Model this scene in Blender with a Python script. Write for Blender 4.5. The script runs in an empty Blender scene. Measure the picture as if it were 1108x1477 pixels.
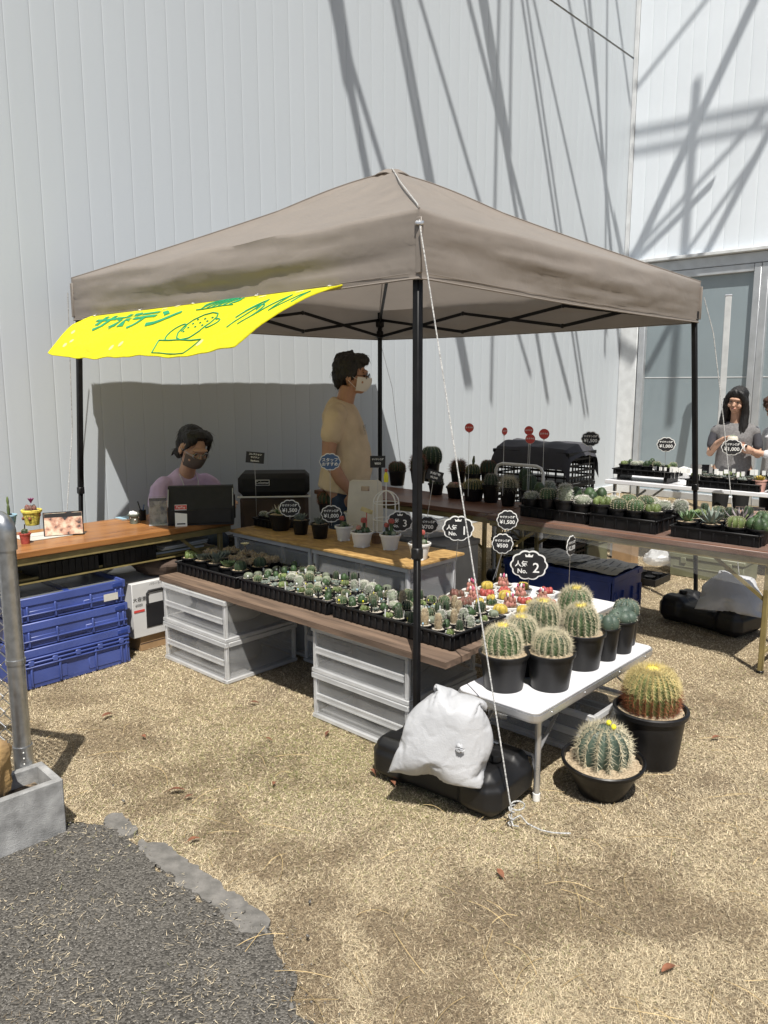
import bpy, bmesh, math, random
import numpy as np
from mathutils import Vector, Matrix, noise, Euler, Quaternion
R = math.radians
random.seed(7); rng = np.random.default_rng(7)
S = bpy.context.scene
col = S.collection

# ---------------------------------------------------------------- camera, sky, sun, exposure
CAMH, PITCH, FPX, CX, CY = 1.6, R(9.3), 1110.0, 554.0, 738.5
cam_d = bpy.data.cameras.new('camera'); cam = bpy.data.objects.new('camera', cam_d); col.objects.link(cam)
cam.location = (0, 0, CAMH); cam.rotation_euler = (R(90) - PITCH, 0, 0)
cam_d.sensor_fit = 'VERTICAL'; cam_d.sensor_height = 36.0; cam_d.lens = 36.0 * FPX / 1477.0
cam_d.clip_start = 0.05; cam_d.clip_end = 2000
S.camera = cam
SH = (-0.06, 0.58)                                   # ground shadow per metre of height
wd = bpy.data.worlds.new('World'); S.world = wd; wd.use_nodes = True
wn = wd.node_tree; bg = wn.nodes['Background']
sky = wn.nodes.new('ShaderNodeTexSky'); sky.sky_type = 'NISHITA'; sky.sun_disc = False
sky.sun_elevation = math.atan2(1, math.hypot(*SH)); sky.sun_rotation = math.atan2(-SH[0], -SH[1])
sky.air_density = 1.0; sky.dust_density = 1.5
wn.links.new(sky.outputs[0], bg.inputs[0]); bg.inputs[1].default_value = 0.058
sun_d = bpy.data.lights.new('sun', 'SUN'); sun = bpy.data.objects.new('sun', sun_d); col.objects.link(sun)
sun_d.energy = 5.0; sun_d.angle = R(0.5); sun_d.color = (1.0, 0.955, 0.88)
sun.rotation_euler = Vector((SH[0], SH[1], -1)).to_track_quat('-Z', 'Y').to_euler()
sun.location = (2, -8, 14)
S.view_settings.view_transform = 'Standard'; S.view_settings.look = 'None'
S.view_settings.exposure = 0.32; S.view_settings.gamma = 1.0
S.render.resolution_x = 768; S.render.resolution_y = 1024

# ---------------------------------------------------------------- pixel helpers (directions only) and the tent axes
def ray(x, y):
    a = (x - CX) / FPX; b = (CY - y) / FPX
    return Vector((a, math.cos(PITCH) + b * math.sin(PITCH), -math.sin(PITCH) + b * math.cos(PITCH)))
def gz(x, y, z=0.0):
    r = ray(x, y); t = (z - CAMH) / r.z
    return Vector((0, 0, CAMH)) + r * t
def gd(x, y, d):
    r = ray(x, y)
    return Vector((0, 0, CAMH)) + r * (d / r.y)
UX = Vector((.676, .737, 0)).normalized(); VX = Vector((-UX.y, UX.x, 0)); NP = Vector((.14, 3.19, 0))
ROT = math.atan2(UX.y, UX.x)
def AB(a, b, z=0.0):
    p = NP + UX * a + VX * b; return Vector((p.x, p.y, z))
def toab(p):
    d = Vector((p.x, p.y, 0)) - NP; return d.dot(UX), d.dot(VX)

# ---------------------------------------------------------------- object helpers
def tag(o, label=None, cat=None, group=None, kind=None):
    if label: o['label'] = label
    if cat: o['category'] = cat
    if group: o['group'] = group
    if kind: o['kind'] = kind
    return o
def thing(name, label, cat, loc=(0, 0, 0), rz=0.0, group=None):
    o = bpy.data.objects.new(name, None); col.objects.link(o)
    o.location = loc; o.rotation_euler = (0, 0, rz); o.empty_display_size = .05
    return tag(o, label, cat, group)
def copy_tree(o, parent=None):
    c = o.copy(); col.objects.link(c); c.parent = parent
    for ch in list(o.children): copy_tree(ch, c)
    return c

class MB:
    def __init__(s): s.v = []; s.f = []; s.m = []
    def add(s, V, F, mi=0):
        o = len(s.v); s.v.extend([tuple(p) for p in V])
        for f in F: s.f.append(tuple(i + o for i in f)); s.m.append(mi)
        return s
    def box(s, c, sz, bev=0.0, rot=None, mi=0):
        hx, hy, hz = sz[0] / 2, sz[1] / 2, sz[2] / 2
        bev = min(bev, hx * .95, hy * .95, hz * .95)
        V = []; F = []
        if bev <= 0:
            V = [Vector((x * hx, y * hy, z * hz)) for x in (-1, 1) for y in (-1, 1) for z in (-1, 1)]
            F = [(0, 1, 3, 2), (4, 6, 7, 5), (0, 4, 5, 1), (2, 3, 7, 6), (0, 2, 6, 4), (1, 5, 7, 3)]
        else:
            ix = {}
            for x in (-1, 1):
                for y in (-1, 1):
                    for z in (-1, 1):
                        for k in range(3):
                            p = [x * (hx - bev), y * (hy - bev), z * (hz - bev)]
                            p[k] = (x * hx, y * hy, z * hz)[k]
                            ix[(x, y, z, k)] = len(V); V.append(Vector(p))
            for k in range(3):
                i, j = [(1, 2), (2, 0), (0, 1)][k]
                for sg in (-1, 1):
                    q = []
                    for (p1, p2) in ((-1, -1), (1, -1), (1, 1), (-1, 1)):
                        t = [0, 0, 0]; t[k] = sg; t[i] = p1; t[j] = p2; q.append(ix[(*t, k)])
                    F.append(tuple(q) if sg > 0 else tuple(q[::-1]))
            for k in range(3):
                i, j = [(1, 2), (2, 0), (0, 1)][k]
                for p1 in (-1, 1):
                    for p2 in (-1, 1):
                        ta = [0, 0, 0]; ta[i] = p1; ta[j] = p2
                        tb = list(ta); ta[k] = -1; tb[k] = 1
                        q = (ix[(*ta, i)], ix[(*tb, i)], ix[(*tb, j)], ix[(*ta, j)])
                        F.append(q if p1 * p2 < 0 else q[::-1])
            for x in (-1, 1):
                for y in (-1, 1):
                    for z in (-1, 1):
                        q = tuple(ix[(x, y, z, k)] for k in range(3)); F.append(q if x * y * z > 0 else q[::-1])
        c = Vector(c)
        if rot is not None: V = [rot @ p for p in V]
        return s.add([p + c for p in V], F, mi)
    def bar(s, p, q, w, h=None, bev=0.0, mi=0, up=(0, 0, 1)):
        p = Vector(p); q = Vector(q); d = q - p; L = d.length
        if L < 1e-6: return s
        x = d / L; u = Vector(up)
        if abs(x.dot(u)) > .98: u = Vector((1, 0, 0))
        y = u.cross(x).normalized(); z = x.cross(y)
        M = Matrix((x, y, z)).transposed()
        return s.box((p + q) / 2, (L, w, h or w), bev, M, mi)
    def tube(s, pts, r, n=8, caps=True, closed=False, mi=0):
        P = [Vector(p) for p in pts]; m = len(P)
        rr = r if isinstance(r, (list, tuple)) else [r] * m
        V = []; prev = None
        for i in range(m):
            if closed: t = P[(i + 1) % m] - P[i - 1]
            else: t = P[min(i + 1, m - 1)] - P[max(i - 1, 0)]
            if t.length < 1e-9: t = Vector((0, 0, 1))
            t.normalize()
            if prev is None:
                a = Vector((0, 0, 1)) if abs(t.z) < .9 else Vector((1, 0, 0))
                prev = t.cross(a).normalized()
            e = prev - t * prev.dot(t)
            if e.length < 1e-6: e = t.cross(Vector((.3, .5, .8)))
            e.normalize(); prev = e; b = t.cross(e)
            ra = rr[i]; rx, ry = ra if isinstance(ra, (tuple, list)) else (ra, ra)
            for k in range(n):
                an = 2 * math.pi * k / n
                V.append(P[i] + e * (rx * math.cos(an)) + b * (ry * math.sin(an)))
        F = []
        for i in range(m if closed else m - 1):
            j = (i + 1) % m
            for k in range(n):
                l = (k + 1) % n
                F.append((i * n + k, i * n + l, j * n + l, j * n + k))
        if caps and not closed:
            F.append(tuple(range(n - 1, -1, -1))); F.append(tuple(range((m - 1) * n, m * n)))
        return s.add(V, F, mi)
    def lathe(s, prof, n=24, c=(0, 0, 0), mi=0, sx=1.0, sy=1.0):
        V = []; F = []; m = len(prof)
        for (r, z) in prof:
            for k in range(n):
                a = 2 * math.pi * k / n
                V.append((c[0] + r * math.cos(a) * sx, c[1] + r * math.sin(a) * sy, c[2] + z))
        for i in range(m - 1):
            for k in range(n):
                l = (k + 1) % n
                F.append((i * n + k, i * n + l, (i + 1) * n + l, (i + 1) * n + k))
        if prof[0][0] > 1e-6: F.append(tuple(range(n - 1, -1, -1)))
        if prof[-1][0] > 1e-6: F.append(tuple(range((m - 1) * n, m * n)))
        return s.add(V, F, mi)
    def grid(s, fn, nu, nv, wrap=False, mi=0):
        V = [fn(i / nu, j / nv) for j in range(nv + 1) for i in range(nu if wrap else nu + 1)]
        w = nu if wrap else nu + 1; F = []
        for j in range(nv):
            for i in range(nu):
                k = (i + 1) % w if wrap else i + 1
                F.append((j * w + i, j * w + k, (j + 1) * w + k, (j + 1) * w + i))
        return s.add(V, F, mi)
    def prism(s, out, h0, h1, fn=None, mi=0):
        n = len(out); fn = fn or (lambda x, y, h: (x, y, h))
        V = [fn(x, y, h0) for x, y in out] + [fn(x, y, h1) for x, y in out]
        F = [tuple(range(n - 1, -1, -1)), tuple(range(n, 2 * n))]
        for i in range(n):
            j = (i + 1) % n; F.append((i, j, n + j, n + i))
        return s.add(V, F, mi)
    def ell(s, c, r, n=12, rot=None, mi=0):
        r = r if isinstance(r, (tuple, list)) else (r, r, r); m = max(6, n // 2); c = Vector(c)
        V = [Vector((0, 0, -r[2]))]
        for j in range(1, m):
            ph = -math.pi / 2 + math.pi * j / m
            for k in range(n):
                a = 2 * math.pi * k / n
                V.append(Vector((r[0] * math.cos(ph) * math.cos(a), r[1] * math.cos(ph) * math.sin(a), r[2] * math.sin(ph))))
        V.append(Vector((0, 0, r[2])))
        F = []
        for k in range(n): F.append((0, 1 + (k + 1) % n, 1 + k))
        for j in range(m - 2):
            for k in range(n):
                l = (k + 1) % n; a = 1 + j * n
                F.append((a + k, a + l, a + n + l, a + n + k))
        b = 1 + (m - 2) * n; T = len(V) - 1
        for k in range(n): F.append((T, b + k, b + (k + 1) % n))
        if rot is not None: V = [rot @ p for p in V]
        return s.add([p + c for p in V], F, mi)
    def tri(s, a, b, c, mi=0): return s.add([a, b, c], [(0, 1, 2)], mi)
    def build(s, name, mat, parent=None, smooth=True, ang=40, kind=None):
        me = bpy.data.meshes.new(name); me.from_pydata(s.v, [], s.f)
        mats = mat if isinstance(mat, (list, tuple)) else [mat]
        for m_ in mats: me.materials.append(M[m_] if isinstance(m_, str) else m_)
        if len(mats) > 1: me.polygons.foreach_set('material_index', s.m)
        if smooth:
            me.polygons.foreach_set('use_smooth', [True] * len(me.polygons))
            me.set_sharp_from_angle(angle=R(ang))
        me.update()
        o = bpy.data.objects.new(name, me); col.objects.link(o)
        if parent is not None: o.parent = parent
        if kind: o['kind'] = kind
        return o
def world_build(mb, name, mat, root, **k):
    """mb holds world coordinates; store them relative to the (unrotated) root."""
    l = root.location; mb.v = [(p[0] - l.x, p[1] - l.y, p[2] - l.z) for p in mb.v]
    return mb.build(name, mat, root, **k)
TMP = bpy.data.scenes.new('tmp')
def tmp_eval(o):
    """evaluate one object alone (fast) and return its mesh"""
    TMP.collection.objects.link(o); vl = TMP.view_layers[0]; vl.update(); dg = vl.depsgraph; dg.update()
    me = bpy.data.meshes.new_from_object(o.evaluated_get(dg)); TMP.collection.objects.unlink(o); return me
def remesh(o, voxel, it=4, fac=.5):
    m = o.modifiers.new('r', 'REMESH'); m.mode = 'VOXEL'; m.voxel_size = voxel; m.use_smooth_shade = True
    m = o.modifiers.new('s', 'SMOOTH'); m.factor = fac; m.iterations = it
    par = o.parent; o.parent = None; me = tmp_eval(o); o.parent = par
    mats = list(o.data.materials); o.modifiers.clear(); o.data = me
    me.materials.clear()
    for k in mats: me.materials.append(k)
    me.polygons.foreach_set('material_index', [0] * len(me.polygons))
    me.polygons.foreach_set('use_smooth', [True] * len(me.polygons))
    return o
def displace(o, fn):
    me = o.data; n = len(me.vertices); a = np.empty(n * 3, np.float32); b = np.empty(n * 3, np.float32)
    me.vertices.foreach_get('co', a); me.vertex_normals.foreach_get('vector', b); a = a.reshape(-1, 3); b = b.reshape(-1, 3)
    d = np.array([fn(*c) for c in a.tolist()], np.float32); a += b * d[:, None]; me.vertices.foreach_set('co', a.ravel()); me.update()
TXT = {}
def text_mesh(body, size, bold=0.0):
    """lettering as flat faces in the x-y plane, centred on the origin"""
    key = (body, size, bold)
    if key in TXT: return TXT[key]
    cu = bpy.data.curves.new('t', 'FONT'); cu.body = body; cu.size = size; cu.align_x = 'CENTER'; cu.align_y = 'CENTER'
    cu.resolution_u = 2; cu.offset = bold
    o = bpy.data.objects.new('t', cu); me = tmp_eval(o)
    V = [v.co.copy() for v in me.vertices]; F = [tuple(p.vertices) for p in me.polygons]
    bpy.data.objects.remove(o); bpy.data.meshes.remove(me); bpy.data.curves.remove(cu)
    TXT[key] = (V, F); return V, F
def lettering(body, size, parent, fn, mat='white_print', name='lettering', bold=0.0):
    V, F = text_mesh(body, size, bold)
    return MB().add([fn(p.x, p.y) for p in V], F).build(name, mat, parent, smooth=False)

# ---------------------------------------------------------------- materials
M = {}
def mat(name, c, rough=.6, metal=0.0, var=.12, vs=8.0, bump=0.0, bs=60.0, alpha=1.0, spec=.5, coat=0.0, trans=0.0,
        c2=None, stretch=(1, 1, 1), obj_rand=0.0, attr=None, detail=4.0, sheen=0.0, rvar=.12, bdist=.01, crumple=None):
    m = bpy.data.materials.new(name); m.use_nodes = True; nt = m.node_tree; N = nt.nodes; L = nt.links
    b = N['Principled BSDF']; out = N['Material Output']
    tc = N.new('ShaderNodeTexCoord'); mp = N.new('ShaderNodeMapping'); mp.inputs['Scale'].default_value = stretch
    L.new(tc.outputs['Object'], mp.inputs[0])
    nz = N.new('ShaderNodeTexNoise'); nz.inputs['Scale'].default_value = vs; nz.inputs['Detail'].default_value = detail
    L.new(mp.outputs[0], nz.inputs[0])
    mx = N.new('ShaderNodeMix'); mx.data_type = 'RGBA'
    cd = c2 or tuple(max(0, k * (1 - 2 * var)) for k in c)
    cu = c if c2 else tuple(min(1, k * (1 + var)) for k in c)
    mx.inputs[6].default_value = (*cd, 1); mx.inputs[7].default_value = (*cu, 1)
    rp = N.new('ShaderNodeMapRange'); rp.inputs[1].default_value = .35; rp.inputs[2].default_value = .65
    L.new(nz.outputs[0], rp.inputs[0]); L.new(rp.outputs[0], mx.inputs[0])
    cs = mx.outputs[2]
    if attr:
        at = N.new('ShaderNodeAttribute'); at.attribute_name = attr
        mm = N.new('ShaderNodeMix'); mm.data_type = 'RGBA'; mm.blend_type = 'MULTIPLY'; mm.inputs[0].default_value = 1
        L.new(cs, mm.inputs[6]); L.new(at.outputs['Color'], mm.inputs[7]); cs = mm.outputs[2]
    if obj_rand:
        oi = N.new('ShaderNodeObjectInfo'); hs = N.new('ShaderNodeHueSaturation')
        r1 = N.new('ShaderNodeMapRange'); r1.inputs[3].default_value = 1 - obj_rand; r1.inputs[4].default_value = 1 + obj_rand
        L.new(oi.outputs['Random'], r1.inputs[0]); L.new(r1.outputs[0], hs.inputs['Value']); L.new(cs, hs.inputs['Color']); cs = hs.outputs[0]
    L.new(cs, b.inputs['Base Color'])
    rr = N.new('ShaderNodeMapRange'); rr.inputs[3].default_value = max(.02, rough - rvar); rr.inputs[4].default_value = min(1, rough + rvar)
    L.new(nz.outputs[0], rr.inputs[0]); L.new(rr.outputs[0], b.inputs['Roughness'])
    b.inputs['Metallic'].default_value = metal; b.inputs['Specular IOR Level'].default_value = spec
    b.inputs['Coat Weight'].default_value = coat; b.inputs['Alpha'].default_value = alpha
    if sheen: b.inputs['Sheen Weight'].default_value = sheen
    last = None
    if crumple:
        cs_, cst, cdi = crumple
        for q, (sc_, st_) in enumerate(((cs_, cst), (cs_ * 2.7, cst * .6))):
            wn2 = N.new('ShaderNodeTexNoise'); wn2.inputs['Scale'].default_value = sc_ * .8; wn2.inputs['Detail'].default_value = 3
            ad = N.new('ShaderNodeMix'); ad.data_type = 'RGBA'; ad.blend_type = 'LINEAR_LIGHT'; ad.inputs[0].default_value = .12 + .05 * q
            L.new(mp.outputs[0], wn2.inputs[0]); L.new(mp.outputs[0], ad.inputs[6]); L.new(wn2.outputs['Color'], ad.inputs[7])
            vo = N.new('ShaderNodeTexVoronoi'); vo.feature = 'DISTANCE_TO_EDGE'; vo.inputs['Scale'].default_value = sc_; L.new(ad.outputs[2], vo.inputs[0])
            cl = N.new('ShaderNodeMapRange'); cl.inputs[2].default_value = .22; cl.interpolation_type = 'SMOOTHSTEP'; L.new(vo.outputs['Distance'], cl.inputs[0])
            cb_ = N.new('ShaderNodeBump'); cb_.inputs['Strength'].default_value = st_; cb_.inputs['Distance'].default_value = cdi / (1 + q * 1.5); L.new(cl.outputs[0], cb_.inputs['Height'])
            if last: L.new(last.outputs[0], cb_.inputs['Normal'])
            last = cb_
        L.new(last.outputs[0], b.inputs['Normal'])
    if bump:
        n2 = N.new('ShaderNodeTexNoise'); n2.inputs['Scale'].default_value = bs; n2.inputs['Detail'].default_value = 5
        L.new(mp.outputs[0], n2.inputs[0])
        bp = N.new('ShaderNodeBump'); bp.inputs['Strength'].default_value = bump; bp.inputs['Distance'].default_value = bdist
        L.new(n2.outputs[0], bp.inputs['Height']); L.new(bp.outputs[0], b.inputs['Normal'])
        if last: L.new(last.outputs[0], bp.inputs['Normal'])
    if trans:
        tr = N.new('ShaderNodeBsdfTranslucent'); L.new(cs, tr.inputs[0])
        ms = N.new('ShaderNodeMixShader'); ms.inputs[0].default_value = trans
        L.new(b.outputs[0], ms.inputs[1]); L.new(tr.outputs[0], ms.inputs[2]); L.new(ms.outputs[0], out.inputs[0])
    M[name] = m; return m
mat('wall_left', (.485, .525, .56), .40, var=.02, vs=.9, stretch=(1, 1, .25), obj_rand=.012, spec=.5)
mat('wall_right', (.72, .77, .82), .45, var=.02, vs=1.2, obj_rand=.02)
mat('wall_dark', (.10, .105, .11), .6)
mat('flashing', (.62, .64, .65), .4, var=.06)
mat('frame_alu', (.50, .52, .54), .35, metal=.5, var=.05)
mat('glass_film', (.24, .29, .315), .12, var=.05, vs=.7, spec=.6, coat=.6, rvar=.03)
mat('tent_cloth', (.325, .285, .25), .42, var=.02, vs=5, bump=.05, bs=16, trans=.32, spec=.45, bdist=.01, crumple=(2.2, .22, .010))
mat('black_metal', (.007, .007, .008), .45, var=.2, vs=14, spec=.25)
mat('black_plastic', (.010, .010, .011), .40, var=.25, vs=9, bump=.06, bs=40, obj_rand=.25, spec=.32)
mat('weight_plastic', (.007, .007, .008), .5, var=.3, vs=6, bump=.15, bs=90, bdist=.002)
mat('steel_galv', (.46, .47, .48), .33, metal=.9, var=.08, vs=30, bump=.04, bs=60)
mat('alu', (.62, .63, .65), .3, metal=.8, var=.06, vs=10)
mat('white_print', (.78, .78, .76), .6, var=.02)
mat('black_print', (.015, .015, .017), .55, var=.1)
mat('red_print', (.55, .06, .05), .55, var=.05)
mat('pink_print', (.60, .34, .28), .55, var=.1)
mat('navy_print', (.06, .12, .26), .55, var=.1)
mat('orange_print', (.62, .30, .12), .55, var=.05)
mat('banner_yellow', (.86, .82, .03), .6, var=.03, trans=.35, spec=.2, crumple=(4.0, .30, .012))
mat('banner_green', (.03, .36, .17), .6, var=.05, trans=.2, spec=.2)
mat('banner_white', (.85, .85, .55), .6, var=.02, trans=.5)
mat('rope_white', (.62, .62, .60), .8, var=.35, vs=160, c2=(.22, .22, .22))
mat('sandbag', (.55, .56, .58), .5, var=.08, vs=5, bump=.3, bs=170, bdist=.002, trans=.12, spec=.35, crumple=(8.0, .20, .008))
mat('wood_laminate', (.36, .165, .055), .32, c2=(.22, .09, .028), vs=3.2, stretch=(1, 9, 9), detail=8, bump=.03, spec=.35)
mat('wood_red', (.20, .095, .055), .45, c2=(.12, .055, .034), vs=2.5, stretch=(9, 1, 9), detail=8)
mat('plank_old', (.20, .135, .095), .8, c2=(.085, .058, .042), vs=3, stretch=(12, .8, 12), detail=9, bump=.4, bs=30, bdist=.004)
mat('osb', (.46, .29, .105), .65, c2=(.27, .155, .05), vs=38, stretch=(1, .45, 1), detail=3, bump=.25, bs=50, bdist=.003)
mat('khaki_metal', (.22, .175, .07), .45, var=.12, vs=12)
mat('wood_stand', (.20, .12, .07), .65, c2=(.11, .065, .04), vs=3, stretch=(9, 9, 1), detail=7)
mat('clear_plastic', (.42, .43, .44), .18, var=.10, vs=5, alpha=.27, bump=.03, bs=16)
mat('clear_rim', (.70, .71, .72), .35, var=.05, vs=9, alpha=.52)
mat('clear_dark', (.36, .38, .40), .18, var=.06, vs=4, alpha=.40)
mat('clear_sheet', (.55, .56, .56), .08, var=.1, vs=7, alpha=.12, bump=.25, bs=9, spec=.5, bdist=.02)
mat('blue_crate', (.055, .085, .29), .42, var=.08, vs=7, obj_rand=.06)
mat('blue_dark', (.018, .042, .21), .42, var=.1, vs=7)
mat('table_white', (.74, .74, .76), .35, var=.03, vs=5)
mat('white_plastic', (.72, .72, .70), .35, var=.03, vs=9, obj_rand=.04)
mat('white_paint', (.75, .74, .70), .4, var=.04)
mat('cream_plastic', (.62, .57, .48), .45, var=.05)
mat('grey_box', (.34, .35, .35), .5, var=.06)
mat('carton', (.58, .58, .58), .7, var=.04, vs=5)
mat('cardboard', (.36, .23, .12), .8, var=.1, vs=7)
mat('olive_box', (.15, .155, .095), .5, var=.08, vs=6)
mat('paper', (.60, .58, .53), .8, var=.06, vs=12, trans=.1)
mat('concrete', (.34, .34, .335), .9, var=.2, vs=14, bump=.7, bs=260, detail=8, bdist=.004)
mat('rock', (.42, .27, .11), .85, c2=(.20, .13, .07), vs=9, bump=.8, bs=26, detail=9, bdist=.012)
mat('soil', (.16, .12, .08), .95, var=.4, vs=60, bump=.8, bs=120, bdist=.004)
mat('gravel', (.50, .40, .27), .9, c2=(.26, .20, .13), vs=120, detail=2, bump=1.0, bs=170, bdist=.004)
mat('grit_pale', (.55, .50, .42), .9, c2=(.28, .25, .20), vs=220, detail=2, bump=.8, bs=260, bdist=.003)
mat('leaf_brown', (.23, .095, .05), .7, var=.2, vs=40, obj_rand=.25)
# living things
mat('cactus_green', (.040, .082, .028), .55, var=.3, vs=20, obj_rand=.3)
mat('cactus_dark', (.030, .055, .024), .6, var=.25, vs=20, obj_rand=.15)
mat('cactus_blue', (.080, .115, .085), .55, c2=(.045, .07, .055), vs=14)
mat('cactus_pale', (.19, .215, .155), .65, var=.25, vs=40, obj_rand=.35)
mat('cactus_lime', (.11, .15, .045), .55, var=.25, vs=30, obj_rand=.3)
mat('cactus_tan', (.30, .23, .14), .7, var=.25, vs=60, obj_rand=.12)
mat('succ_grey', (.16, .195, .165), .55, var=.25, vs=25, obj_rand=.3)
mat('succ_brown', (.22, .16, .10), .6, var=.25, vs=30, obj_rand=.15)
mat('succ_green', (.10, .17, .07), .5, var=.2, vs=25, obj_rand=.12)
mat('succ_violet', (.22, .19, .20), .55, var=.2, vs=25)
mat('moon_red', (.40, .075, .06), .5, var=.2, vs=40)
mat('moon_pink', (.50, .20, .17), .55, c2=(.24, .13, .08), vs=45)
mat('moon_yellow', (.58, .42, .07), .55, c2=(.30, .24, .05), vs=40)
mat('moon_dark', (.20, .075, .06), .6, c2=(.08, .05, .03), vs=50)
mat('spine_gold', (.62, .51, .24), .5, var=.15, vs=30)
mat('spine_pale', (.62, .56, .40), .55, var=.15, vs=30)
mat('spine_white', (.72, .70, .64), .7, var=.1, vs=60)
mat('spine_red', (.24, .085, .035), .6, var=.25, vs=30)
mat('spine_grey', (.30, .27, .22), .7, var=.2, vs=40)
mat('wool_yellow', (.80, .66, .12), .8, var=.2, vs=60, bump=.6, bs=160, bdist=.004)
mat('bead_yellow', (.75, .70, .03), .35); mat('bead_blue', (.35, .55, .68), .3); mat('bead_white', (.8, .8, .8), .3)
mat('flower_pink', (.58, .12, .22), .6); mat('flower_cream', (.75, .68, .45), .6); mat('flower_violet', (.28, .03, .16), .6)
# people
mat('skin', (.54, .325, .225), .5, var=.05, vs=14, spec=.35)
mat('skin_dark', (.40, .22, .145), .5, var=.05, vs=14, spec=.35)
mat('hair_black', (.010, .009, .009), .55, var=.3, vs=40, bump=.6, bs=30, stretch=(6, 6, .6), bdist=.004)
mat('hair_brown', (.075, .035, .022), .42, var=.3, vs=40, bump=.6, bs=30, stretch=(6, 6, .6), bdist=.004)
mat('lips', (.38, .13, .10), .45); mat('teeth', (.75, .73, .68), .35); mat('eye', (.012, .009, .008), .15)
mat('shirt_beige', (.57, .455, .315), .85, var=.07, vs=7, bump=.35, bs=11, bdist=.012)
mat('shirt_lilac', (.52, .39, .55), .85, var=.06, vs=8, bump=.35, bs=13, bdist=.010)
mat('vest_grey', (.17, .165, .165), .85, var=.12, vs=60, bump=.3, bs=16, bdist=.008)
mat('sleeve_dark', (.055, .055, .065), .85, var=.08)
mat('jeans', (.035, .055, .095), .85, var=.15, vs=30); mat('trousers_black', (.012, .012, .013), .8)
mat('shirt_white', (.60, .60, .60), .8, var=.05)
mat('mask_white', (.66, .64, .62), .7, var=.04); mat('mask_grey', (.105, .085, .08), .75, var=.06)
mat('fabric_black', (.014, .014, .015), .8, var=.2, vs=20); mat('fabric_brown', (.075, .05, .038), .85, var=.15)
mat('fabric_grey', (.22, .22, .22), .85, var=.1)
# ================================================================ the ground
def ground_mat():
    m = bpy.data.materials.new('dry_turf'); m.use_nodes = True; nt = m.node_tree; N = nt.nodes; L = nt.links; b = N['Principled BSDF']
    g = N.new('ShaderNodeNewGeometry')
    n1 = N.new('ShaderNodeTexNoise'); n1.inputs['Scale'].default_value = 95; n1.inputs['Detail'].default_value = 6; n1.inputs['Roughness'].default_value = .7
    n2 = N.new('ShaderNodeTexNoise'); n2.inputs['Scale'].default_value = 2.6; n2.inputs['Detail'].default_value = 8
    for n in (n1, n2): L.new(g.outputs['Position'], n.inputs[0])
    r1 = N.new('ShaderNodeValToRGB'); e = r1.color_ramp.elements
    e[0].position = .33; e[0].color = (.085, .066, .045, 1); e[1].position = .62; e[1].color = (.42, .335, .215, 1)
    L.new(n1.outputs[0], r1.inputs[0])
    r2 = N.new('ShaderNodeMapRange'); r2.inputs[1].default_value = .52; r2.inputs[2].default_value = .66
    L.new(n2.outputs[0], r2.inputs[0])
    mx = N.new('ShaderNodeMix'); mx.data_type = 'RGBA'; mx.inputs[7].default_value = (.17, .135, .10, 1)
    mu = N.new('ShaderNodeMath'); mu.operation = 'MULTIPLY'; mu.inputs[1].default_value = .5; L.new(r2.outputs[0], mu.inputs[0])
    L.new(mu.outputs[0], mx.inputs[0]); L.new(r1.outputs[0], mx.inputs[6]); L.new(mx.outputs[2], b.inputs['Base Color'])
    b.inputs['Roughness'].default_value = .95; b.inputs['Specular IOR Level'].default_value = .1
    bp = N.new('ShaderNodeBump'); bp.inputs['Strength'].default_value = .9; bp.inputs['Distance'].default_value = .01
    L.new(n1.outputs[0], bp.inputs['Height']); L.new(bp.outputs[0], b.inputs['Normal'])
    M['dry_turf'] = m
ground_mat()
def asphalt_mat():
    m = bpy.data.materials.new('asphalt'); m.use_nodes = True; nt = m.node_tree; N = nt.nodes; L = nt.links; b = N['Principled BSDF']
    g = N.new('ShaderNodeNewGeometry')
    v = N.new('ShaderNodeTexVoronoi'); v.inputs['Scale'].default_value = 150; L.new(g.outputs['Position'], v.inputs[0])
    n2 = N.new('ShaderNodeTexNoise'); n2.inputs['Scale'].default_value = 3; n2.inputs['Detail'].default_value = 7; L.new(g.outputs['Position'], n2.inputs[0])
    r1 = N.new('ShaderNodeValToRGB'); e = r1.color_ramp.elements
    e[0].color = (.05, .047, .042, 1); e[1].color = (.23, .215, .19, 1); e[1].position = .9
    L.new(v.outputs['Color'], r1.inputs[0])
    mx = N.new('ShaderNodeMix'); mx.data_type = 'RGBA'; mx.blend_type = 'MULTIPLY'; mx.inputs[0].default_value = .6
    L.new(r1.outputs[0], mx.inputs[6]); L.new(n2.outputs[0], mx.inputs[7]); L.new(mx.outputs[2], b.inputs['Base Color'])
    b.inputs['Roughness'].default_value = .9; b.inputs['Specular IOR Level'].default_value = .25
    bp = N.new('ShaderNodeBump'); bp.inputs['Strength'].default_value = 1; bp.inputs['Distance'].default_value = .006; bp.invert = True
    L.new(v.outputs['Distance'], bp.inputs['Height']); L.new(bp.outputs[0], b.inputs['Normal'])
    M['asphalt'] = m
asphalt_mat()
mat('kerb_concrete', (.20, .19, .175), .9, c2=(.12, .115, .105), vs=24, bump=.7, bs=120, detail=8, bdist=.003)

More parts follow.
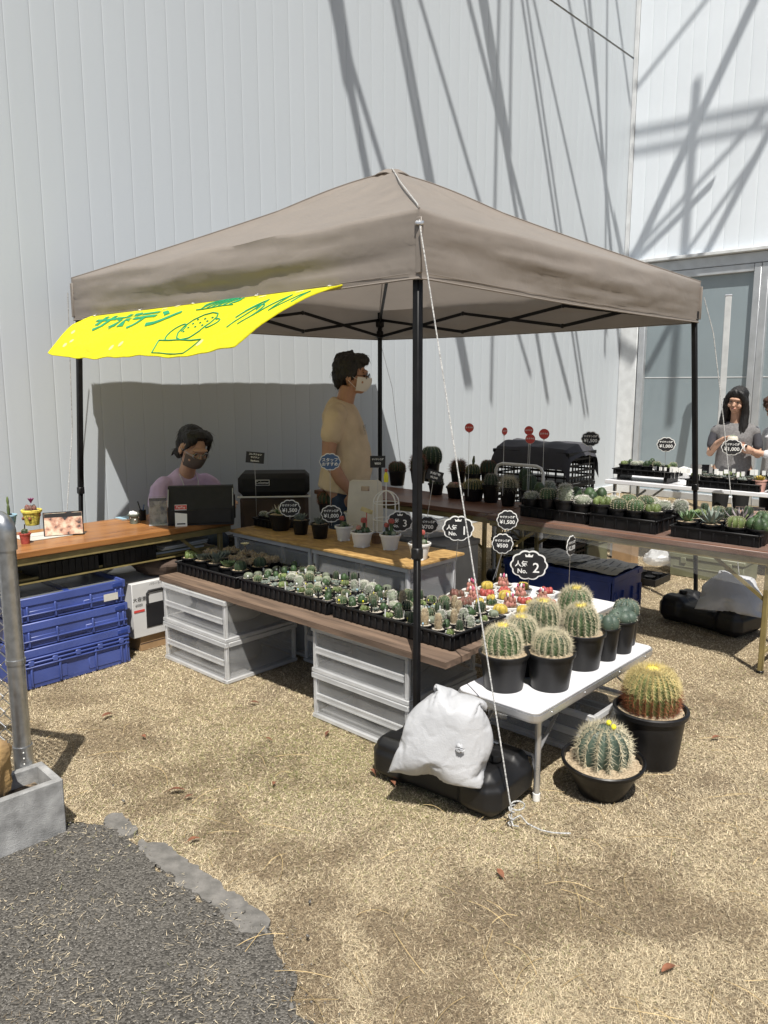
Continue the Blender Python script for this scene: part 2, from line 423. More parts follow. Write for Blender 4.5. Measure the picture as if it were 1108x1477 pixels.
# edge of the asphalt (world x, y), grass lies to the right of it
EDGE = [(-9, 4.4), (-3, 2.9), (-1.143, 2.60), (-.98, 2.59), (-.846, 2.44), (-.587, 2.20), (-.36, 2.05), (-.25, 1.85), (-.19, 1.66), (-.12, 1.35), (.1, .4), (.5, -1.5), (2.0, -8), (3, -40)]
def edge_x(y):
    for (x0, y0), (x1, y1) in zip(EDGE, EDGE[1:]):
        if y1 <= y <= y0:
            t = (y - y0) / (y1 - y0); return x0 + (x1 - x0) * t
    return -99 if y > EDGE[0][1] else 3
def und(x, y): return .010 * noise.noise((x * 1.1, y * 1.1, 3)) + .004 * noise.noise((x * 5, y * 5, 1))
g = MB()
xs = [-400, -60, -14] + list(np.arange(-6, 8.01, .12)) + [14, 60, 400]; ys = [-400, -40, -6] + list(np.arange(0, 12.01, .12)) + [20, 60, 400]
V = [(x, y, und(x, y) if (-6 <= x <= 8 and 0 <= y <= 12) else 0.0) for y in ys for x in xs]; w = len(xs)
F = [(j * w + i, j * w + i + 1, (j + 1) * w + i + 1, (j + 1) * w + i) for j in range(len(ys) - 1) for i in range(w - 1)]
tag(g.add(V, F).build('ground', 'dry_turf'), kind='structure')
# asphalt sheet with a ragged edge
E2 = []
for (x0, y0), (x1, y1) in zip(EDGE, EDGE[1:]):
    n = max(2, int(math.hypot(x1 - x0, y1 - y0) / .025)) if y0 < 3 and y1 > .3 else 2
    for k in range(n):
        t = k / n; x = x0 + (x1 - x0) * t; y = y0 + (y1 - y0) * t
        jx = (.03 * noise.noise((x * 14, y * 14, 0)) + .015 * noise.noise((x * 50, y * 50, 5))) if n > 2 else 0
        E2.append((x + jx, y + jx))
E2.append(EDGE[-1])
A = MB(); nE = len(E2)
A.add([(x, y, .017) for x, y in E2] + [(-60, y if k else 40, .017) for k, (x, y) in enumerate(E2)], [(k, k + nE, k + nE + 1, k + 1) for k in range(nE - 1)])
tag(A.build('asphalt_path', 'asphalt', smooth=False), kind='structure')
# concrete edging slabs, half buried between asphalt and turf
for k, (p, q, wd_) in enumerate((((-1.03, 2.66), (-.90, 2.53), .07), ((-.86, 2.50), (-.33, 2.02), .085))):
    p = Vector((*p, 0)); q = Vector((*q, 0)); d = (q - p).normalized(); nrm = Vector((-d.y, d.x, 0)); n = 60; out = []
    for side in (1, -1):
        for i in range(n + 1):
            t = i / n if side > 0 else 1 - i / n; pp = p + (q - p) * t
            fall = min(1, 6 * min(t, 1 - t) + .25)
            ww = wd_ / 2 * fall + .022 * noise.noise((pp.x * 22, pp.y * 22, side * 3)) + .014 * noise.noise((pp.x * 70, pp.y * 70, side * 5)); o = pp + nrm * ww * side; out.append((o.x, o.y))
    tag(MB().prism(out, -.05, .0182).build('kerb_slab', 'kerb_concrete', smooth=False), kind='structure')

# dry grass blades (one mass of stuff)
WEAR = []
for (wpx, wpy, wr, ws) in ((85, 1035, .22, .5), (120, 1075, .20, .5), (250, 1125, .20, .8), (270, 1150, .14, .7), (300, 1205, .16, .8), (345, 1245, .16, .8), (380, 1290, .15, .7), (520, 1400, .16, .7), (620, 1440, .18, .7), (760, 1290, .20, .28), (860, 1240, .20, .25), (480, 1330, .12, .5), (1000, 1330, .25, .35), (460, 1460, .15, .7)):
    wp9 = gz(wpx, wpy); WEAR.append((wp9.x, wp9.y, wr, ws))
def blades(name, n, dmin, dmax, lmin, lmax, wmin, wmax, tilt, seed, kindmat, keep):
    r = np.random.default_rng(seed)
    d = dmin * (dmax / dmin) ** r.random(n); x = (r.random(n) * 2 - 1) * (d * .56 + .15); y = d
    ok = keep(x, y); x = x[ok]; y = y[ok]; n = len(x)
    an = r.random(n) * 2 * np.pi; ti = R(tilt[0]) + r.random(n) * R(tilt[1] - tilt[0])
    ln = lmin + r.random(n) ** 1.5 * (lmax - lmin); wd = wmin + r.random(n) * (wmax - wmin); wd = wd * np.clip(y / 2.4, .8, 2.2)
    z0 = np.array([und(a, b) for a, b in zip(x, y)]) + r.random(n) * .006
    dx = np.cos(an); dy = np.sin(an)
    P = np.empty((n, 3, 3), np.float32)
    P[:, 0] = np.stack([x - dy * wd / 2, y + dx * wd / 2, z0], 1); P[:, 1] = np.stack([x + dy * wd / 2, y - dx * wd / 2, z0], 1)
    P[:, 2] = np.stack([x + dx * ln * np.cos(ti), y + dy * ln * np.cos(ti), z0 + ln * np.sin(ti)], 1)
    me = bpy.data.meshes.new(name); me.vertices.add(3 * n); me.vertices.foreach_set('co', P.ravel())
    me.loops.add(3 * n); me.loops.foreach_set('vertex_index', np.arange(3 * n, dtype=np.int32))
    me.polygons.add(n); me.polygons.foreach_set('loop_start', np.arange(0, 3 * n, 3, dtype=np.int32))
    me.update(calc_edges=True)
    # colour of the blade itself: straw, darker dead thatch, some living green
    gmask = np.array([noise.noise((a * .9 + 4, b * .9, 2)) + .5 * noise.noise((a * 3, b * 3, 7)) for a, b in zip(x, y)])
    dmask = np.array([noise.noise((a * 2.1, b * 2.1, 9)) + .9 * noise.noise((a * 6, b * 6, 4)) for a, b in zip(x, y)])
    wear = np.zeros(n)
    for (wx, wy, wr, ws) in WEAR: wear += 1.0 * ws * np.exp(-(((x - wx) ** 2 + ((y - wy) * .8) ** 2) / wr ** 2)) * (.7 + .8 * dmask)
    front = np.exp(-(((x + .15) / .75) ** 2 + ((y - 3.15) / .55) ** 2))
    c = np.ones((n, 4), np.float32); base = np.array([.90, .765, .53]); v = .32 + .85 * r.random(n)
    c[:, :3] = base[None] * v[:, None]
    grn = r.random(n) < np.clip(.02 + .16 * gmask + .45 * front, .01, .55); c[grn, :3] = np.array([.34, .35, .14])[None] * (.6 + .6 * r.random(grn.sum()))[:, None]
    drk = r.random(n) < np.clip(.10 + .8 * dmask + wear, .05, .80); c[drk, :3] *= np.array([.40, .365, .35])
    at = me.color_attributes.new('tint', 'FLOAT_COLOR', 'POINT'); at.data.foreach_set('color', np.repeat(c, 3, 0).ravel())
    me.materials.append(M[kindmat]); o = bpy.data.objects.new(name, me); col.objects.link(o); return o
mat('blade', (1, 1, 1), .7, var=.05, attr='tint', trans=.15, spec=.25)
exv = np.vectorize(edge_x)
def on_grass(x, y):
    wob = .05 * np.sin(x * 31 + y * 17) + .03 * np.sin(x * 77 - y * 53)
    k = x > exv(y) + wob * .6 - .16 * (np.abs(np.sin(x * 911 + y * 577)) ** 5)
    # bare slab stays mostly bare
    px, py = x + .60, y - 2.27; s_ = px * .741 + py * -.671; t_ = px * .671 + py * .741
    bare = (np.abs(s_) < .33) & (np.abs(t_) < .034)
    return k & ~(bare & (np.sin(x * 313 + y * 217) < .55))
tag(blades('dry_grass', 640000, 1.55, 8.0, .008, .025, .0011, .0021, (3, 34), 3, 'blade', on_grass),
    'short straw coloured dry grass covering the lawn', 'grass', kind='stuff')
tag(blades('straw_litter', 9500, 1.5, 2.75, .008, .030, .0014, .0028, (-2, 14), 5, 'blade', lambda x, y: (x < exv(y) + .05) & (np.sin(x * 9 + 2 * np.sin(y * 7)) * np.sin(y * 8 + 2 * np.sin(x * 6)) + .35 * np.sin(x * 733 + y * 391) > -.25)),
    'loose straw bits scattered on the asphalt', 'straw', kind='stuff').location.z = .020
# long dry runners lying on the turf
rn = MB(); r_ = random.Random(4)
for k in range(230):
    d = 1.6 + 1.9 * r_.random() ** 1.3; x = (r_.random() * 2 - 1) * .56 * d
    if x < edge_x(d) - .25: continue
    if x < .2 and r_.random() < .55: continue
    an = r_.random() * 6.28; L_ = .05 + .16 * r_.random(); cv = (r_.random() - .5) * 1.6; P = []
    for i in range(7):
        t = i / 6; a2 = an + cv * t; x += math.cos(a2) * L_ / 6; d += math.sin(a2) * L_ / 6
        P.append((x, d, und(x, d) + .012 + .010 * math.sin(3.14 * t)))
    rn.tube(P, .0009, 3, caps=False)
mat('runner', (.50, .37, .18), .7, var=.2, vs=30)
tag(rn.build('dry_runners', 'runner'), 'long dry grass runners lying loose on the lawn', 'straw', kind='stuff')
# chippings worked loose on the asphalt
ch = MB(); r_ = random.Random(9); OC = [(1, 0, 0), (-1, 0, 0), (0, 1, 0), (0, -1, 0), (0, 0, .7), (0, 0, -.7)]
OF = [(0, 2, 4), (2, 1, 4), (1, 3, 4), (3, 0, 4), (2, 0, 5), (1, 2, 5), (3, 1, 5), (0, 3, 5)]
for k in range(11000):
    d = 1.5 + 1.25 * r_.random(); x = -.58 * d + r_.random() * (.58 * d + .05)
    if x > edge_x(d) - .01 + (.14 * r_.random() ** 1.5 if r_.random() < .35 else 0): continue
    s_ = .002 + .0035 * r_.random() ** 2; a = r_.random() * 3.14; sq = .6 + .5 * r_.random(); ca, sa = math.cos(a), math.sin(a)
    ch.add([(x + s_ * (p[0] * ca - p[1] * sa * sq), d + s_ * (p[0] * sa + p[1] * ca * sq), .018 + s_ * p[2] * .7 + s_ * .15) for p in OC], OF)
mat('chipping', (.245, .23, .205), .85, c2=(.06, .056, .05), vs=330, detail=1)
tag(ch.build('asphalt_chippings', 'chipping', smooth=False), 'dark stone chippings in the worn asphalt surface', 'gravel', kind='stuff')
for k in range(22):                                                       # single stones
    px, py = ((84, 1376), (72, 1395), (168, 1160), (300, 1330), (345, 1340), (125, 1215), (290, 1325), (360, 1345), (168, 1420), (380, 1460), (440, 1380), (474, 1330))[k % 12]
    px += (k // 12) * 37 - 30 + r_.random() * 40; py += (k // 12) * 23 - 20
    p = gz(px, py); s_ = .004 + .006 * r_.random()
    m = MB().ell((0, 0, 0), (s_, s_ * .7, s_ * .5), 8, Euler((r_.random(), r_.random(), r_.random() * 6)).to_matrix())
    m.v = [(a * (1 + .5 * noise.noise((a * 300, b * 300, k))), b * (1 + .4 * noise.noise((a * 200, c * 300, k))), c) for a, b, c in m.v]
    o = m.build('pebble', 'kerb_concrete' if k % 3 == 0 else 'chipping'); o.location = (p.x, p.y, .02 + s_ * .35)
    tag(o, 'pale grey pebble lying among the straw by the asphalt' if k % 3 == 0 else 'dark stone lying loose by the asphalt edge', 'pebble', 'pale loose pebbles' if k % 3 == 0 else 'dark loose stones')
# fallen leaves
for k, (px, py, sc) in enumerate(((155, 1037, 1.1), (208, 1067, .7), (255, 1147, 1.2), (273, 1155, .6), (280, 1219, .9), (387, 1071, .7), (367, 1018, .8), (324, 985, .8), (722, 1269, .8), (964, 1409, 1.0), (1033, 1069, .9), (473, 1062, .8), (538, 1118, .9), (567, 1134, .8), (395, 1135, .6), (796, 1073, .9))):
    m = MB(); L_ = .028 * sc; n = 7
    def lf(u, v): 
        w = .42 * L_ * math.sin(math.pi * min(.97, u * .95 + .03)) ** .8 * (v - .5) * 2
        return ((u - .5) * 2 * L_, w, .004 + .35 * abs(w) + .18 * L_ * math.cos((u - .4) * 3))
    m.grid(lf, n, 4); m.tube([(-L_, 0, .004), (-L_ * 1.5, .002, .003)], .0007, 4)
    p = gz(px, py); o = m.build('fallen_leaf', 'leaf_brown'); o.location = (p.x, p.y, und(p.x, p.y) + .016); o.rotation_euler = (random.uniform(-.25, .25), random.uniform(-.2, .2), random.random() * 6.28)
    tag(o, 'curled rust brown fallen leaf on the dry lawn', 'leaf', 'fallen leaves on the lawn')

# ================================================================ the building (left wall along UX at b=WB, right wall along VX at a=WA)
WB, WA, HT = 3.245, 8.52, 16.0; ZS = 6.12
bl = thing('metal_clad_building', 'tall building clad in pale grey metal panels with a glazed front in the corner', 'building', AB(WA, WB, 0), ROT)
# local: x along UX (left wall runs to -x), y along VX (right wall runs to -y)
def panel_mesh(w, h, mtl, nm):
    m = MB(); g_ = .0003; n = 5; prof = [(g_, .0020), (g_ + .0025, .0006)] + [(g_ + .008 + (w - 2 * g_ - .016) * i / n, -.0007 * math.sin(math.pi * i / n)) for i in range(n + 1)] + [(w - g_ - .0025, .0006), (w - g_, .0020)]
    V = [(x, y, z) for z in (0, h) for x, y in prof]; k = len(prof)
    m.add(V, [(i, i + 1, k + i + 1, k + i) for i in range(k - 1)]); o = m.build(nm, mtl, bl, ang=25); return o
PW = .1675; nP = 86
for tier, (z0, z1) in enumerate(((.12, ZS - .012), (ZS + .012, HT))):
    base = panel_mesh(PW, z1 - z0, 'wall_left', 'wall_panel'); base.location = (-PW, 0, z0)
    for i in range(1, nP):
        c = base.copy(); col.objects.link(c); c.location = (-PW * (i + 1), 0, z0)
MB().box((-PW * nP / 2, .09, HT / 2), (PW * nP + .02, .14, HT)).build('wall_core', 'flashing', bl, smooth=False)
MB().box((-PW * nP / 2, -.004, .06), (PW * nP, .05, .118), .004).build('plinth', 'flashing', bl)
MB().box((-PW * nP / 2, .0, HT + .05), (PW * nP + .1, .3, .1), .01).build('roof_flashing', 'flashing', bl)
# right wall: panels above a header, glazing below
ZH = 3.33; RW = 5.2; PW2 = .19
base = None
for i in range(int(RW / PW2)):
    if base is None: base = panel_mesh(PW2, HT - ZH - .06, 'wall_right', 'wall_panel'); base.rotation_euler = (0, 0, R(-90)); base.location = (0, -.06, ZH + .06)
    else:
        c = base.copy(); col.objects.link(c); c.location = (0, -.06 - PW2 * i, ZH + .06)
MB().box((.10, -RW / 2, (HT + ZH) / 2), (.13, RW, HT - ZH)).build('wall_core', 'wall_dark', bl, smooth=False)
MB().box((-.012, -.03, (HT + .1) / 2 + .06), (.03, .055, HT - .1), .004).build('corner_trim', 'flashing', bl)
MB().box((-.035, -RW / 2, ZH + .02), (.16, RW, .045), .006).build('header_flashing', 'flashing', bl)
MB().box((.03, -RW / 2, ZH - .075), (.10, RW - .01, .14), .006).build('header_beam', 'frame_alu', bl)
MB().box((.03, -.14, (ZH - .15) / 2 + .01), (.12, .26, ZH - .16), .008).build('corner_pilaster', 'flashing', bl)
yy = -.29
for i, wdt in enumerate((1.62, 1.62, 1.5)):
    zt = ZH - .15
    wf = MB()
    wf.box((.02, yy - .045, zt / 2), (.11, .09, zt), .006); wf.box((.02, yy - wdt + .045, zt / 2), (.11, .09, zt), .006)
    wf.box((.02, yy - wdt / 2, zt - .05), (.10, wdt - .185, .10), .006); wf.box((.02, yy - wdt / 2, .05), (.10, wdt - .185, .10), .006)
    wo = wf.build('window', 'frame_alu', bl)
    MB().box((.045, yy - wdt / 2, zt / 2), (.012, wdt - .17, zt - .18)).build('pane', 'glass_film', wo, smooth=False)
    MB().box((.036, yy - wdt / 2, 1.72), (.004, wdt - .19, .012)).build('glazing_line', 'flashing', wo, smooth=False)
    yy -= wdt + .004
for i in (0, 1):
    MB().box((.02, -.05 - i * .0, .06), (.05, .02, .12)).build('sill_end', 'flashing', bl)

# ---- steelwork hung off the building above the picture: its members throw the criss-cross shadows on the walls
st = thing('steel_lattice_frame', 'steel lattice frame bracketed off the building high above the stall', 'steel frame', AB(WA - 2.5, WB - 2.5, 0), 0)
def wall_hit(px, py, left=True):
    r = ray(px, py); o = Vector((0, 0, CAMH)); n = VX if left else UX
    p0 = AB(WA, WB); t = (p0 - o).dot(n) / r.dot(n); return o + r * t
def up_sun(p, off, left=True):
    k = Vector((SH[0], SH[1], 0)).dot(VX if left else UX); d = off / k
    return p - Vector((SH[0], SH[1], -1)) * d
OFFL, OFFR = 2.4, 2.4
def member(p0, p1, w, left, ext=(0, 0)):
    A_ = wall_hit(*p0, left); B_ = wall_hit(*p1, left); d = B_ - A_
    A_ = A_ - d.normalized() * ext[0]; B_ = B_ + d.normalized() * ext[1]
    off = OFFL if left else OFFR
    A_ = up_sun(A_, off, left); B_ = up_sun(B_, off, left)
    m = MB().bar(A_, B_, w, .022, up=VX if left else UX); world_build(m, 'beam', 'steel_galv', st, smooth=False)
LW = [((480, 0), (531, 258), .10, .8), ((492, 45), (557, 258), .07, 1.0), ((486, 0), (505, 125), .17, 0), ((567, 0), (617, 262), .075, 2.2), ((575, 0), (624, 262), .075, 2.2),
      ((606, 0), (692, 292), .055, 2.2), ((676, 0), (754, 307), .075, 2.6), ((693, 0), (744, 303), .08, 2.4), ((700, 0), (735, 215), .11, 0), ((720, 0), (714, 300), .04, 2.2), ((738, 0), (735, 240), .04, 0),
      ((753, 0), (802, 325), .06, 2.6), ((760, 0), (808, 325), .055, 2.6), ((770, 0), (846, 345), .05, 1.4), ((820, 0), (893, 356), .055, 2.4), ((850, 0), (881, 356), .09, 2.2), ((843, 0), (868, 190), .05, 0), ((876, 0), (874, 300), .04, 2), ((889, 0), (909, 150), .06, 0)]
for p0, p1, w_, ex in LW: member(p0, p1, w_, True, (2.2, ex))
RWS = .55
RWL = [((1088, 0), (916, 368), .22, (2, .8)), ((1003, 150), (986, 374), .19, (.3, 2.2)), ((910, 193), (1108, 154), .17, (0, 2.0)), ((910, 221), (1108, 182), .15, (0, 2.0)), ((1150, 112), (946, 330), .09, (.5, 1.2)), ((1125, 160), (1016, 370), .17, (.8, 1.6)), ((1050, 280), (1000, 350), .09, (.6, 1.0)), ((1019, 0), (914, 132), .075, (1.5, 0))]
for p0, p1, w_, ex in RWL: member(p0, p1, w_ * RWS, False, ex)
# top chords and brackets back to the walls, all above the view
m = MB(); zc = 15.6
m.bar(AB(1.0, WB - OFFL, zc), AB(WA - .5, WB - OFFL, zc), .18); world_build(m, 'chord', 'steel_galv', st, smooth=False)
m = MB(); m.bar(AB(WA - OFFR, WB - .6, zc - .3), AB(WA - OFFR, WB - 4.6, zc - .3), .18); world_build(m, 'chord', 'steel_galv', st, smooth=False)
for a in (1.4, 4.2, 7.2):
    m = MB(); m.bar(AB(a, WB - OFFL, zc), AB(a, WB + .02, zc), .14); world_build(m, 'bracket', 'steel_galv', st, smooth=False)
for b in (WB - 1.6, WB - 4.2):
    m = MB(); m.bar(AB(WA - OFFR, b, zc - .3), AB(WA + .02, b, zc - .3), .14); world_build(m, 'bracket', 'steel_galv', st, smooth=False)

# ================================================================ the tent
SD = 2.95; ZE, ZV, ZP = 2.29, 2.025, 2.97
tent = thing('canopy_tent', 'taupe pop-up canopy tent with black legs over the plant stall', 'tent', AB(0, 0, 0), ROT)
C4 = [Vector((0, 0, 0)), Vector((SD, 0, 0)), Vector((SD, SD, 0)), Vector((0, SD, 0))]
PK = Vector((SD / 2, SD / 2, ZP))
cv = MB(); HEM = []; RDG = []
def side(k):
    A_, B_ = C4[k], C4[(k + 1) % 4]; nrm = Vector(((B_ - A_).y, -(B_ - A_).x, 0)).normalized(); e = B_ - A_
    NT, NV = 22, 16
    def fn(s_, q):
        t = q * (NT + NV); fade = math.sin(math.pi * s_) ** .35 if 0 < s_ < 1 else 0
        if t <= NT:
            t = t / NT; p = A_ + e * s_
            p = PK + (Vector((p.x, p.y, ZE)) - PK) * t
            sag = -.055 * math.sin(math.pi * t) * (.35 + .65 * fade) + .035 * math.sin(math.pi * min(1, t / .35)) * (1 - t)
            near = max(0, (t - .6) / .4)
            wr = .014 * noise.noise((s_ * 5 + k * 7, t * 4, 2)) * fade + .016 * near * fade * noise.noise((s_ * 7 + k * 3, t * 9, 5))
            p.z += sag * .7 + wr
            p += nrm * (.03 * near * fade * noise.noise((s_ * 4, k, 1)) * (1 if t < 1 else 1)); return p
        t = (t - NT) / NV; p = A_ + e * s_; zb = ZV - .012 * math.sin(math.pi * s_)
        p.z = ZE + (zb - ZE) * t + .016 * fade * noise.noise((s_ * 7 + k * 3, 9, 5)) * (1 - t) + .014 * noise.noise((s_ * 5 + k * 7, 4, 2)) * fade * (1 - t)
        cdist = min(s_, 1 - s_) * SD
        gath = math.exp(-cdist / .14) * .005 * math.sin(t * 46) * min(1, cdist / .03)
        bulge = .022 * math.sin(math.pi * min(1, .12 + t)) * fade
        fold = .022 * noise.noise((s_ * 2.3 + k * 11 + t * 1.2, t * 3.2 - s_ * 1.5, 3)) + .008 * noise.noise((s_ * 5.5 + k, t * 11 + s_ * 4, 8)) + .007 * abs(noise.noise((s_ * 16 + t * 6, t * 9 - s_ * 13, 4)))
        p += nrm * ((bulge + fold * (.35 + .65 * math.sin(math.pi * t)) + .012 * t) * fade + gath + .03 * near0(s_)); return p
    def near0(s_): return 0
    cv.grid(lambda s_, q: fn(s_, q), 72, NT + NV)
    HEM.append([fn(i / 72, 1.0) for i in range(73)]); HEM.append([fn(i / 72, 1.0) + Vector((0, 0, .022)) + nrm * .0025 for i in range(1, 72)]); RDG.append([fn(0.0, i / 40 * NT / (NT + NV)) + Vector((0, 0, .003)) for i in range(41)])
for k in range(4): side(k)
cvo = cv.build('canopy', 'tent_cloth', tent, ang=60)
for i, P in enumerate(HEM): MB().tube(P, .0042 if i % 2 == 0 else .0014, 5).build('hem' if i % 2 == 0 else 'hem_stitch', 'tent_cloth', cvo)
for P in RDG: MB().tube(P, .0035, 5).build('ridge_seam', 'tent_cloth', cvo)
# hem, cap over the peak, corner webbing
for k in range(4):
    A_, B_ = C4[k], C4[(k + 1) % 4]
    MB().bar(Vector((A_.x, A_.y, ZE - .03)), Vector((A_.x, A_.y, ZV + .02)), .030, .012, .003).build('corner_webbing', 'tent_cloth', tent)
cp = MB()
for k in range(4):
    a0 = Vector((C4[k].x - SD / 2, C4[k].y - SD / 2, 0)).normalized() * .155; a1 = Vector((C4[(k + 1) % 4].x - SD / 2, C4[(k + 1) % 4].y - SD / 2, 0)).normalized() * .155
    pk = PK + Vector((0, 0, .012))
    cp.grid(lambda s_, t: pk + (a0 + (a1 - a0) * s_) * t + Vector((0, 0, -.068 * t + .030 * t * math.sin(math.pi * s_) + .012 * math.sin(math.pi * t))), 8, 5)
cp.build('peak_cap', 'tent_cloth', tent)
splay = {0: (0, 0), 1: (.10, -.16), 2: (0, 0), 3: (-.10, .09)}
for k in range(4):
    c = C4[k]; inn = Vector((SD / 2 - c.x, SD / 2 - c.y, 0)).normalized() * .045; top = Vector((c.x, c.y, ZE - .02)) + inn
    sp = splay[k]; wsp = Vector((sp[0], 0, 0))
    ft = Vector((c.x, c.y, 0)) + inn
    if k == 0: top = Vector((.059, .057, ZE - .02)); ft = Vector((-.16, -.14, 0))
    if k == 1: ft += Vector((UX.dot(Vector((.16, 0, 0))), VX.dot(Vector((.16, 0, 0))), 0))
    if k == 3: ft += Vector((UX.dot(Vector((-.12, 0, 0))), VX.dot(Vector((-.12, 0, 0))), 0))
    zj = .92 if k == 0 else .90
    J = ft + (top - ft) * (zj / top.z)
    lg = MB().bar(J, top, .033, .033, .004).build('leg', 'black_metal', tent)
    MB().bar(ft, J + (top - J).normalized() * .05, .025, .025, .003).build('inner_leg', 'black_metal', lg)
    MB().box(J, (.040, .040, .05), .006).build('lock_collar', 'black_plastic', lg)
    MB().box(ft + Vector((0, 0, .006)), (.09, .09, .012), .003).build('foot_plate', 'black_metal', lg)
    MB().box(top + Vector((0, 0, -.10)), (.06, .06, .07), .008).build('corner_bracket', 'black_plastic', lg)
    MB().box(ft + (top - ft) * (2.07 / top.z), (.050, .050, .07), .008).build('slider', 'black_plastic', lg)
    A_, B_ = C4[k], C4[(k + 1) % 4]; nrm = Vector((-(B_ - A_).y, (B_ - A_).x, 0)).normalized()
    pt = lambda s_, z, o=0.0: Vector((A_.x, A_.y, z)) + (B_ - A_) * (.02 + .96 * s_) + nrm * (.05 + o)
    zs = [(2.19, 1.99), (2.19, 2.0), (2.19, 2.0), (2.19, 1.99)]
    for i in range(3):
        s0, s1 = i / 3, (i + 1) / 3
        MB().bar(pt(s0, 2.20), pt(s1, 2.05), .013, .024).build('truss_bar', 'black_metal', tent, smooth=False)
        MB().bar(pt(s0, 2.05, .014), pt(s1, 2.20, .014), .013, .024).build('truss_bar', 'black_metal', tent, smooth=False)
        if i:
            MB().ell(pt(s0, 2.20, .007), .018, 8).build('truss_joint', 'black_plastic', tent); MB().ell(pt(s0, 2.05, .007), .018, 8).build('truss_joint', 'black_plastic', tent)
    cc = Vector((SD / 2, SD / 2, 2.46))
    MB().bar(top + Vector((0, 0, -.08)), cc, .02, .028).build('roof_strut', 'black_metal', tent, smooth=False)
MB().tube([(SD / 2, SD / 2, 2.40), (SD / 2, SD / 2, ZP - .02)], .016, 8).build('centre_pole', 'black_metal', tent)
MB().box((0, -.0, ZE - .055), (.035, .035, .016), .004, Matrix.Rotation(R(45), 3, 'Z')).build('corner_buckle', 'alu', tent)

def rope(pts, label, r=.0029, twist=True, extra=None):
    root = Vector(pts[-1]); P = [Vector(p) - root for p in pts]; Q = []
    for a, b in zip(P, P[1:]):
        n = max(2, int((b - a).length / .03))
        Q += [a + (b - a) * (i / n) for i in range(n)]
    Q.append(P[-1])
    m = MB(); m.tube(Q, r, 6)
    if extra:
        for e in extra: m.tube([Vector(p) - root for p in e], r, 6)
    o = m.build('guy_rope', 'rope_white'); o.location = root
    return tag(o, label, 'rope')
# near corner rope with its knot and loose tail
t0 = AB(-.02, -.02, ZE - .07); g0 = gz(738, 1172, .06)
lp = []
for i in range(15):
    a = i / 14 * 2 * math.pi; lp.append(g0 + Vector((.022 + .026 * math.cos(a + 2.6) , .004, .025 + .018 * math.sin(a + 2.6))))
kn = [g0 + Vector((.011 * math.cos(i * 1.3), .008 * math.sin(i * 1.3), .03 - .011 * i * .55)) for i in range(14)]
e1 = gz(822, 1212) + Vector((0, 0, .022)); tail = [g0 + Vector((0, 0, -.03))] + [g0.lerp(e1, t) + Vector((.01 * math.sin(t * 9), .012 * math.sin(t * 7), 0)) for t in (.12, .25, .4, .55, .7, .85, 1)]
for i, p in enumerate(tail[1:]): p.z = max(.022, .05 - .03 * i)
tail2 = [g0 + Vector((0, 0, -.03)), g0 + Vector((.004, -.02, -.04)), gz(748, 1200) + Vector((0, 0, .022))]
rope([t0, t0.lerp(g0, .5) + Vector((0, 0, -.008)), g0, g0 + Vector((.0, -.005, -.045))], 'white guy rope from the front tent corner past the sandbag, knotted below', extra=[lp, kn, tail, tail2])
tl = AB(-.02, SD + .02, ZE - .09); rope([tl, tl.lerp(gd(90, 790, 5.45), .5) + Vector((.05, 0, -.02)), gz(86, 905)+Vector((0,0,.012))], 'white guy rope hanging down beside the tent leg behind the wooden counter')
tr_ = AB(SD + .02, -.02, ZE - .10); rope([tr_, gd(1029, 480, 5.35), gd(1043, 600, 5.3), gd(1057, 740, 5.2), gz(1072, 890) + Vector((0, 0, .012))], 'white guy rope from the tent corner in front of the glazed wall')
rope([AB(SD, SD, ZV), gd(566, 560, 7.5), gd(577, 660, 7.55), gz(584, 745)+Vector((0,0,.012))], 'thin guy line at the rear tent leg by the grey wall', r=.002)
m = MB(); m.tube([PK + Vector((0, 0, .016)), PK + Vector((-.05, -.05, .0)), Vector((SD / 2 - .6, SD / 2 - .6, 2.70)), Vector((.06, .06, ZE + .035)), Vector((-.01, -.01, ZE - .05))], .003, 5); m.build('ridge_cord', 'rope_white', tent)

# ================================================================ yellow banner tied under the left hand valance and blown out by the wind
bn = thing('cloth_banner', 'bright yellow cloth banner with green lettering blown out under the tent edge', 'banner', AB(0, 0, 0), 0)
TL, TR = AB(-.005, 2.68, ZV + .01), AB(-.005, .42, ZV + .012)
BLc, BRc = gd(70, 509, 4.72), gd(338, 500, 3.42)
def ban(u, v, off=0.0):
    top = TL.lerp(TR, u); bot = BLc.lerp(BRc, u)
    p = top.lerp(bot, v)
    p += Vector((0, 0, -.040 * math.sin(math.pi * u) * v - .008 * math.sin(3 * math.pi * u) * v + .04 * math.sin(math.pi * v)))
    p += Vector((0, 0, 1)) * (.018 * noise.noise((u * 6, v * 3, 2)) + .010 * noise.noise((u * 14, v * 5, 7))) * v
    return p + Vector((0, 0, off))
m = MB(); m.grid(lambda u, v: ban(u, v), 60, 20); world_build(m, 'cloth', 'banner_yellow', bn)
hm = MB(); hm.tube([ban(i / 60, 1.0) for i in range(61)], .004, 5); hm.tube([ban(0, i / 20) for i in range(21)], .004, 5); hm.tube([ban(1, i / 20) for i in range(21)], .004, 5); world_build(hm, 'hem', 'banner_yellow', bn)
for u_ in (.02, .26, .50, .74, .97):
    e0 = ban(u_, .035); ey = MB(); ey.tube([e0 + Vector((.010 * math.cos(i * .785), .010 * math.sin(i * .785), .003)) for i in range(8)], .003, 5, closed=True); world_build(ey, 'eyelet', 'alu', bn)
    tc = MB(); tc.tube([e0, e0 + Vector((0, 0, .03)) + UX * .02, e0 + Vector((0, 0, .06)) + UX * .05], .002, 5); world_build(tc, 'tie_cord', 'rope_white', bn)
def on_ban(x, y): return ban(x, y, .005)
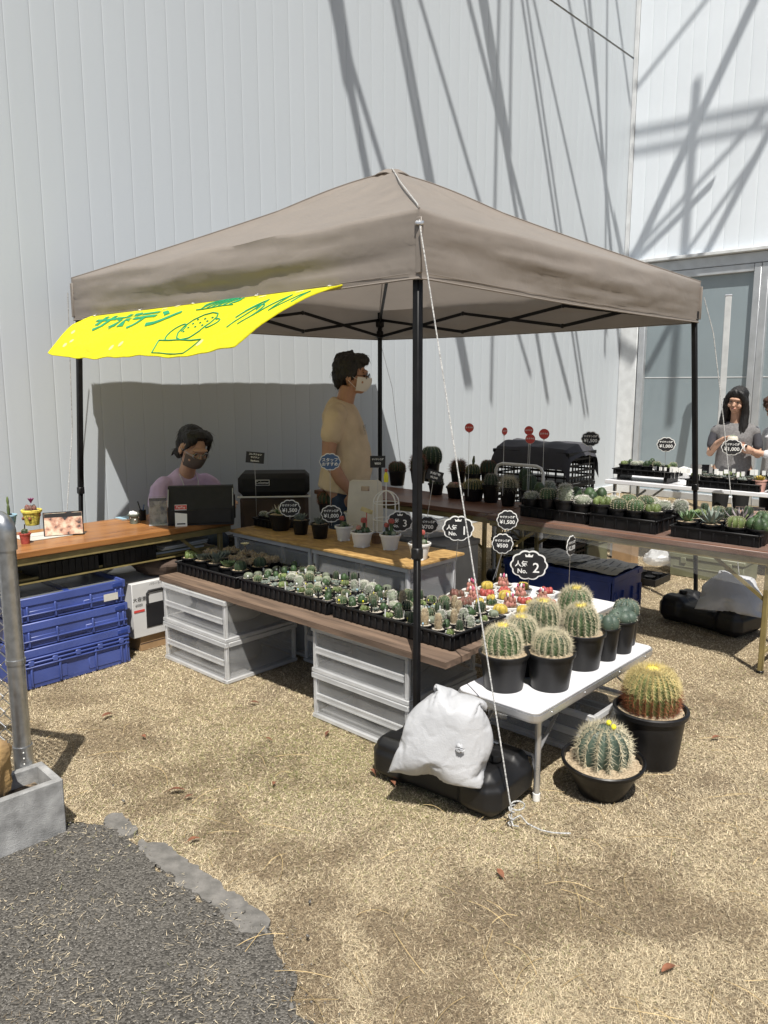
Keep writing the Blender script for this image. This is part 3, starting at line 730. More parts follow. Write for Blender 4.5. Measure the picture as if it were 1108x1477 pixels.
def fine_text(body, size, bold):
    V, F = text_mesh(body, size, bold); bm = bmesh.new(); vs = [bm.verts.new(v) for v in V]
    for f in F: 
        try: bm.faces.new([vs[i] for i in f])
        except ValueError: pass
    for _ in range(3):
        bmesh.ops.triangulate(bm, faces=bm.faces[:]); L_ = [e for e in bm.edges if e.calc_length() > size * .10]; bmesh.ops.subdivide_edges(bm, edges=L_, cuts=1)
    bmesh.ops.triangulate(bm, faces=bm.faces[:]); bm.verts.index_update()
    r = ([v.co.copy() for v in bm.verts], [tuple(v.index for v in f.verts) for f in bm.faces]); bm.free(); return r
def ban_print(body, size, u0, v0, sx, name='lettering', mtl='banner_green', shear=0.0):
    V, F = fine_text(body, size, .013)
    world_build(MB().add([on_ban(u0 + p.x * sx + shear * p.y, v0 - p.y) for p in V], F), name, mtl, bn, smooth=False)
for i, chs in enumerate('サボテン'): ban_print(chs, .42, .165 + i * .105, .42, .30)
def ban_line(pts, r=.0034):
    P = []
    for a, b in zip(pts, pts[1:]): P += [(a[0] + (b[0] - a[0]) * i / 4, a[1] + (b[1] - a[1]) * i / 4) for i in range(4)]
    P.append(pts[-1]); m = MB()
    m.tube([ban(x, y, .003) for x, y in P], r, 4, caps=False); world_build(m, 'drawing', 'banner_green', bn, smooth=False)
def arc(cx, cy, rx, ry, a0, a1, n=12): return [(cx + rx * math.cos(R(a0 + (a1 - a0) * i / n)), cy + ry * math.sin(R(a0 + (a1 - a0) * i / n))) for i in range(n + 1)]
ban_line(arc(.70, .62, .055, .20, 0, 360)); ban_line(arc(.635, .70, .024, .12, 90, 360)); ban_line(arc(.765, .62, .016, .07, -120, 120)); ban_line([(.60, .82), (.79, .82), (.77, .97), (.62, .97), (.60, .82)])
for i in range(10):
    ban_line(arc(.67 + .03 * (i % 3), .52 + .06 * (i // 3), .002, .006, 0, 360, 5), .003)
for i in range(6): ban_line([(.60 + .022 * i, .26), (.615 + .018 * i, .06)], .003)
ban_line(arc(.655, .17, .062, .13, 160, 380)); ban_line([(.585, .28), (.73, .28)])
ban_line(arc(.86, .55, .03, .2, 180, 400)); ban_line([(.83, .45), (.85, .25), (.87, .45)], .003); ban_line([(.89, .6), (.91, .2), (.93, .5), (.95, .15), (.97, .4)], .003); ban_line([(.85, .7), (.86, .35)], .003)
for (u, v) in ((.05, .62), (.09, .78), (.07, .86), (.40, .12), (.44, .06), (.36, .86), (.40, .82), (.78, .1), (.8, .86), (.90, .10)):
    m = MB(); m.add([ban(u + .010 * math.cos(a), v + .035 * math.sin(a), .004) for a in [k * .7854 for k in range(8)]], [tuple(range(8))]); world_build(m, 'dot', 'banner_white', bn, smooth=False)
# ================================================================ furniture and boxes (local x along UX, y along VX)
def ab_thing(name, label, cat, a, b, z=0.0, rz=0.0, group=None): return thing(name, label, cat, AB(a, b, z), ROT + rz, group)

# ---- low plank bench carried by clear crates
bench = ab_thing('plank_bench', 'low display bench of weathered brown planks across the clear crates', 'bench', 0, .85, .472)
for i, (a0, a1, b0, b1) in enumerate(((-.095, .075, -1.085, 1.045), (.080, .245, -1.07, 1.06), (.250, .41, -1.075, 1.03), (.415, .56, -1.05, 1.05))):
    m = MB(); n = 30; dz = (0, .003, -.002, .001)[i]
    def pl(t, q):
        b = b0 + (b1 - b0) * t; k = int(round(q * 4)) % 4
        x, z = ((a0, 0), (a1, 0), (a1, .028), (a0, .028))[k]
        return (x + .004 * noise.noise((b * 6, i, k)), b, z + dz + .003 * noise.noise((b * 4, i * 3, 1)))
    m.grid(lambda t, q: pl(t, q), n, 4)
    for e in (0, 1): m.add([pl(e, k / 4) for k in range(4)], [(0, 1, 2, 3)])
    m.build('plank', 'plank_old', bench, ang=30)

def clear_crate(label, a0, a1, b0, b1, z0, h, group=None, dark=False, rib=True):
    w, d = a1 - a0, b1 - b0
    t = ab_thing('clear_crate', label, 'crate', (a0 + a1) / 2, (b0 + b1) / 2, z0, 0, group)
    f = MB(); hx, hy = w / 2, d / 2
    f.box((0, 0, .012), (w, d, .020), .003)
    for sx in (-1, 1):
        for sy in (-1, 1): f.box((sx * (hx - .016), sy * (hy - .016), h / 2), (.021, .021, h - .045), .003)
    fr = f.build('frame', 'clear_rim', t)
    rm = MB()
    for sx in (-1, 1): rm.box((sx * (hx - .008), 0, h - .014), (.020, d, .026), .003)
    for sy in (-1, 1): rm.box((0, sy * (hy - .008), h - .014), (w - .041, .020, .026), .003)
    rm.build('rim', 'clear_rim', t)
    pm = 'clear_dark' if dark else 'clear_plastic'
    MB().box((-hx + .012, 0, h / 2), (.004, d - .065, h - .07)).build('panel', pm, t, smooth=False)
    MB().box((hx - .012, 0, h / 2), (.004, d - .065, h - .07)).build('panel', pm, t, smooth=False)
    MB().box((0, -hy + .012, h / 2), (w - .065, .004, h - .07)).build('panel', pm, t, smooth=False)
    MB().box((0, hy - .012, h / 2), (w - .065, .004, h - .07)).build('panel', pm, t, smooth=False)
    if rib:
        for sx in (-1, 1):
            r2 = MB(); x = sx * (hx - .006)
            r2.box((x, 0, h * .55), (.008, d - .062, .006)); r2.box((x, 0, h * .55 - .026), (.008, d - .062, .006))
            n = 15
            r2.build('rib_rail', 'clear_rim', t, smooth=False); r3 = MB(); r3.box((x, 0, h * .55 - .013), (.005, d - .066, .019)); r3.build('rib_strip', 'clear_rim', t, smooth=False)
    return t
G1 = 'clear crates carrying the plank bench'
clear_crate('clear crate on the lawn, lower one of the pair nearest the blue crates', -.105, .40, 1.245, 1.86, 0.004, .232, G1)
clear_crate('clear crate directly under the plank bench end beside the lantern carton', -.105, .40, 1.245, 1.86, .237, .232, G1)
clear_crate('clear crate on the lawn behind the black water weight', -.065, .44, -.01, .607, 0.004, .232, G1)
clear_crate('clear crate directly under the plank bench behind the front tent leg', -.065, .44, -.01, .607, .237, .232, G1)
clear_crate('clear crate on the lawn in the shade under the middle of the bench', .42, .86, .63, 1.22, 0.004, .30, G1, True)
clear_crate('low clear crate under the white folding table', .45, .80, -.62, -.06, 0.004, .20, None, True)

for k_, (a_, b_, z_, mt_, lb_) in enumerate(((.14, 1.55, .03, 'fabric_grey', 'grey folded bag stored in the clear crate on the lawn by the lantern carton'), (.18, .30, .03, 'fabric_brown', 'brown bundle stored in the clear crate behind the water weight'), (.16, 1.56, .262, 'paper', 'pale wrapped bundle in the clear crate at the bench end'), (.20, .32, .262, 'fabric_grey', 'grey bundle in the clear crate behind the front tent leg'))):
    m9 = MB(); m9.grid(lambda u, v: (math.cos(6.2832 * u) * .17 * max(0, math.sin(3.1415 * v)) ** .5 * (1 + .2 * noise.noise((u * 9, v * 5, k_))), math.sin(6.2832 * u) * .22 * max(0, math.sin(3.1415 * v)) ** .5, (1 - math.cos(3.1416 * v)) / 2 * (.13 + .05 * noise.noise((u * 6, v * 3, k_)))), 24, 12, wrap=True)
    o9 = m9.build('stored_bundle', mt_, ang=40); o9.location = AB(a_, b_, z_); o9.rotation_euler.z = ROT; tag(o9, lb_, 'bundle')
# ---- strand board shelf on a row of clear crates
G2 = 'clear crates carrying the strand board'
for i, (b0, b1) in enumerate(((.44, 1.17), (1.185, 1.915))):
    nm = ('nearest the white pots', 'nearest the wooden counter')[i]
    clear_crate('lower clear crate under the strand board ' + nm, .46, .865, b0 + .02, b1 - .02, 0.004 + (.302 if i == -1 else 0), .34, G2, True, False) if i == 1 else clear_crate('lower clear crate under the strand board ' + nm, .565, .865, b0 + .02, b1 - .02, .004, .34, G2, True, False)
    clear_crate('upper clear crate under the strand board ' + nm, .455, .87, b0, b1, .347, .335, G2, False, True)
ob = MB(); ob.box((0, 0, .0), (.46, 1.52, .013), .002)
o = ob.build('strand_board', 'osb'); o.location = AB(.665, 1.17, .691); o.rotation_euler.z = ROT
tag(o, 'strand board shelf top carrying the pots of cacti behind the bench', 'shelf')

# ---- white aluminium folding table
def low_table(label, a0, a1, b0, b1, h):
    t = ab_thing('folding_table', label, 'table', (a0 + a1) / 2, (b0 + b1) / 2, 0); w, d = a1 - a0, b1 - b0
    def rr(w, d, r, n=5):
        out = []
        for cx, cy, s in ((w / 2 - r, d / 2 - r, 0), (-w / 2 + r, d / 2 - r, 90), (-w / 2 + r, -d / 2 + r, 180), (w / 2 - r, -d / 2 + r, 270)):
            out += [(cx + r * math.cos(R(s + 90 * i / n)), cy + r * math.sin(R(s + 90 * i / n))) for i in range(n + 1)]
        return out
    MB().prism(rr(w - .008, d - .008, .03), h - .020, h).build('tabletop', 'table_white', t)
    fr = MB()
    for z0, z1, g_ in ((h - .008, h - .003, .000), (h - .032, h - .010, .006), (h - .040, h - .034, .0)):
        fr.prism(rr(w + g_, d + g_, .033), z0, z1)
    eo = fr.build('edge_frame', 'alu', t)
    for sx in (-.8, -.3, .3, .8):
        for sy in (-1, 1): MB().ell((sx * w / 2, sy * (d / 2 + .004), h - .021), .004, 8).build('rivet', 'steel_galv', eo)
    for sx in (-1, 1):
        x = sx * (w / 2 - .10); P = [(x, -d / 2 + .045, .0), (x, -d / 2 + .045, .30)]
        for sy in (-1, 1): MB().tube([(x, sy * (d / 2 - .05), .004), (x, sy * (d / 2 - .05), h - .035)], .0125, 10).build('leg', 'alu', t)
        for sy in (-1, 1): MB().tube([(x, sy * (d / 2 - .05), .0), (x, sy * (d / 2 - .05), .03)], .015, 10).build('foot_cap', 'white_plastic', t)
        MB().tube([(x, -(d / 2 - .05), .10), (x + .03, -(d / 2 - .09), .16), (x + .03, d / 2 - .09, .16), (x, d / 2 - .05, .10)], .009, 8).build('stretcher', 'alu', t)
        MB().bar((x, -(d / 2 - .05), .20), (x - sx * .22, -(d / 2 - .06), h - .04), .014, .005).build('brace', 'alu', t)
        MB().bar((x, (d / 2 - .05), .20), (x - sx * .22, (d / 2 - .06), h - .04), .014, .005).build('brace', 'alu', t)
    return t
low_table('white folding camp table with aluminium edge carrying the big barrel cacti', -.085, .945, -.655, -.280, .40)
low_table('white folding table carrying the white pots of pink cacti', .585, 1.42, -.25, .425, .43)

# ---- long trestle tables
def trestle(name, label, a0, a1, b0, b1, h, topm, along_u, frame='khaki_metal', shelf=True, thick=.035, under=True):
    t = ab_thing(name, label, 'table', (a0 + a1) / 2, (b0 + b1) / 2, 0); w, d = a1 - a0, b1 - b0
    MB().box((0, 0, h - thick / 2), (w, d, thick), .004).build('tabletop', topm, t)
    if shelf: MB().box((0, 0, h - thick - .022), (w - .03, d - .03, .04), .003).build('apron', frame, t)
    ins = .08
    for sx in (-1, 1):
        for sy in (-1, 1):
            x, y = (sx * (w / 2 - ins), sy * (d / 2 - .05)) if along_u else (sx * (w / 2 - .05), sy * (d / 2 - ins))
            MB().bar((x, y, 0.0), (x, y, h - thick - .004), .028, .028, .004).build('leg', frame, t)
            MB().box((x, y, .01), (.034, .034, .02), .004).build('foot_cap', 'black_plastic', t)
        if along_u:
            x = sx * (w / 2 - ins); MB().bar((x, -d / 2 + .065, .12), (x, d / 2 - .065, .12), .02, .02, .003).build('stretcher', frame, t)
            MB().bar((x, -d / 2 + .05, .42), (x - sx * .30, -d / 2 + .05, h - .07), .006, .02).build('brace', frame, t); MB().bar((x, d / 2 - .05, .42), (x - sx * .30, d / 2 - .05, h - .07), .006, .02).build('brace', frame, t)
        else:
            y = sx * (d / 2 - ins); MB().bar((-w / 2 + .065, y, .12), (w / 2 - .065, y, .12), .02, .02, .003).build('stretcher', frame, t)
            MB().bar((-w / 2 + .05, y, .42), (-w / 2 + .05, y - sx * .30, h - .07), .006, .02).build('brace', frame, t); MB().bar((w / 2 - .05, y, .42), (w / 2 - .05, y - sx * .30, h - .07), .006, .02).build('brace', frame, t)
    if shelf and under:
        sh = MB()
        for k in (-.35, 0, .35):
            if along_u: sh.bar((-w / 2 + .1, k * d, h - .17), (w / 2 - .1, k * d, h - .17), .012)
            else: sh.bar((k * w, -d / 2 + .1, h - .17), (k * w, d / 2 - .1, h - .17), .012)
        sh.build('shelf_rail', frame, t, smooth=False)
        MB().box((0, 0, h - .185), (w - .12, d - .10, .006)).build('undershelf', frame, t, smooth=False)
    return t
CZ = .745
trestle('counter_table', 'wood grain folding table serving as the sales counter', -1.35, .52, 1.985, 2.585, CZ, 'wood_laminate', True)
RT = .705
trestle('trestle_table', 'long brown trestle table under a clear sheet beside the navy crate', 1.985, 2.585, -.90, 1.03, RT, 'wood_red', False, under=False)
trestle('trestle_table', 'long brown trestle table beneath the row of dark barrel cacti', 2.05, 2.65, 1.045, 2.90, RT, 'wood_red', False, under=False)
trestle('display_table', 'white table by the glazed wall set with trays of little pots', 4.20, 4.80, -.75, 1.25, .74, 'table_white', False, 'alu', False)
# clear vinyl sheet over the front of the trestle table
cs = ab_thing('vinyl_sheet', 'clear vinyl sheet draped over the front of the trestle table', 'plastic sheet', 1.985, .06, RT)
def vs(u, v):
    y = -.96 + 2.0 * u
    if v < .35: return (.35 * (1 - v / .35), y, .0015 + .001 * noise.noise((u * 9, v * 8, 0)))
    q = (v - .35) / .65; L_ = .100 + .105 * max(0, 1 - 1.6 * u) + .012 * math.sin(u * 9)
    slant = .10 * max(0, (u - .86) / .14) * q
    return (-.006 - .014 * q - .012 * noise.noise((u * 8, q * 2, 3)) - .006 * math.sin(u * 40) * q, y + slant * .9, .001 - L_ * q)
MB().grid(vs, 60, 16).build('sheet', 'clear_sheet', cs)

# ---- water weights with sandbags
def weight(label, a, b, rz):
    t = ab_thing('water_weight', label, 'tent weight', a, b, 0, rz)
    m = MB()
    for sx in (-1, 1):
        m.box((sx * .205, 0, .085), (.20, .33, .165), .045); m.box((sx * .205, -.09, .10), (.16, .13, .17), .03); m.box((sx * .205, .09, .10), (.16, .13, .17), .03)
    m.box((0, 0, .075), (.34, .29, .13), .03); m.box((0, -.13, .07), (.16, .06, .11), .02)
    o = m.build('tank', 'weight_plastic', t); remesh(o, .008, 5)
    for sx in (-1, 1):
        k = MB().lathe([(.0, .024), (.026, .024), (.028, .02), (.028, 0)], 16, (sx * .205, 0, .176)); k.build('filler_cap', 'black_plastic', t)
    return t
def inflate_bag(nu=46, nv=52, W=.43, H=.46, press=8.0):
    """two woven sheets joined at the edge and blown up like a filled sack (short cloth run in a scratch scene)"""
    V = []; F = []; ix = {}
    for q in (0, 1):
        for j in range(nv + 1):
            for i in range(nu + 1):
                e = i in (0, nu) or j in (0, nv)
                if q and e: ix[(q, i, j)] = ix[(0, i, j)]; continue
                ix[(q, i, j)] = len(V); x = (i / nu - .5) * W; z = (j / nv - .5) * H
                w_ = j / nv; q9 = max(0, (w_ - .50) / .50); x *= 1 - .30 * q9 * q9 * (3 - 2 * q9); V.append((x, 0 if e else (-.012 if q == 0 else .012) + .006 * noise.noise((x * 11, z * 11, q * 5)), z))
    for q in (0, 1):
        for j in range(nv):
            for i in range(nu):
                f = (ix[(q, i, j)], ix[(q, i + 1, j)], ix[(q, i + 1, j + 1)], ix[(q, i, j + 1)]); F.append(f if q == 0 else f[::-1])
    me = bpy.data.meshes.new('bag'); me.from_pydata(V, [], F); me.update(); o = bpy.data.objects.new('bag', me); TMP.collection.objects.link(o)
    m = o.modifiers.new('c', 'CLOTH'); c = m.settings
    c.quality = 6; c.mass = .25; c.tension_stiffness = 25; c.compression_stiffness = 25; c.shear_stiffness = 12; c.bending_stiffness = .25; c.air_damping = 3
    c.use_pressure = True; c.uniform_pressure_force = press; c.effector_weights.gravity = 0.0; m.collision_settings.use_collision = False
    TMP.frame_start = 1; TMP.frame_end = 30; m.point_cache.frame_end = 30
    for f in range(1, 27): TMP.frame_set(f)
    me2 = bpy.data.meshes.new_from_object(o.evaluated_get(TMP.view_layers[0].depsgraph)); P = [v.co.copy() for v in me2.vertices]
    TMP.frame_set(1); TMP.collection.objects.unlink(o); bpy.data.objects.remove(o)
    cen = sum(P, Vector()) / len(P); return [p - cen for p in P], F
BAGV, BAGF = inflate_bag()
def sandbag(label, loc, rz, rot, sc=(1, 1, 1), flat=.05, tie=None, seed=1):
    t = thing('sandbag', label, 'sandbag', loc, rz); Mr = Euler(rot).to_matrix()
    P = [Mr @ Vector((p.x * sc[0], p.y * sc[1], p.z * sc[2])) for p in BAGV]; zb = min(p.z for p in P); P2 = []
    for p in P:
        z = p.z - zb - flat; z = z if z > .03 else .03 * math.exp((z - .03) / .06) if z > -.2 else 0.0      # the load flattens its underside
        P2.append(Vector((p.x, p.y, max(0.0, z))))
    MB().add(P2, BAGF).build('bag', 'sandbag', t, ang=180)
    if tie:
        ti = min(P2, key=lambda p: (p.x - tie[0]) ** 2 + (p.z - tie[1]) ** 2 + (10 if p.y > 0 else 0)); tp = ti + Vector((0, -.004, 0)); tk = MB(); r_ = random.Random(seed)
        for i in range(18):
            a = i * .83; L_ = .008 + .013 * r_.random(); tk.tube([tp, tp + Vector((L_ * .6 * math.cos(a), -.014, L_ * .6 * math.sin(a))), tp + Vector((L_ * math.cos(a + .3), -.006, L_ * math.sin(a + .3)))], [.004, (.006, .002), (.004, .001)], 6)
        tk.tube([tp + Vector((.008 * math.cos(i * .9), -.010, .007 * math.sin(i * .9))) for i in range(8)], .0028, 6); tk.build('neck_tie', 'sandbag', t)
    return t
weight('black plastic water weight at the front tent leg', -.118, -.285, R(90) + R(4))
sandbag('full white woven sandbag on the black weight at the front tent leg', gz(646, 1124, .135), R(-12), (R(-14), R(14), 0), (.92, 1.0, .90), .055, (.05, .18))
weight('black plastic water weight under the trestle table by the rear sandbag', 2.74, -.28, R(78))
sandbag('slumped white woven sandbag on the weight beneath the trestle table', AB(2.68, -.44, .150), R(-24), (R(-48), R(10), 0), (1.05, .9, .85), .06, None)

# ---- blue folding crates under the counter
def blue_crate(label, a0, a1, b0, b1, z0, h, kind, group, m1='blue_crate'):
    t = ab_thing('folding_crate', label, 'crate', (a0 + a1) / 2, (b0 + b1) / 2, z0, 0, group); w, d = a1 - a0, b1 - b0; hx, hy = w / 2, d / 2
    MB().box((0, 0, .012), (w - .012, d - .012, .022), .003).build('base', m1, t)
    for nm, c, s_ in (('side_wall', (0, -hy + .012, h / 2), (w - .02, .012, h - .02)), ('side_wall', (0, hy - .012, h / 2), (w - .02, .012, h - .02)), ('end_wall', (-hx + .012, 0, h / 2), (.012, d - .05, h - .02)), ('end_wall', (hx - .012, 0, h / 2), (.012, d - .05, h - .02))):
        MB().box(c, s_, .002).build(nm, m1, t)
    rm = MB(); rz = min(.045, h * .42)
    for sy in (-1, 1): rm.box((0, sy * (hy - .007), h - rz / 2), (w, .014, rz), .004)
    for sx in (-1, 1): rm.box((sx * (hx - .007), 0, h - rz / 2), (.014, d - .029, rz), .004)
    ro = rm.build('rim', m1, t)
    for i, sx in enumerate((-.9, -.8, -.32, .32, .8, .9)):
        if h > .1: MB().box((sx * hx, -hy + .003, h * .36), (.012, .016, h * .60), .003).build('rib', m1, t)
    MB().box((hx - .05, -hy - .0005, h - rz * .5), (.06, .006, rz * .5), .001).build('grip_recess', 'blue_dark', ro)
    if kind == 'slots':
        for zz in (h * .66, h * .56, h * .76): MB().box((0, -hy + .001, zz), (w - .03, .018, .008), .002).build('slat', m1, t)
        for i in range(5): MB().box((-hx + w * (i + .5) / 5, -hy - .001, h * .66), (.03, .016, .03), .003).build('latch', m1, t)
    elif h > .06:
        MB().box((0, -hy - .000, h * .30), (w - .02, .012, .008), .002).build('rib', m1, t); 
    if h > .1:
        for sx in (-.5, .5): MB().box((sx * hx, -hy + .007, h * .28), (hx * .62, .008, h * .34), .003).build('raised_panel', m1, t)
    if kind == 'lid':
        MB().box((-hx / 2, 0, h - .02), (hx - .03, d - .04, .006), .001).build('lid_panel', 'clear_dark', t); MB().box((hx / 2, 0, h - .02), (hx - .03, d - .04, .006), .001).build('lid_panel', 'clear_dark', t)
        MB().box((0, 0, h - .02), (.03, d - .03, .012), .002).build('lid_hinge', 'blue_dark', t)
    return t
GB = 'blue folding crates stacked under the counter'
bx = [('slots', 0.004, .218, 'bottom'), ('plain', .224, .140, 'in the middle of the stack'), ('lid', .366, .134, 'topmost, with smoky lid panels')]
for i, (kd, z0, h_, wd_) in enumerate(bx):
    c = blue_crate('blue folding crate under the counter, ' + wd_, -.905 + .004 * i, -.262 - .005 * i, 1.955 + .006 * i, 2.40, z0, h_, kd, GB)
    if i == 2:
        MB().box((.215, -.2245, .050), (.085, .002, .04)).build('sticker', 'paper', c, smooth=False)
blue_crate('navy blue crate under the trestle table with newspaper laid over it', 2.27, 2.72, .19, 1.07, 0.004, .335, 'plain', None, 'blue_dark')
# newspaper on it
npz = ab_thing('newspaper', 'crumpled newspaper sheets lying over the navy crate', 'newspaper', 2.49, .63, .335)
for k, (y0, y1, dz, ry) in enumerate(((-.43, .12, .004, .05), (-.10, .44, .014, -.12))):
    def pf(u, v):
        x = -.20 + .41 * u; y = y0 + (y1 - y0) * v
        return (x, y + ry * (x), dz + .014 + .018 * noise.noise((x * 6, y * 6, k)) + .010 * noise.noise((x * 16, y * 16, k + 4)))
    po = MB().grid(pf, 18, 22).build('sheet', 'paper', npz)
    tb = MB()
    for c in range(3):
        for l in range(7):
            u = .12 + .27 * c; v = .1 + .1 * l
            a_, b_ = pf(u, v), pf(u + .2, v)
            tb.bar((a_[0], a_[1], a_[2] + .002), (b_[0], b_[1], b_[2] + .002), .008, .0006)
    tb.build('print_lines', 'fabric_grey', po, smooth=False)

# ---- carton with a lantern printed on it, carton below, bags
ct = ab_thing('lantern_carton', 'white carton printed with a black camping lantern beside the blue crates', 'box', .08, 2.20, .10)
W_, D_, H_ = .54, .30, .335
MB().box((0, 0, H_ / 2), (W_, D_, H_), .003).build('carton', 'carton', ct)
lm = MB(); yf = -D_ / 2 - .002
P = lambda x, z: (x, yf, z)
lt = MB(); lt.box((-.115, yf, .125), (.135, .002, .15)); lt.build('lantern_print', 'black_print', ct, smooth=False)
lh = MB(); lh.tube([P(-.172, .19), P(-.172, .262), P(-.160, .276), P(-.070, .276), P(-.058, .262), P(-.058, .19)], .008, 6); lh.build('handle_print', 'black_print', ct)
MB().box((-.228, yf, .165), (.07, .0016, .014)).build('red_band', 'red_print', ct, smooth=False)
lettering('大容量', .030, ct, lambda x, y: (x - .222, yf, y + .235), 'black_print'); lettering('6000', .024, ct, lambda x, y: (x - .228, yf, y + .200), 'black_print'); lettering('パワーライト', .018, ct, lambda x, y: (x - .10, yf, y + .315), 'black_print'); lettering('COOLER LIGHT', .028, ct, lambda x, y: (x + .15, yf, y + .315), 'black_print') if False else None
lettering('LED', .04, ct, lambda x, y: (x - .03, yf, y + .195), 'black_print') if False else None
cc_ = ab_thing('brown_carton', 'plain brown carton under the lantern carton', 'box', .12, 2.22, 0.002)
MB().box((0, 0, .048), (.52, .30, .094), .003).build('carton', 'cardboard', cc_); MB().box((0, -.1505, .048), (.52, .001, .006)).build('flap_seam', 'fabric_brown', cc_, smooth=False)
def soft_bag(label, loc, sz, mtl, seed, rz=0.0, name='plastic_bag'):
    m = MB()
    def f(u, v):
        a = 2 * math.pi * u; ph = math.pi * v; r = math.sin(ph) ** .7
        p = Vector((math.cos(a) * r * sz[0], math.sin(a) * r * sz[1], (1 - math.cos(ph)) / 2 * sz[2]))
        k = 1 + .28 * noise.noise((p.x * 14 + seed, p.y * 14, p.z * 14)) + .12 * noise.noise((p.x * 40, p.y * 40 + seed, p.z * 40))
        return Vector((p.x * k, p.y * k, max(0, p.z * k)))
    o = m.grid(lambda u, v: f(u, v), 28, 16, wrap=True).build(name, mtl, ang=25); o.location = loc; o.rotation_euler.z = rz
    return tag(o, label, 'bag')
soft_bag('dark crumpled bag lying on the lantern carton', AB(.06, 2.16, .437), (.17, .11, .13), 'fabric_brown', 3)
soft_bag('white crumpled bag behind the blue crates under the counter', AB(-.20, 2.50, .42), (.13, .11, .12), 'shirt_white', 5)
bxx = ab_thing('white_box', 'white box behind the blue crates under the counter', 'box', -.05, 2.53, 0.002); MB().box((0, 0, .21), (.36, .22, .41), .004).build('carton', 'carton', bxx); MB().box((0, 0, .4125), (.34, .02, .002)).build('tape', 'paper', bxx, smooth=False)
# things on the counter's under shelf
us = CZ - .185 + .004
for k, (a0, w_, mtl, lab) in enumerate(((-.55, .34, 'black_plastic', 'black nursery tray stored on the shelf under the counter'), (-.18, .34, 'black_plastic', 'black nursery tray stored beside the paper stack under the counter'))):
    t = ab_thing('nursery_tray', lab, 'tray', a0, 2.24, us); f = MB()
    f.box((0, 0, .004), (w_, .36, .006)); 
    for sy in (-1, 1): f.box((0, sy * .178, .045), (w_, .006, .08))
    for sx in (-1, 1): f.box((sx * (w_ / 2 - .003), 0, .045), (.006, .35, .08))
    f.build('tray_body', mtl, t, smooth=False); g2 = MB()
    for i in range(9): g2.box((-w_ / 2 + w_ * (i + .5) / 9, -.183, .045), (.008, .006, .075))
    g2.build('rib', mtl, t, smooth=False)
st_ = ab_thing('paper_stack', 'stack of papers and bags on the shelf under the counter', 'papers', .20, 2.24, us)
for i in range(5): MB().box((.01 * i - .02, .006 * (i % 3), .007 + .011 * i), (.34, .30, .010), .001, Matrix.Rotation(.05 * (i - 2), 3, 'Z')).build('paper', ('paper', 'shirt_white', 'olive_box', 'paper', 'shirt_white')[i], st_)
# grey pallet box and khaki boxes
def lidbox(name, label, a0, a1, b0, b1, z0, h, mtl, group=None, lidm=None):
    t = ab_thing(name, label, 'box', (a0 + a1) / 2, (b0 + b1) / 2, z0, 0, group); w, d = a1 - a0, b1 - b0
    MB().box((0, 0, (h - .04) / 2), (w - .02, d - .02, h - .04), .006).build('tub', mtl, t)
    MB().box((0, 0, h - .021), (w, d, .038), .006).build('lid', lidm or mtl, t)
    for sy in (-.3, .3):
        MB().box((-w / 2 + .004, sy * d, h - .055), (.018, .045, .05), .003).build('clasp', lidm or mtl, t)
    MB().box((-w / 2 + .008, 0, h * .45), (.008, d - .08, .008), .002).build('rib', mtl, t)
    return t
GK = 'olive storage boxes behind the tables'
lidbox('storage_box', 'olive storage box on the ground by the rear sandbag, lower of two', 3.94, 4.32, -.12, .50, 0.003, .20, 'olive_box', GK)
lidbox('storage_box', 'olive storage box by the rear sandbag, upper of two', 3.94, 4.32, -.12, .50, .205, .20, 'olive_box', GK)
lidbox('storage_box', 'olive storage box on the ground behind the navy crate, lower of two', 3.55, 3.95, 1.05, 1.78, 0.003, .26, 'olive_box', GK)
lidbox('storage_box', 'olive storage box behind the navy crate, upper of two', 3.55, 3.95, 1.05, 1.78, .265, .22, 'olive_box', GK)
lidbox('storage_box', 'grey storage box beside the navy crate under the trestle table', 1.62, 2.02, 1.10, 1.75, 0.003, .52, 'grey_box', None, 'fabric_grey')
soft_bag('clear and white bags heaped on the grey storage box', AB(1.83, 1.42, .527), (.26, .17, .12), 'clear_rim', 8, ROT)
cbx = ab_thing('open_carton', 'small open cardboard carton standing behind the trestle table', 'box', 4.00, .92, 0.003)
for c, s_ in (((0, -.09, .15), (.14, .004, .30)), ((0, .09, .15), (.14, .004, .30)), ((-.07, 0, .15), (.004, .18, .30)), ((.07, 0, .15), (.004, .18, .30))): MB().box(c, s_).build('flap', 'cardboard', cbx, smooth=False)
MB().box((0, 0, .004), (.14, .18, .006)).build('base', 'cardboard', cbx, smooth=False)
soft_bag('white plastic bag on the ground tray behind the trestle table', AB(4.0, .62, .055), (.13, .11, .14), 'clear_rim', 11)
gt = ab_thing('ground_tray', 'black tray of odd pots on the lawn behind the navy crate', 'tray', 3.60, .62, 0.003)
f = MB(); f.box((0, 0, .004), (.30, .44, .006))
for sy in (-1, 1): f.box((0, sy * .218, .03), (.30, .006, .055))
for sx in (-1, 1): f.box((sx * .147, 0, .03), (.006, .43, .055))
f.build('tray_body', 'black_plastic', gt, smooth=False)
for i in range(6): MB().lathe([(.03, 0), (.04, .055), (.043, .058), (.036, .054), (.0, .05)], 12, (-.07 + .14 * (i % 2), -.14 + .13 * (i // 2), .008)).build('pot', 'black_plastic', gt)

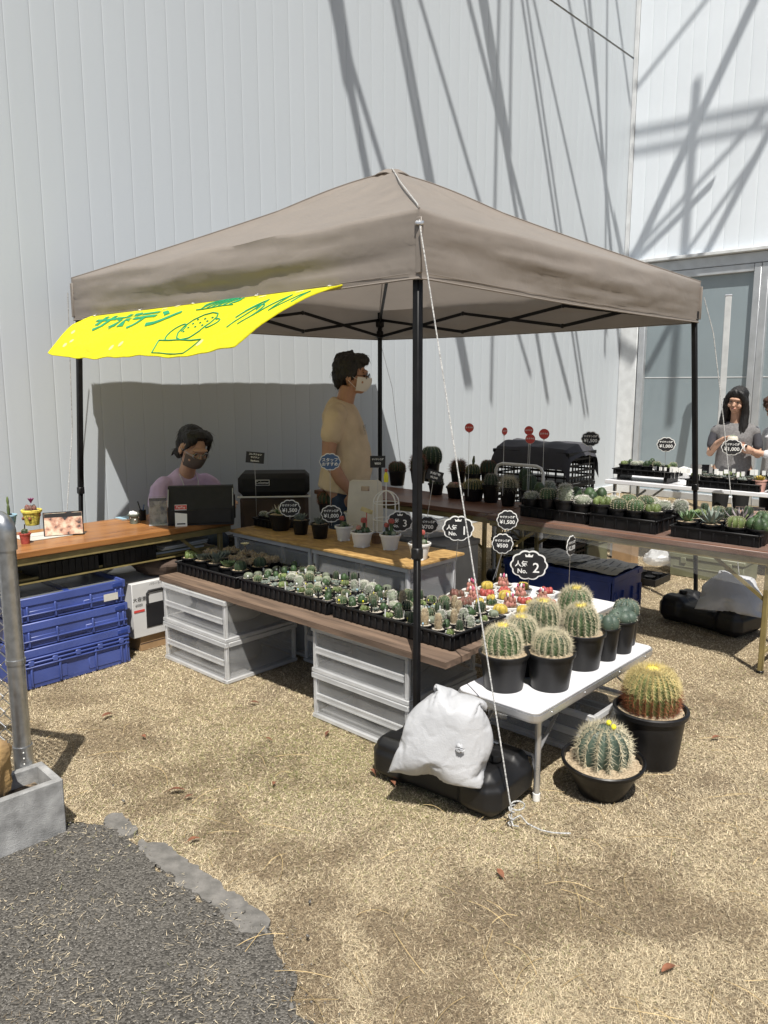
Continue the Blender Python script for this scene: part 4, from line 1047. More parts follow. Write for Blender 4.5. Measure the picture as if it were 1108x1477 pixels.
# ---- black crates stack with a grey cloth, and a white tube hand truck
def open_crate(label, a, b, z0, w, d, h, group):
    t = ab_thing('plastic_crate', label, 'crate', a, b, z0, 0, group)
    f = MB(); f.box((0, 0, .008), (w, d, .014))
    for z in (.05, .10, .15, .20, .25):
        if z < h - .03:
            for sy in (-1, 1): f.box((0, sy * (d / 2 - .006), z), (w, .010, .016))
            for sx in (-1, 1): f.box((sx * (w / 2 - .006), 0, z), (.010, d - .02, .016))
    f.build('lattice', 'black_plastic', t, smooth=False)
    for sx in (-1, 1):
        for sy in (-1, 1): MB().box((sx * (w / 2 - .012), sy * (d / 2 - .012), h / 2), (.022, .022, h), .002).build('corner_post', 'black_plastic', t)
    r = MB()
    for sy in (-1, 1): r.box((0, sy * (d / 2 - .004), h - .015), (w + .01, .018, .03), .003)
    for sx in (-1, 1): r.box((sx * (w / 2 - .004), 0, h - .015), (.018, d - .03, .03), .003)
    r.build('rim', 'black_plastic', t)
    k = MB()
    for i in range(9):
        for sx in (-1, 1): k.box((sx * (w / 2 - .007), -d / 2 + d * (i + .5) / 9, h / 2), (.008, .006, h - .03))
        for sy in (-1, 1): k.box((-w / 2 + w * (i + .5) / 9, sy * (d / 2 - .007), h / 2), (.006, .008, h - .03))
    k.build('upright', 'black_plastic', t, smooth=False)
    return t
for i in range(4): open_crate('black lattice crate in the stack behind the dark cacti, ' + ('at the bottom', 'second from the bottom', 'third from the bottom', 'on top')[i], 3.42, 1.44, .003 + .265 * i, .46, .74, .262, 'black crates stacked behind the trestle table')
dk = ab_thing('shade_cloth', 'dark grey cloth spread over the black crate stack', 'cloth', 3.42, 1.44, 1.066)
MB().grid(lambda u, v: ((u - .5) * .52, (v - .5) * .78, .012 + .05 * (1 - (2 * u - 1) ** 2) + .02 * noise.noise((u * 5, v * 5, 1)) - (.10 * max(0, abs(2 * v - 1) - .86) / .14) - .16 * max(0, abs(2 * u - 1) - .9) / .1), 26, 30).build('cloth', 'sleeve_dark', dk)
ht = ab_thing('hand_truck', 'white tubular hand truck handle standing behind the dark cacti', 'hand truck', 2.78, 1.28, 0.0)
MB().tube([(0, -.22, .02), (0, -.22, .93), (0, -.20, .965), (0, -.16, .98), (0, .16, .98), (0, .20, .965), (0, .22, .93), (0, .22, .02)], .013, 10).build('handle_frame', 'white_paint', ht)
for z in (.25, .55): MB().tube([(0, -.22, z), (0, .22, z)], .010, 8).build('cross_bar', 'white_paint', ht)
MB().box((.12, 0, .03), (.26, .40, .02), .004).build('platform', 'white_paint', ht)
for sy in (-1, 1): MB().tube([(-.02, sy * .20, .05), (-.02, sy * .245, .05)], .05, 16).build('wheel', 'black_plastic', ht)

# ---- soft cooler bag on a box, chair
lidbox('storage_box', 'dark storage box under the black cooler bag', 1.02, 1.40, 2.16, 2.80, 0.003, .46, 'fabric_black', None)
cb = ab_thing('cooler_bag', 'black and brown soft cooler bag with pale piping near the grey wall', 'cooler bag', 1.22, 2.42, .466, R(-42))
cm = MB(); cm.box((0, 0, .17), (.50, .30, .34), .03); cm.build('body', 'fabric_brown', cb)
cl = MB(); cl.box((0, 0, .42), (.52, .32, .165), .035); cl.build('lid', 'fabric_black', cb)
MB().tube([(-.262, -.163, .335), (.262, -.163, .335), (.262, .163, .335), (-.262, .163, .335)], .007, 6, closed=True).build('piping', 'white_paint', cb)
bd = MB().box((-.08, -.1625, .44), (.10, .004, .042), .001).build('badge', 'white_print', cb); MB().box((-.08, -.165, .44), (.092, .003, .034), .001).build('badge_face', 'fabric_black', bd)
lettering('Coleman', .028, bd, lambda x, y: (x - .08, -.1675, y + .44))
fs = thing('folding_step_stool', 'cream folded step stool with a grip slot standing on the strand board', 'step stool', gz(526, 766, .699), R(-6))
def sb(u, v):
    x = (u - .5) * (.215 - .03 * v ** 3); return (x, .04 * v + .010 * (2 * u - 1) ** 2, .31 * v)
for nm, (u0, u1, v0, v1) in (('panel', (0, 1, 0, .80)), ('panel', (0, .36, .80, .90)), ('panel', (.64, 1, .80, .90)), ('top_rail', (0, 1, .90, 1))):
    k = MB(); k.grid(lambda u, v: sb(u0 + (u1 - u0) * u, v0 + (v1 - v0) * v), 8, 6); k.grid(lambda u, v: Vector(sb(u0 + (u1 - u0) * (1 - u), v0 + (v1 - v0) * v)) + Vector((0, .016, 0)), 8, 6); k.build(nm, 'cream_plastic', fs)
ed = [sb(t, 0) for t in (0, .5, 1)] + [sb(1, t) for t in (.3, .6, .9, .97)] + [sb(t, 1.0) for t in (.93, .75, .5, .25, .07)] + [sb(0, t) for t in (.97, .9, .6, .3)]
MB().tube([Vector(p) + Vector((0, .008, 0)) for p in ed], .009, 6, closed=True).build('edge', 'cream_plastic', fs)
for sx in (-1, 1): MB().bar((sx * .085, .060, .004), (sx * .080, .085, .27), .026, .014, .003).build('leg', 'cream_plastic', fs)
for i in range(9): MB().box((0, .014 + .004 * i - .006, .04 + .022 * i), (.15, .004, .006), .001).build('tread_rib', 'cream_plastic', fs)

# ================================================================ fence post, chain link, block and rock at the left edge
PB = Vector((-1.335, 2.665, 0))
ck = thing('concrete_block', 'rough grey concrete kerb block holding the fence post', 'block', (-1.143, 2.551, 0), R(45))
bk = MB(); bk.box((-.40, .012, .110), (.80, .026, .220), .004); bk.box((-.014, .095, .110), (.028, .138, .220), .004); bk.box((-.40, .176, .110), (.80, .026, .220), .004); bk.box((-.40, .095, .02), (.77, .138, .04))
bk.build('shell', 'concrete', ck, smooth=False)
MB().box((-.41, .095, .10), (.74, .134, .12)).build('soil_fill', 'soil', ck, smooth=False)
fp = thing('fence_post', 'galvanised steel fence post with elbow cap in the concrete block', 'fence post', (PB.x, PB.y, .14), 0); fp.scale = (.86, .86, .955)
FD = Vector((-.707, -.707, 0))            # the fence runs this way
MB().tube([(0, 0, 0), (0, 0, .98)], .036, 20).build('post', 'steel_galv', fp)
F2 = Vector((-.96, .28, 0)); eb = [(0, 0, .93), (0, 0, 1.0)] + [tuple(F2 * (.035 - .035 * math.cos(R(a))) + Vector((0, 0, 1.0 + .035 * math.sin(R(a))))) for a in (25, 50, 75, 90)] + [tuple(F2 * .07 + Vector((0, 0, 1.035)))]
MB().tube(eb, .042, 20).build('elbow', 'steel_galv', fp)
MB().tube([tuple(F2 * .05 + Vector((0, 0, 1.035))), tuple(F2 * 1.6 + Vector((0, 0, 1.035)))], .030, 14).build('top_rail', 'steel_galv', fp)
MB().lathe([(.0365, 0), (.040, 0), (.040, .018), (.0365, .018)], 20, (0, 0, .49)).build('band', 'steel_galv', fp)
MB().lathe([(.037, 0), (.0405, 0), (.0405, .13), (.037, .13)], 20, (0, 0, .03)).build('sleeve', 'steel_galv', fp)
rv = MB()
for i in range(5): rv.ell((.02, -.036, .05 + .023 * i), .0035, 8)
rv.build('sleeve_rivets', 'white_paint', fp)
FD_ = FD; FD = F2
fl = thing('chain_link_fence', 'silver chain link mesh stretched from the galvanised post', 'fence', tuple(PB + FD * .04 + Vector((0, 0, .26))), 0)
pit = .060; nz = 13
for k in range(14):
    P = []; ph = k % 2
    for i in range(nz * 2 + 1):
        xx = .012 + pit * k / 1.0 * .5 + (pit * .5 if (i % 2) else 0) * 1.0; off = .0035 if (i % 2) else -.0035
        q = FD * (pit * .5 * (k + (1.04 if (i + k) % 2 else -.04))) + Vector((-FD.y, FD.x, 0)) * (.0035 if (i + k) % 2 else -.0035)
        P.append((q.x, q.y, .03 * i))
    MB().tube(P, .0027, 5, caps=False).build('wire', 'steel_galv', fl)
for z in (.30, .55, .80): MB().tube([(0, 0, z), tuple(-FD * .05 + Vector((0, 0, z)))], .0025, 5).build('tie_wire', 'steel_galv', fl)
FD = FD_; rk = MB()
def rock(u, v):
    a = 2 * math.pi * u; ph = math.pi * v; d = Vector((math.cos(a) * math.sin(ph), math.sin(a) * math.sin(ph), -math.cos(ph)))
    k = 1 + .35 * noise.noise(d * 1.3 + Vector((4, 1, 2))) + .14 * noise.noise(d * 3.5) + .06 * noise.noise(d * 9)
    d = Vector([math.copysign(abs(c) ** .8, c) for c in d])
    return Vector((d.x * .15, d.y * .075, d.z * .165)) * k
rk.grid(rock, 56, 36, wrap=True); o = rk.build('boulder', 'rock', ang=30); q = Vector((-1.143, 2.551, 0)) + FD * .30 + Vector((-.707, .707, 0)) * .080
o.location = (q.x, q.y, .30); o.rotation_euler.z = R(45)
tag(o, 'golden brown rock resting in the concrete block by the fence post', 'rock')
# ---- leaning metal pole and wooden stand by the glazed wall
lp_ = thing('metal_pole', 'square grey metal pole leaning against the glazed wall', 'pole', gz(1031, 742), 0)
q0 = gz(1031, 742); q1 = gd(1051, 428, q0.y + .55)
world_build(MB().bar(q0, q1, .075, .075, .006), 'shaft', 'grey_box', lp_); world_build(MB().bar(q1, q1 + (q1 - q0).normalized() * .02, .085, .085, .004), 'end_cap', 'alu', lp_)
ws = thing('wooden_stand', 'brown timber stand beside the woman in the grey top', 'stand', AB(5.02, -.42, 0), ROT + R(45))
MB().box((0, 0, .985), (.46, .30, .05), .004).build('top_board', 'wood_stand', ws)
for sx in (-1, 1):
    for sy in (-1, 1): MB().bar((sx * .19, sy * .11, 0), (sx * .19, sy * .11, .96), .06, .045, .003).build('leg', 'wood_stand', ws)
for sy in (-1, 1): MB().bar((-.16, sy * .11, .45), (.16, sy * .11, .45), .04, .03, .003).build('rail', 'wood_stand', ws)
# ================================================================ plants
def pot_prof(r, h, base=.74, lip=.006, soil=.86):
    rb = r * base
    return [(0, 0), (rb * .96, 0), (rb, .004), (r * .97, h - lip * 2.2), (r + lip * .6, h - lip * 2), (r + lip * .8, h - lip * .4), (r + lip * .3, h), (r - lip * .3, h - .001), (r * .93, h - lip * 2), (r * .90, h * soil)]
def add_pot(t, r, h, mtl='black_plastic', gm='gravel', base=.74, lip=.006, n=22, soil=.88, feet=0):
    po = MB().lathe(pot_prof(r, h, base, lip, soil), n).build('pot', mtl, t, ang=35)
    zs = h * soil; g_ = MB()
    def so(u, v):
        a = 2 * math.pi * u; q = r * .915 * v; x, y = q * math.cos(a), q * math.sin(a)
        return (x, y, zs + .10 * r * (1 - v * v) + .05 * r * noise.noise((x * 120, y * 120, r * 50)))
    g_.grid(so, max(12, n), 6, wrap=True); g_.build('grit', gm, t)
    for k in range(feet):
        a = 6.28 * k / feet; MB().box((r * base * .9 * math.cos(a), r * base * .9 * math.sin(a), .003), (.016, .016, .012), .003).build('pot_foot', mtl, po)
    return zs
def needle(m, p, d, L, w):
    d = d.normalized(); a = Vector((0, 0, 1)) if abs(d.z) < .9 else Vector((1, 0, 0)); e = d.cross(a).normalized() * w; f = d.cross(e.normalized()) * w
    m.add([p + e, p - e * .5 + f * .87, p - e * .5 - f * .87, p + d * L], [(0, 1, 3), (1, 2, 3), (2, 0, 3)])
def barrel(t, z0, Rr, H, ribs, bm, sm, sl, rows=10, per=8, depth=.16, wool=None, w=.0008, sm2=None, seed=1, taper=.0, sq=.62, low=.22, top=.97, cx=0.0, cy=0.0, name='cactus', nth=5, up=.25):
    """globular or columnar ribbed cactus: body, spines, woolly crown"""
    r_ = random.Random(seed); m = MB(); nv = 14
    def pr(v):                                   # v 0 bottom .. 1 top
        ph = -math.pi / 2 * low * 2 + (math.pi / 2 + math.pi / 2 * low * 2) * v
        return max(0.0, math.cos(ph)) ** sq * (1 - taper * v), (math.sin(ph) + math.sin(math.pi / 2 * low * 2)) / (1 + math.sin(math.pi / 2 * low * 2))
    def pt(a, v, dd=0.0):
        c, z = pr(v); k = abs(math.sin(ribs * a / 2)); k = 1 - depth * (k ** 1.3); k = k + (1 - k) * max(0, v - .85) * 4 if v > .85 else k
        q = Rr * c * k + dd; return Vector((cx + q * math.cos(a), cy + q * math.sin(a), z0 + H * z - H * .02))
    m.grid(lambda u, v: pt(2 * math.pi * u, v), ribs * nth, nv, wrap=True)
    bo = m.build(name, bm, t, ang=60)
    if per:
        sp = [MB(), MB()]
        for i in range(ribs):
            a = 2 * math.pi * i / ribs
            for j in range(rows):
                v = .10 + (top - .10) * (j + r_.random() * .3) / rows
                p = pt(a, v); c, _ = pr(v); nrm = (pt(a, v, .01) - p); nz = Vector((math.cos(a), math.sin(a), 0)) * max(.15, c) + Vector((0, 0, 1)) * (v * 1.25 - .35); nz.normalize()
                tz = Vector((-math.sin(a), math.cos(a), 0)); ty = nz.cross(tz)
                for q in range(per):
                    an = 2 * math.pi * (q + r_.random() * .5) / per; lean = .55 + .75 * r_.random()
                    d = nz * (1.05 - .4 * lean) + (tz * math.cos(an) + ty * math.sin(an)) * lean
                    if q == 0: d = nz + ty * .2
                    needle(sp[1 if (sm2 and v < .34 + .12 * r_.random()) else 0], p, d, sl * (.65 + .5 * r_.random()), w)
        sp[0].build('spines', sm, bo, smooth=False)
        if sm2: sp[1].build('spines', sm2, bo, smooth=False)
    if wool:
        wl = MB(); c, z = pr(.93); wl.ell((cx, cy, z0 + H * .945), (Rr * .30, Rr * .30, H * .07), 14)
        for k in range(70):
            a = r_.random() * 6.28; q = Rr * .32 * math.sqrt(r_.random()); needle(wl, Vector((cx + q * math.cos(a), cy + q * math.sin(a), z0 + H * .95)), Vector((math.cos(a) * q / Rr * 2, math.sin(a) * q / Rr * 2, 1)), sl * .7, w * 1.5)
        wl.build('crown_wool', wool, bo, ang=80)
    return bo
def rosette(t, z0, Rr, n, mtl, ln=1.0, wd=.28, up=.5, seed=1, thick=.10, name='leaves', twist=2.4):
    r_ = random.Random(seed); m = MB()
    for k in range(n):
        f = k / n; a = k * twist; el = R(12) + (R(78) - R(12)) * (1 - f) * up * 1.3 if False else R(15 + 65 * f * up * 1.3); L_ = Rr * ln * (1.05 - .45 * f) * (.9 + .2 * r_.random()); w_ = Rr * wd * (1.1 - .4 * f)
        d = Vector((math.cos(a), math.sin(a), 0)); s_ = Vector((-math.sin(a), math.cos(a), 0)); P = []; W = []
        for i in range(6):
            q = i / 5; e = el + .35 * q * (1 - f)
            P.append(Vector((0, 0, z0)) + d * (L_ * q * math.cos(e) * .95) + Vector((0, 0, 1)) * (L_ * q * math.sin(e)))
            W.append((max(.0004, w_ * (math.sin(math.pi * min(1, .22 + q * .78)) ** .8)), max(.0004, w_ * thick * 3 * (1 - q * .8))))
        m.tube(P, W, 6)
    return m.build(name, mtl, t, ang=60)
def cluster(t, z0, Rr, n, br, mtl, sm=None, seed=1, sl=.006, per=26, name='cactus_head', col_h=1.0, w=.0005):
    r_ = random.Random(seed); m = MB(); s = MB()
    for k in range(n):
        q = Rr * math.sqrt((k + .3) / n); a = k * 2.4; b_ = br * (.8 + .4 * r_.random()); h = b_ * col_h * (.9 + .3 * r_.random())
        c = Vector((q * math.cos(a), q * math.sin(a), z0 + h * .55)); m.ell(c, (b_, b_, h), 10)
        if sm:
            for i in range(per):
                th = r_.random() * 6.28; ph = math.acos(1 - 1.3 * r_.random()); d = Vector((math.sin(ph) * math.cos(th), math.sin(ph) * math.sin(th), math.cos(ph)))
                needle(s, c + Vector((d.x * b_ * .95, d.y * b_ * .95, d.z * h * .95)), d + Vector((r_.random() - .5, r_.random() - .5, r_.random() - .5)) * .8, sl * (.6 + .7 * r_.random()), w)
    bo = m.build(name, mtl, t, ang=70)
    if sm: s.build('spines', sm, bo, smooth=False)
    return bo
def woolly(t, z0, Rr, H, mtl, sm, seed=1, n=420, sl=.006, w=.0006, name='cactus'):
    """column or ball under a coat of fine pale spines"""
    r_ = random.Random(seed); m = MB(); s = MB()
    def pt(a, v):
        ph = -.75 + (math.pi / 2 + .75) * v; c = max(0, math.cos(ph)) ** .6; zz = (math.sin(ph) + math.sin(.75)) / (1 + math.sin(.75))
        q = Rr * c * (1 + .05 * math.sin(a * 13 + v * 30)); return Vector((q * math.cos(a), q * math.sin(a), z0 + H * zz))
    m.grid(lambda u, v: pt(6.2832 * u, v), 26, 14, wrap=True); bo = m.build(name, mtl, t)
    for k in range(n):
        a = r_.random() * 6.28; v = .05 + .93 * r_.random() ** .8; p = pt(a, v); d = Vector((math.cos(a), math.sin(a), (v - .35) * 1.6)) + Vector((r_.random() - .5, r_.random() - .5, r_.random() - .5)) * 1.4
        needle(s, p, d, sl * (.5 + r_.random()), w)
    s.build('spines', sm, bo, smooth=False); return bo
def stick(t, x, y, z, h, mtl='black_plastic', w=.010, lean=.1, name='plant_label'):
    return MB().bar((x, y, z - .01), (x + lean * h * .4, y, z + h), w, .0016).build(name, mtl, t, smooth=False)
def bead(t, x, y, z, mtl, h=.022, r=.0045):
    m = MB(); m.tube([(x, y, z - .005), (x, y, z + h)], .0008, 4); m.ell((x, y, z + h), (r, r, r * 1.35), 8); return m.build('bead_pick', mtl, t)
def flower(t, x, y, z, r, mtl, n=12, cup=.5):
    m = MB()
    for k in range(n):
        a = 6.28 * k / n; d = Vector((math.cos(a), math.sin(a), 0)); s = Vector((-d.y, d.x, 0)); b = Vector((x, y, z))
        m.add([b, b + d * r * .6 + s * r * .22 + Vector((0, 0, r * cup)), b + d * r + Vector((0, 0, r * cup * 1.3)), b + d * r * .6 - s * r * .22 + Vector((0, 0, r * cup))], [(0, 1, 2, 3)])
    m.ell((x, y, z + r * .25), r * .2, 6); return m.build('flower', mtl, t, smooth=False)
def plant(name, label, cat, loc, group=None, rz=None): return thing(name, label, cat, loc, random.random() * 6.28 if rz is None else rz, group)

# ---- trays
def tray(label, a, b, z, w, d, h=.072, mtl='black_plastic', ribs=14, group=None, rz=0.0, cells=None):
    t = ab_thing('nursery_tray', label, 'tray', a, b, z, rz, group)
    body = MB(); body.box((0, 0, .003), (w - .02, d - .02, .005))
    for sy in (-1, 1):
        body.box((0, sy * (d / 2 - .012), h / 2), (w - .02, .004, h - .004))
    for sx in (-1, 1): body.box((sx * (w / 2 - .012), 0, h / 2), (.004, d - .025, h - .004))
    body.build('tray_wall', mtl, t, smooth=False)
    rm = MB()
    for sy in (-1, 1): rm.box((0, sy * (d / 2 - .006), h - .005), (w, .012, .010), .002)
    for sx in (-1, 1): rm.box((sx * (w / 2 - .006), 0, h - .005), (.012, d - .0245, .010), .002)
    rm.build('rim', mtl, t)
    for i in range(ribs):
        y = -d / 2 + d * (i + .5) / ribs
        MB().box((-w / 2 + .007, y, h / 2 - .006), (.007, .010, h - .020), .0015).build('rib', mtl, t)
    nr = max(4, int(ribs * w / d))
    for i in range(nr):
        x = -w / 2 + w * (i + .5) / nr
        MB().box((x, -d / 2 + .007, h / 2 - .006), (.010, .007, h - .020), .0015).build('rib', mtl, t)
    if cells:
        cw = MB(); nx, ny = cells; z_ = h - .012
        for i in range(1, nx): cw.box((-w / 2 + w * i / nx, 0, z_), (.010, d - .03, .006))
        for j in range(1, ny): cw.box((0, -d / 2 + d * j / ny, z_ - .002), (w - .03, .010, .006))
        cw.build('cell_grid', mtl, t, smooth=False)
    return t
BZ = .503
TA = 'black nursery trays on the plank bench'
tray('black nursery tray of leafy succulents on the plank bench beside the lantern carton', .215, 1.60, BZ, .40, .60, .066, group=TA)
tray('black nursery tray of tiny cacti in the middle of the plank bench', .215, .925, BZ, .40, .70, .070, ribs=18, cells=(6, 10), group=TA)
tray('black nursery tray of tiny cacti on the bench behind the front tent leg', .215, .185, BZ, .40, .74, .070, ribs=19, cells=(6, 10), group=TA)

# ---- tiny potted cacti: one prototype of each kind, then copies
def proto(kind, seed):
    t = thing('potted_cactus', '', 'cactus', (0, 0, 0)); z = add_pot(t, .033, .062, 'black_plastic', 'grit_pale', .70, .0035, 14, .93)
    L = {}
    if kind == 0: woolly(t, z, .022, .052, 'cactus_pale', 'spine_white', seed, 380, .007); L = 'tiny white woolly column cactus'
    if kind == 1: woolly(t, z, .027, .028, 'cactus_pale', 'spine_white', seed, 380, .006); L = 'tiny white dome cactus'
    if kind == 2: barrel(t, z, .027, .032, 8, 'cactus_pale', None, 0, per=0, depth=.20, seed=seed); L = 'tiny smooth grey green star cactus'
    if kind == 3: cluster(t, z, .022, 9, .009, 'succ_grey', 'spine_white', seed, .004, 10); L = 'tiny cluster of pale round cactus heads'
    if kind == 4: rosette(t, z, .030, 22, 'succ_grey', 1.0, .16, .6, seed); L = 'tiny pointed grey succulent'
    if kind == 5: barrel(t, z, .020, .052, 7, 'cactus_dark', 'spine_grey', .006, 7, 4, .25, seed=seed, low=.05, sq=.4, w=.0006); L = 'tiny dark green column cactus'
    if kind == 6: cluster(t, z, .020, 7, .011, 'cactus_lime', 'spine_pale', seed, .005, 14, col_h=1.4); L = 'tiny lime green clump cactus'
    if kind == 7: woolly(t, z, .018, .075, 'cactus_tan', 'spine_pale', seed, 420, .005); L = 'tiny tall tan column cactus'
    if kind == 8: barrel(t, z, .027, .036, 14, 'cactus_green', 'spine_pale', .006, 6, 4, .15, seed=seed, w=.0006); L = 'tiny round green cactus'
    if kind == 9: cluster(t, z, .012, 3, .016, 'cactus_green', 'spine_grey', seed, .004, 16, col_h=1.2); L = 'tiny dark three headed cactus'
    return t, L
PR = {}
def tiny(kind, pos, where, group, rz=None, sc=1.0, extra=None):
    if kind not in PR:
        t, L = proto(kind, kind + 3); PR[kind] = [t, L, False]
    t, L, used = PR[kind]
    if used:
        c = copy_tree(t)
        for ch in list(c.children):
            if ch.name.split('.')[0] in ('plant_label', 'bead_pick'): bpy.data.objects.remove(ch)
    else: c = t; PR[kind][2] = True
    c.location = pos; c.rotation_euler = (0, 0, random.random() * 6.28 if rz is None else rz); c.scale = (sc, sc, sc)
    c['label'] = L + ' ' + where; c['group'] = L.replace('cactus', 'cacti').replace('succulent', 'succulents') + ' ' + where
    return c
rk_ = random.Random(21); todo = []
for (bc, d, wh) in ((.925, .70, 'in the middle bench tray'), (.185, .74, 'in the tent leg tray')):
    for i in range(6):
        for j in range(10):
            a = .215 - .19 + .38 * (i + .5) / 6; b = bc - d / 2 + .008 + (d - .016) * (j + .5) / 10
            if wh.startswith('in the tent'): kind = rk_.choice((8, 8, 2, 9, 3, 7, 1, 2, 6, 5, 4, 0, 9, 5))
            else: kind = rk_.choice((0, 1, 3, 4, 2, 9, 0, 6, 3, 4, 5, 1, 9, 3, 5, 8))
            if wh.startswith('in the middle') and j >= 8: kind = rk_.choice((2, 9, 8))
            row = 'in the front row of ' if i == 0 else ('in the back row of ' if i == 5 else 'in inner rows of ')
            todo.append((kind, a + rk_.uniform(-.005, .005), b + rk_.uniform(-.006, .006), row + wh[3:]))
bead_jobs = []
for kind, a, b, wh in todo:
    c = tiny(kind, AB(a, b, BZ + .012), wh, None, sc=rk_.uniform(.82, 1.02)); q = rk_.random()
    if q < .75: bead_jobs.append((c, 's'))
    if rk_.random() < .5: bead_jobs.append((c, rk_.choice(('bead_yellow', 'bead_white', 'bead_blue', 'bead_yellow', 'bead_white'))))
for c, k in bead_jobs:
    z = .058; a = rk_.random() * 6.28
    if k == 's': stick(c, .024 * math.cos(a), .024 * math.sin(a), z, rk_.uniform(.022, .050), 'white_plastic' if rk_.random() < .22 else 'black_plastic', w=.009, lean=rk_.uniform(-.3, .3))
    else: bead(c, .024 * math.cos(a), .024 * math.sin(a), z, k, rk_.uniform(.008, .02))

# ---- leafy succulents in the first tray (each its own kind of look)
A1 = [(0, .09, 1.84, 'lime'), (1, .10, 1.73, 'grey'), (2, .11, 1.61, 'agave'), (3, .10, 1.48, 'flat'), (4, .10, 1.37, 'star'), (5, .23, 1.82, 'brown'), (6, .23, 1.70, 'greybig'), (7, .24, 1.58, 'brown'), (8, .23, 1.46, 'brown'), (9, .34, 1.78, 'brown'), (10, .35, 1.65, 'flower'), (11, .35, 1.52, 'brown'), (12, .34, 1.40, 'brown'), (13, .23, 1.36, 'star')]
LBL = {'lime': 'lime green leafy succulent at the corner of the leafy tray', 'grey': 'grey green pointed succulent beside the lime green one', 'agave': 'spiky grey agave with narrow upright leaves in the leafy tray', 'flat': 'low dark green succulent beside the spiky agave', 'star': 'smooth ribbed star cactus at the end of the leafy tray', 'brown': 'brownish clump of small succulent heads in the leafy tray', 'greybig': 'broad grey succulent behind the pointed one in the leafy tray', 'flower': 'clump succulent with an open cream flower in the leafy tray'}
for k, a, b, kd in A1:
    t = plant('potted_succulent', LBL[kd], 'succulent', AB(a, b, BZ + .012), 'brown clump succulents in the leafy tray' if kd == 'brown' else ('star cacti in the leafy tray' if kd == 'star' else None))
    z = add_pot(t, .052, .078, 'black_plastic', 'gravel', .74, .005, 18, .9)
    if kd == 'lime': cluster(t, z, .030, 9, .016, 'cactus_lime', None, k, col_h=1.3)
    if kd == 'grey': rosette(t, z, .062, 40, 'succ_grey', 1, .13, .6, k)
    if kd == 'greybig': rosette(t, z, .060, 36, 'succ_grey', 1, .17, .55, k)
    if kd == 'agave': rosette(t, z, .085, 46, 'succ_grey', 1, .07, .75, k)
    if kd == 'flat': rosette(t, z, .060, 26, 'succ_green', 1, .26, .45, k)
    if kd == 'star': barrel(t, z, .036, .055, 8, 'cactus_dark', 'spine_grey', .003, 8, 3, .22, seed=k, w=.0007)
    if kd in ('brown', 'flower'): cluster(t, z, .046, 16, .014, 'succ_brown', 'spine_pale', k, .010, 22, col_h=1.3, w=.0007)
    if kd == 'flower':
        m = MB().tube([(0, 0, z + .02), (.004, 0, z + .06)], .005, 6); m.build('flower_stem', 'succ_brown', t); flower(t, .004, 0, z + .058, .030, 'flower_cream', 14, .5)

# ---- white pots of pink, yellow and dark red cacti on the white table
WPZ = .432; pts = []
wp = [(.66, .34, 'dark'), (.66, .235, 'dark'), (.655, .13, 'mix'), (.66, .02, 'yellow'), (.70, -.10, 'yellow'), (.77, .36, 'dark'), (.765, .25, 'pink'), (.77, .145, 'mix'), (.78, .03, 'pink'), (.80, -.08, 'mix'), (.885, .35, 'pink'), (.88, .24, 'red'), (.89, .125, 'yellow'), (.90, .015, 'red'), (.92, -.10, 'red'), (1.0, .34, 'yellow'), (1.0, .23, 'red'), (1.01, .11, 'pink'), (1.03, -.01, 'pink'), (1.05, -.13, 'dark'), (1.12, .30, 'pink'), (1.13, .18, 'yellow'), (1.15, .05, 'red'), (1.18, -.09, 'red')]
WL = {'dark': 'dark red clumped cactus in a white pot on the white table', 'mix': 'green and orange cactus in a white pot on the white table', 'yellow': 'yellow ribbed cactus in a white pot on the white table', 'pink': 'pale pink clumped cactus in a white pot on the white table', 'red': 'coral red clumped cactus in a white pot on the white table'}
wpro = {}
for a, b, kd in wp:
    pos = AB(a + rk_.uniform(-.01, .01), b + rk_.uniform(-.01, .01), WPZ)
    if kd in wpro: t = copy_tree(wpro[kd]); t.location = pos; t.rotation_euler.z = rk_.random() * 6.28
    else:
        t = plant('potted_cactus', WL[kd], 'cactus', pos, 'white pots of ' + kd + ' cacti on the white table'); wpro[kd] = t
        z = add_pot(t, .047, .058, 'white_plastic', 'soil', .72, .005, 22, .9)
        if kd == 'dark': cluster(t, z, .030, 13, .012, 'moon_dark', 'spine_grey', 3, .007, 12, col_h=1.4)
        if kd == 'mix': 
            barrel(t, z, .028, .036, 9, 'cactus_green', 'spine_pale', .006, 5, 3, .2, seed=4, w=.0006); cluster(t, z + .030, .020, 6, .009, 'moon_yellow', None, 5, col_h=1.2)
        if kd == 'yellow': barrel(t, z, .033, .040, 9, 'moon_yellow', 'spine_grey', .006, 5, 3, .24, seed=6, w=.0006)
        if kd == 'pink':
            barrel(t, z, .028, .030, 9, 'moon_pink', 'spine_grey', .005, 5, 3, .22, seed=7, w=.0006); cluster(t, z + .024, .022, 7, .008, 'moon_pink', None, 8, col_h=1.6)
            for q in range(4): MB().ell((.014 * math.cos(q * 1.7), .014 * math.sin(q * 1.7), z + .052), (.005, .005, .010), 8).build('bud', 'flower_pink' if q % 2 else 'white_plastic', t)
        if kd == 'red': cluster(t, z, .028, 11, .013, 'moon_red', 'spine_grey', 9, .006, 8, col_h=1.2); 
    t.scale = (rk_.uniform(1.0, 1.2),) * 3

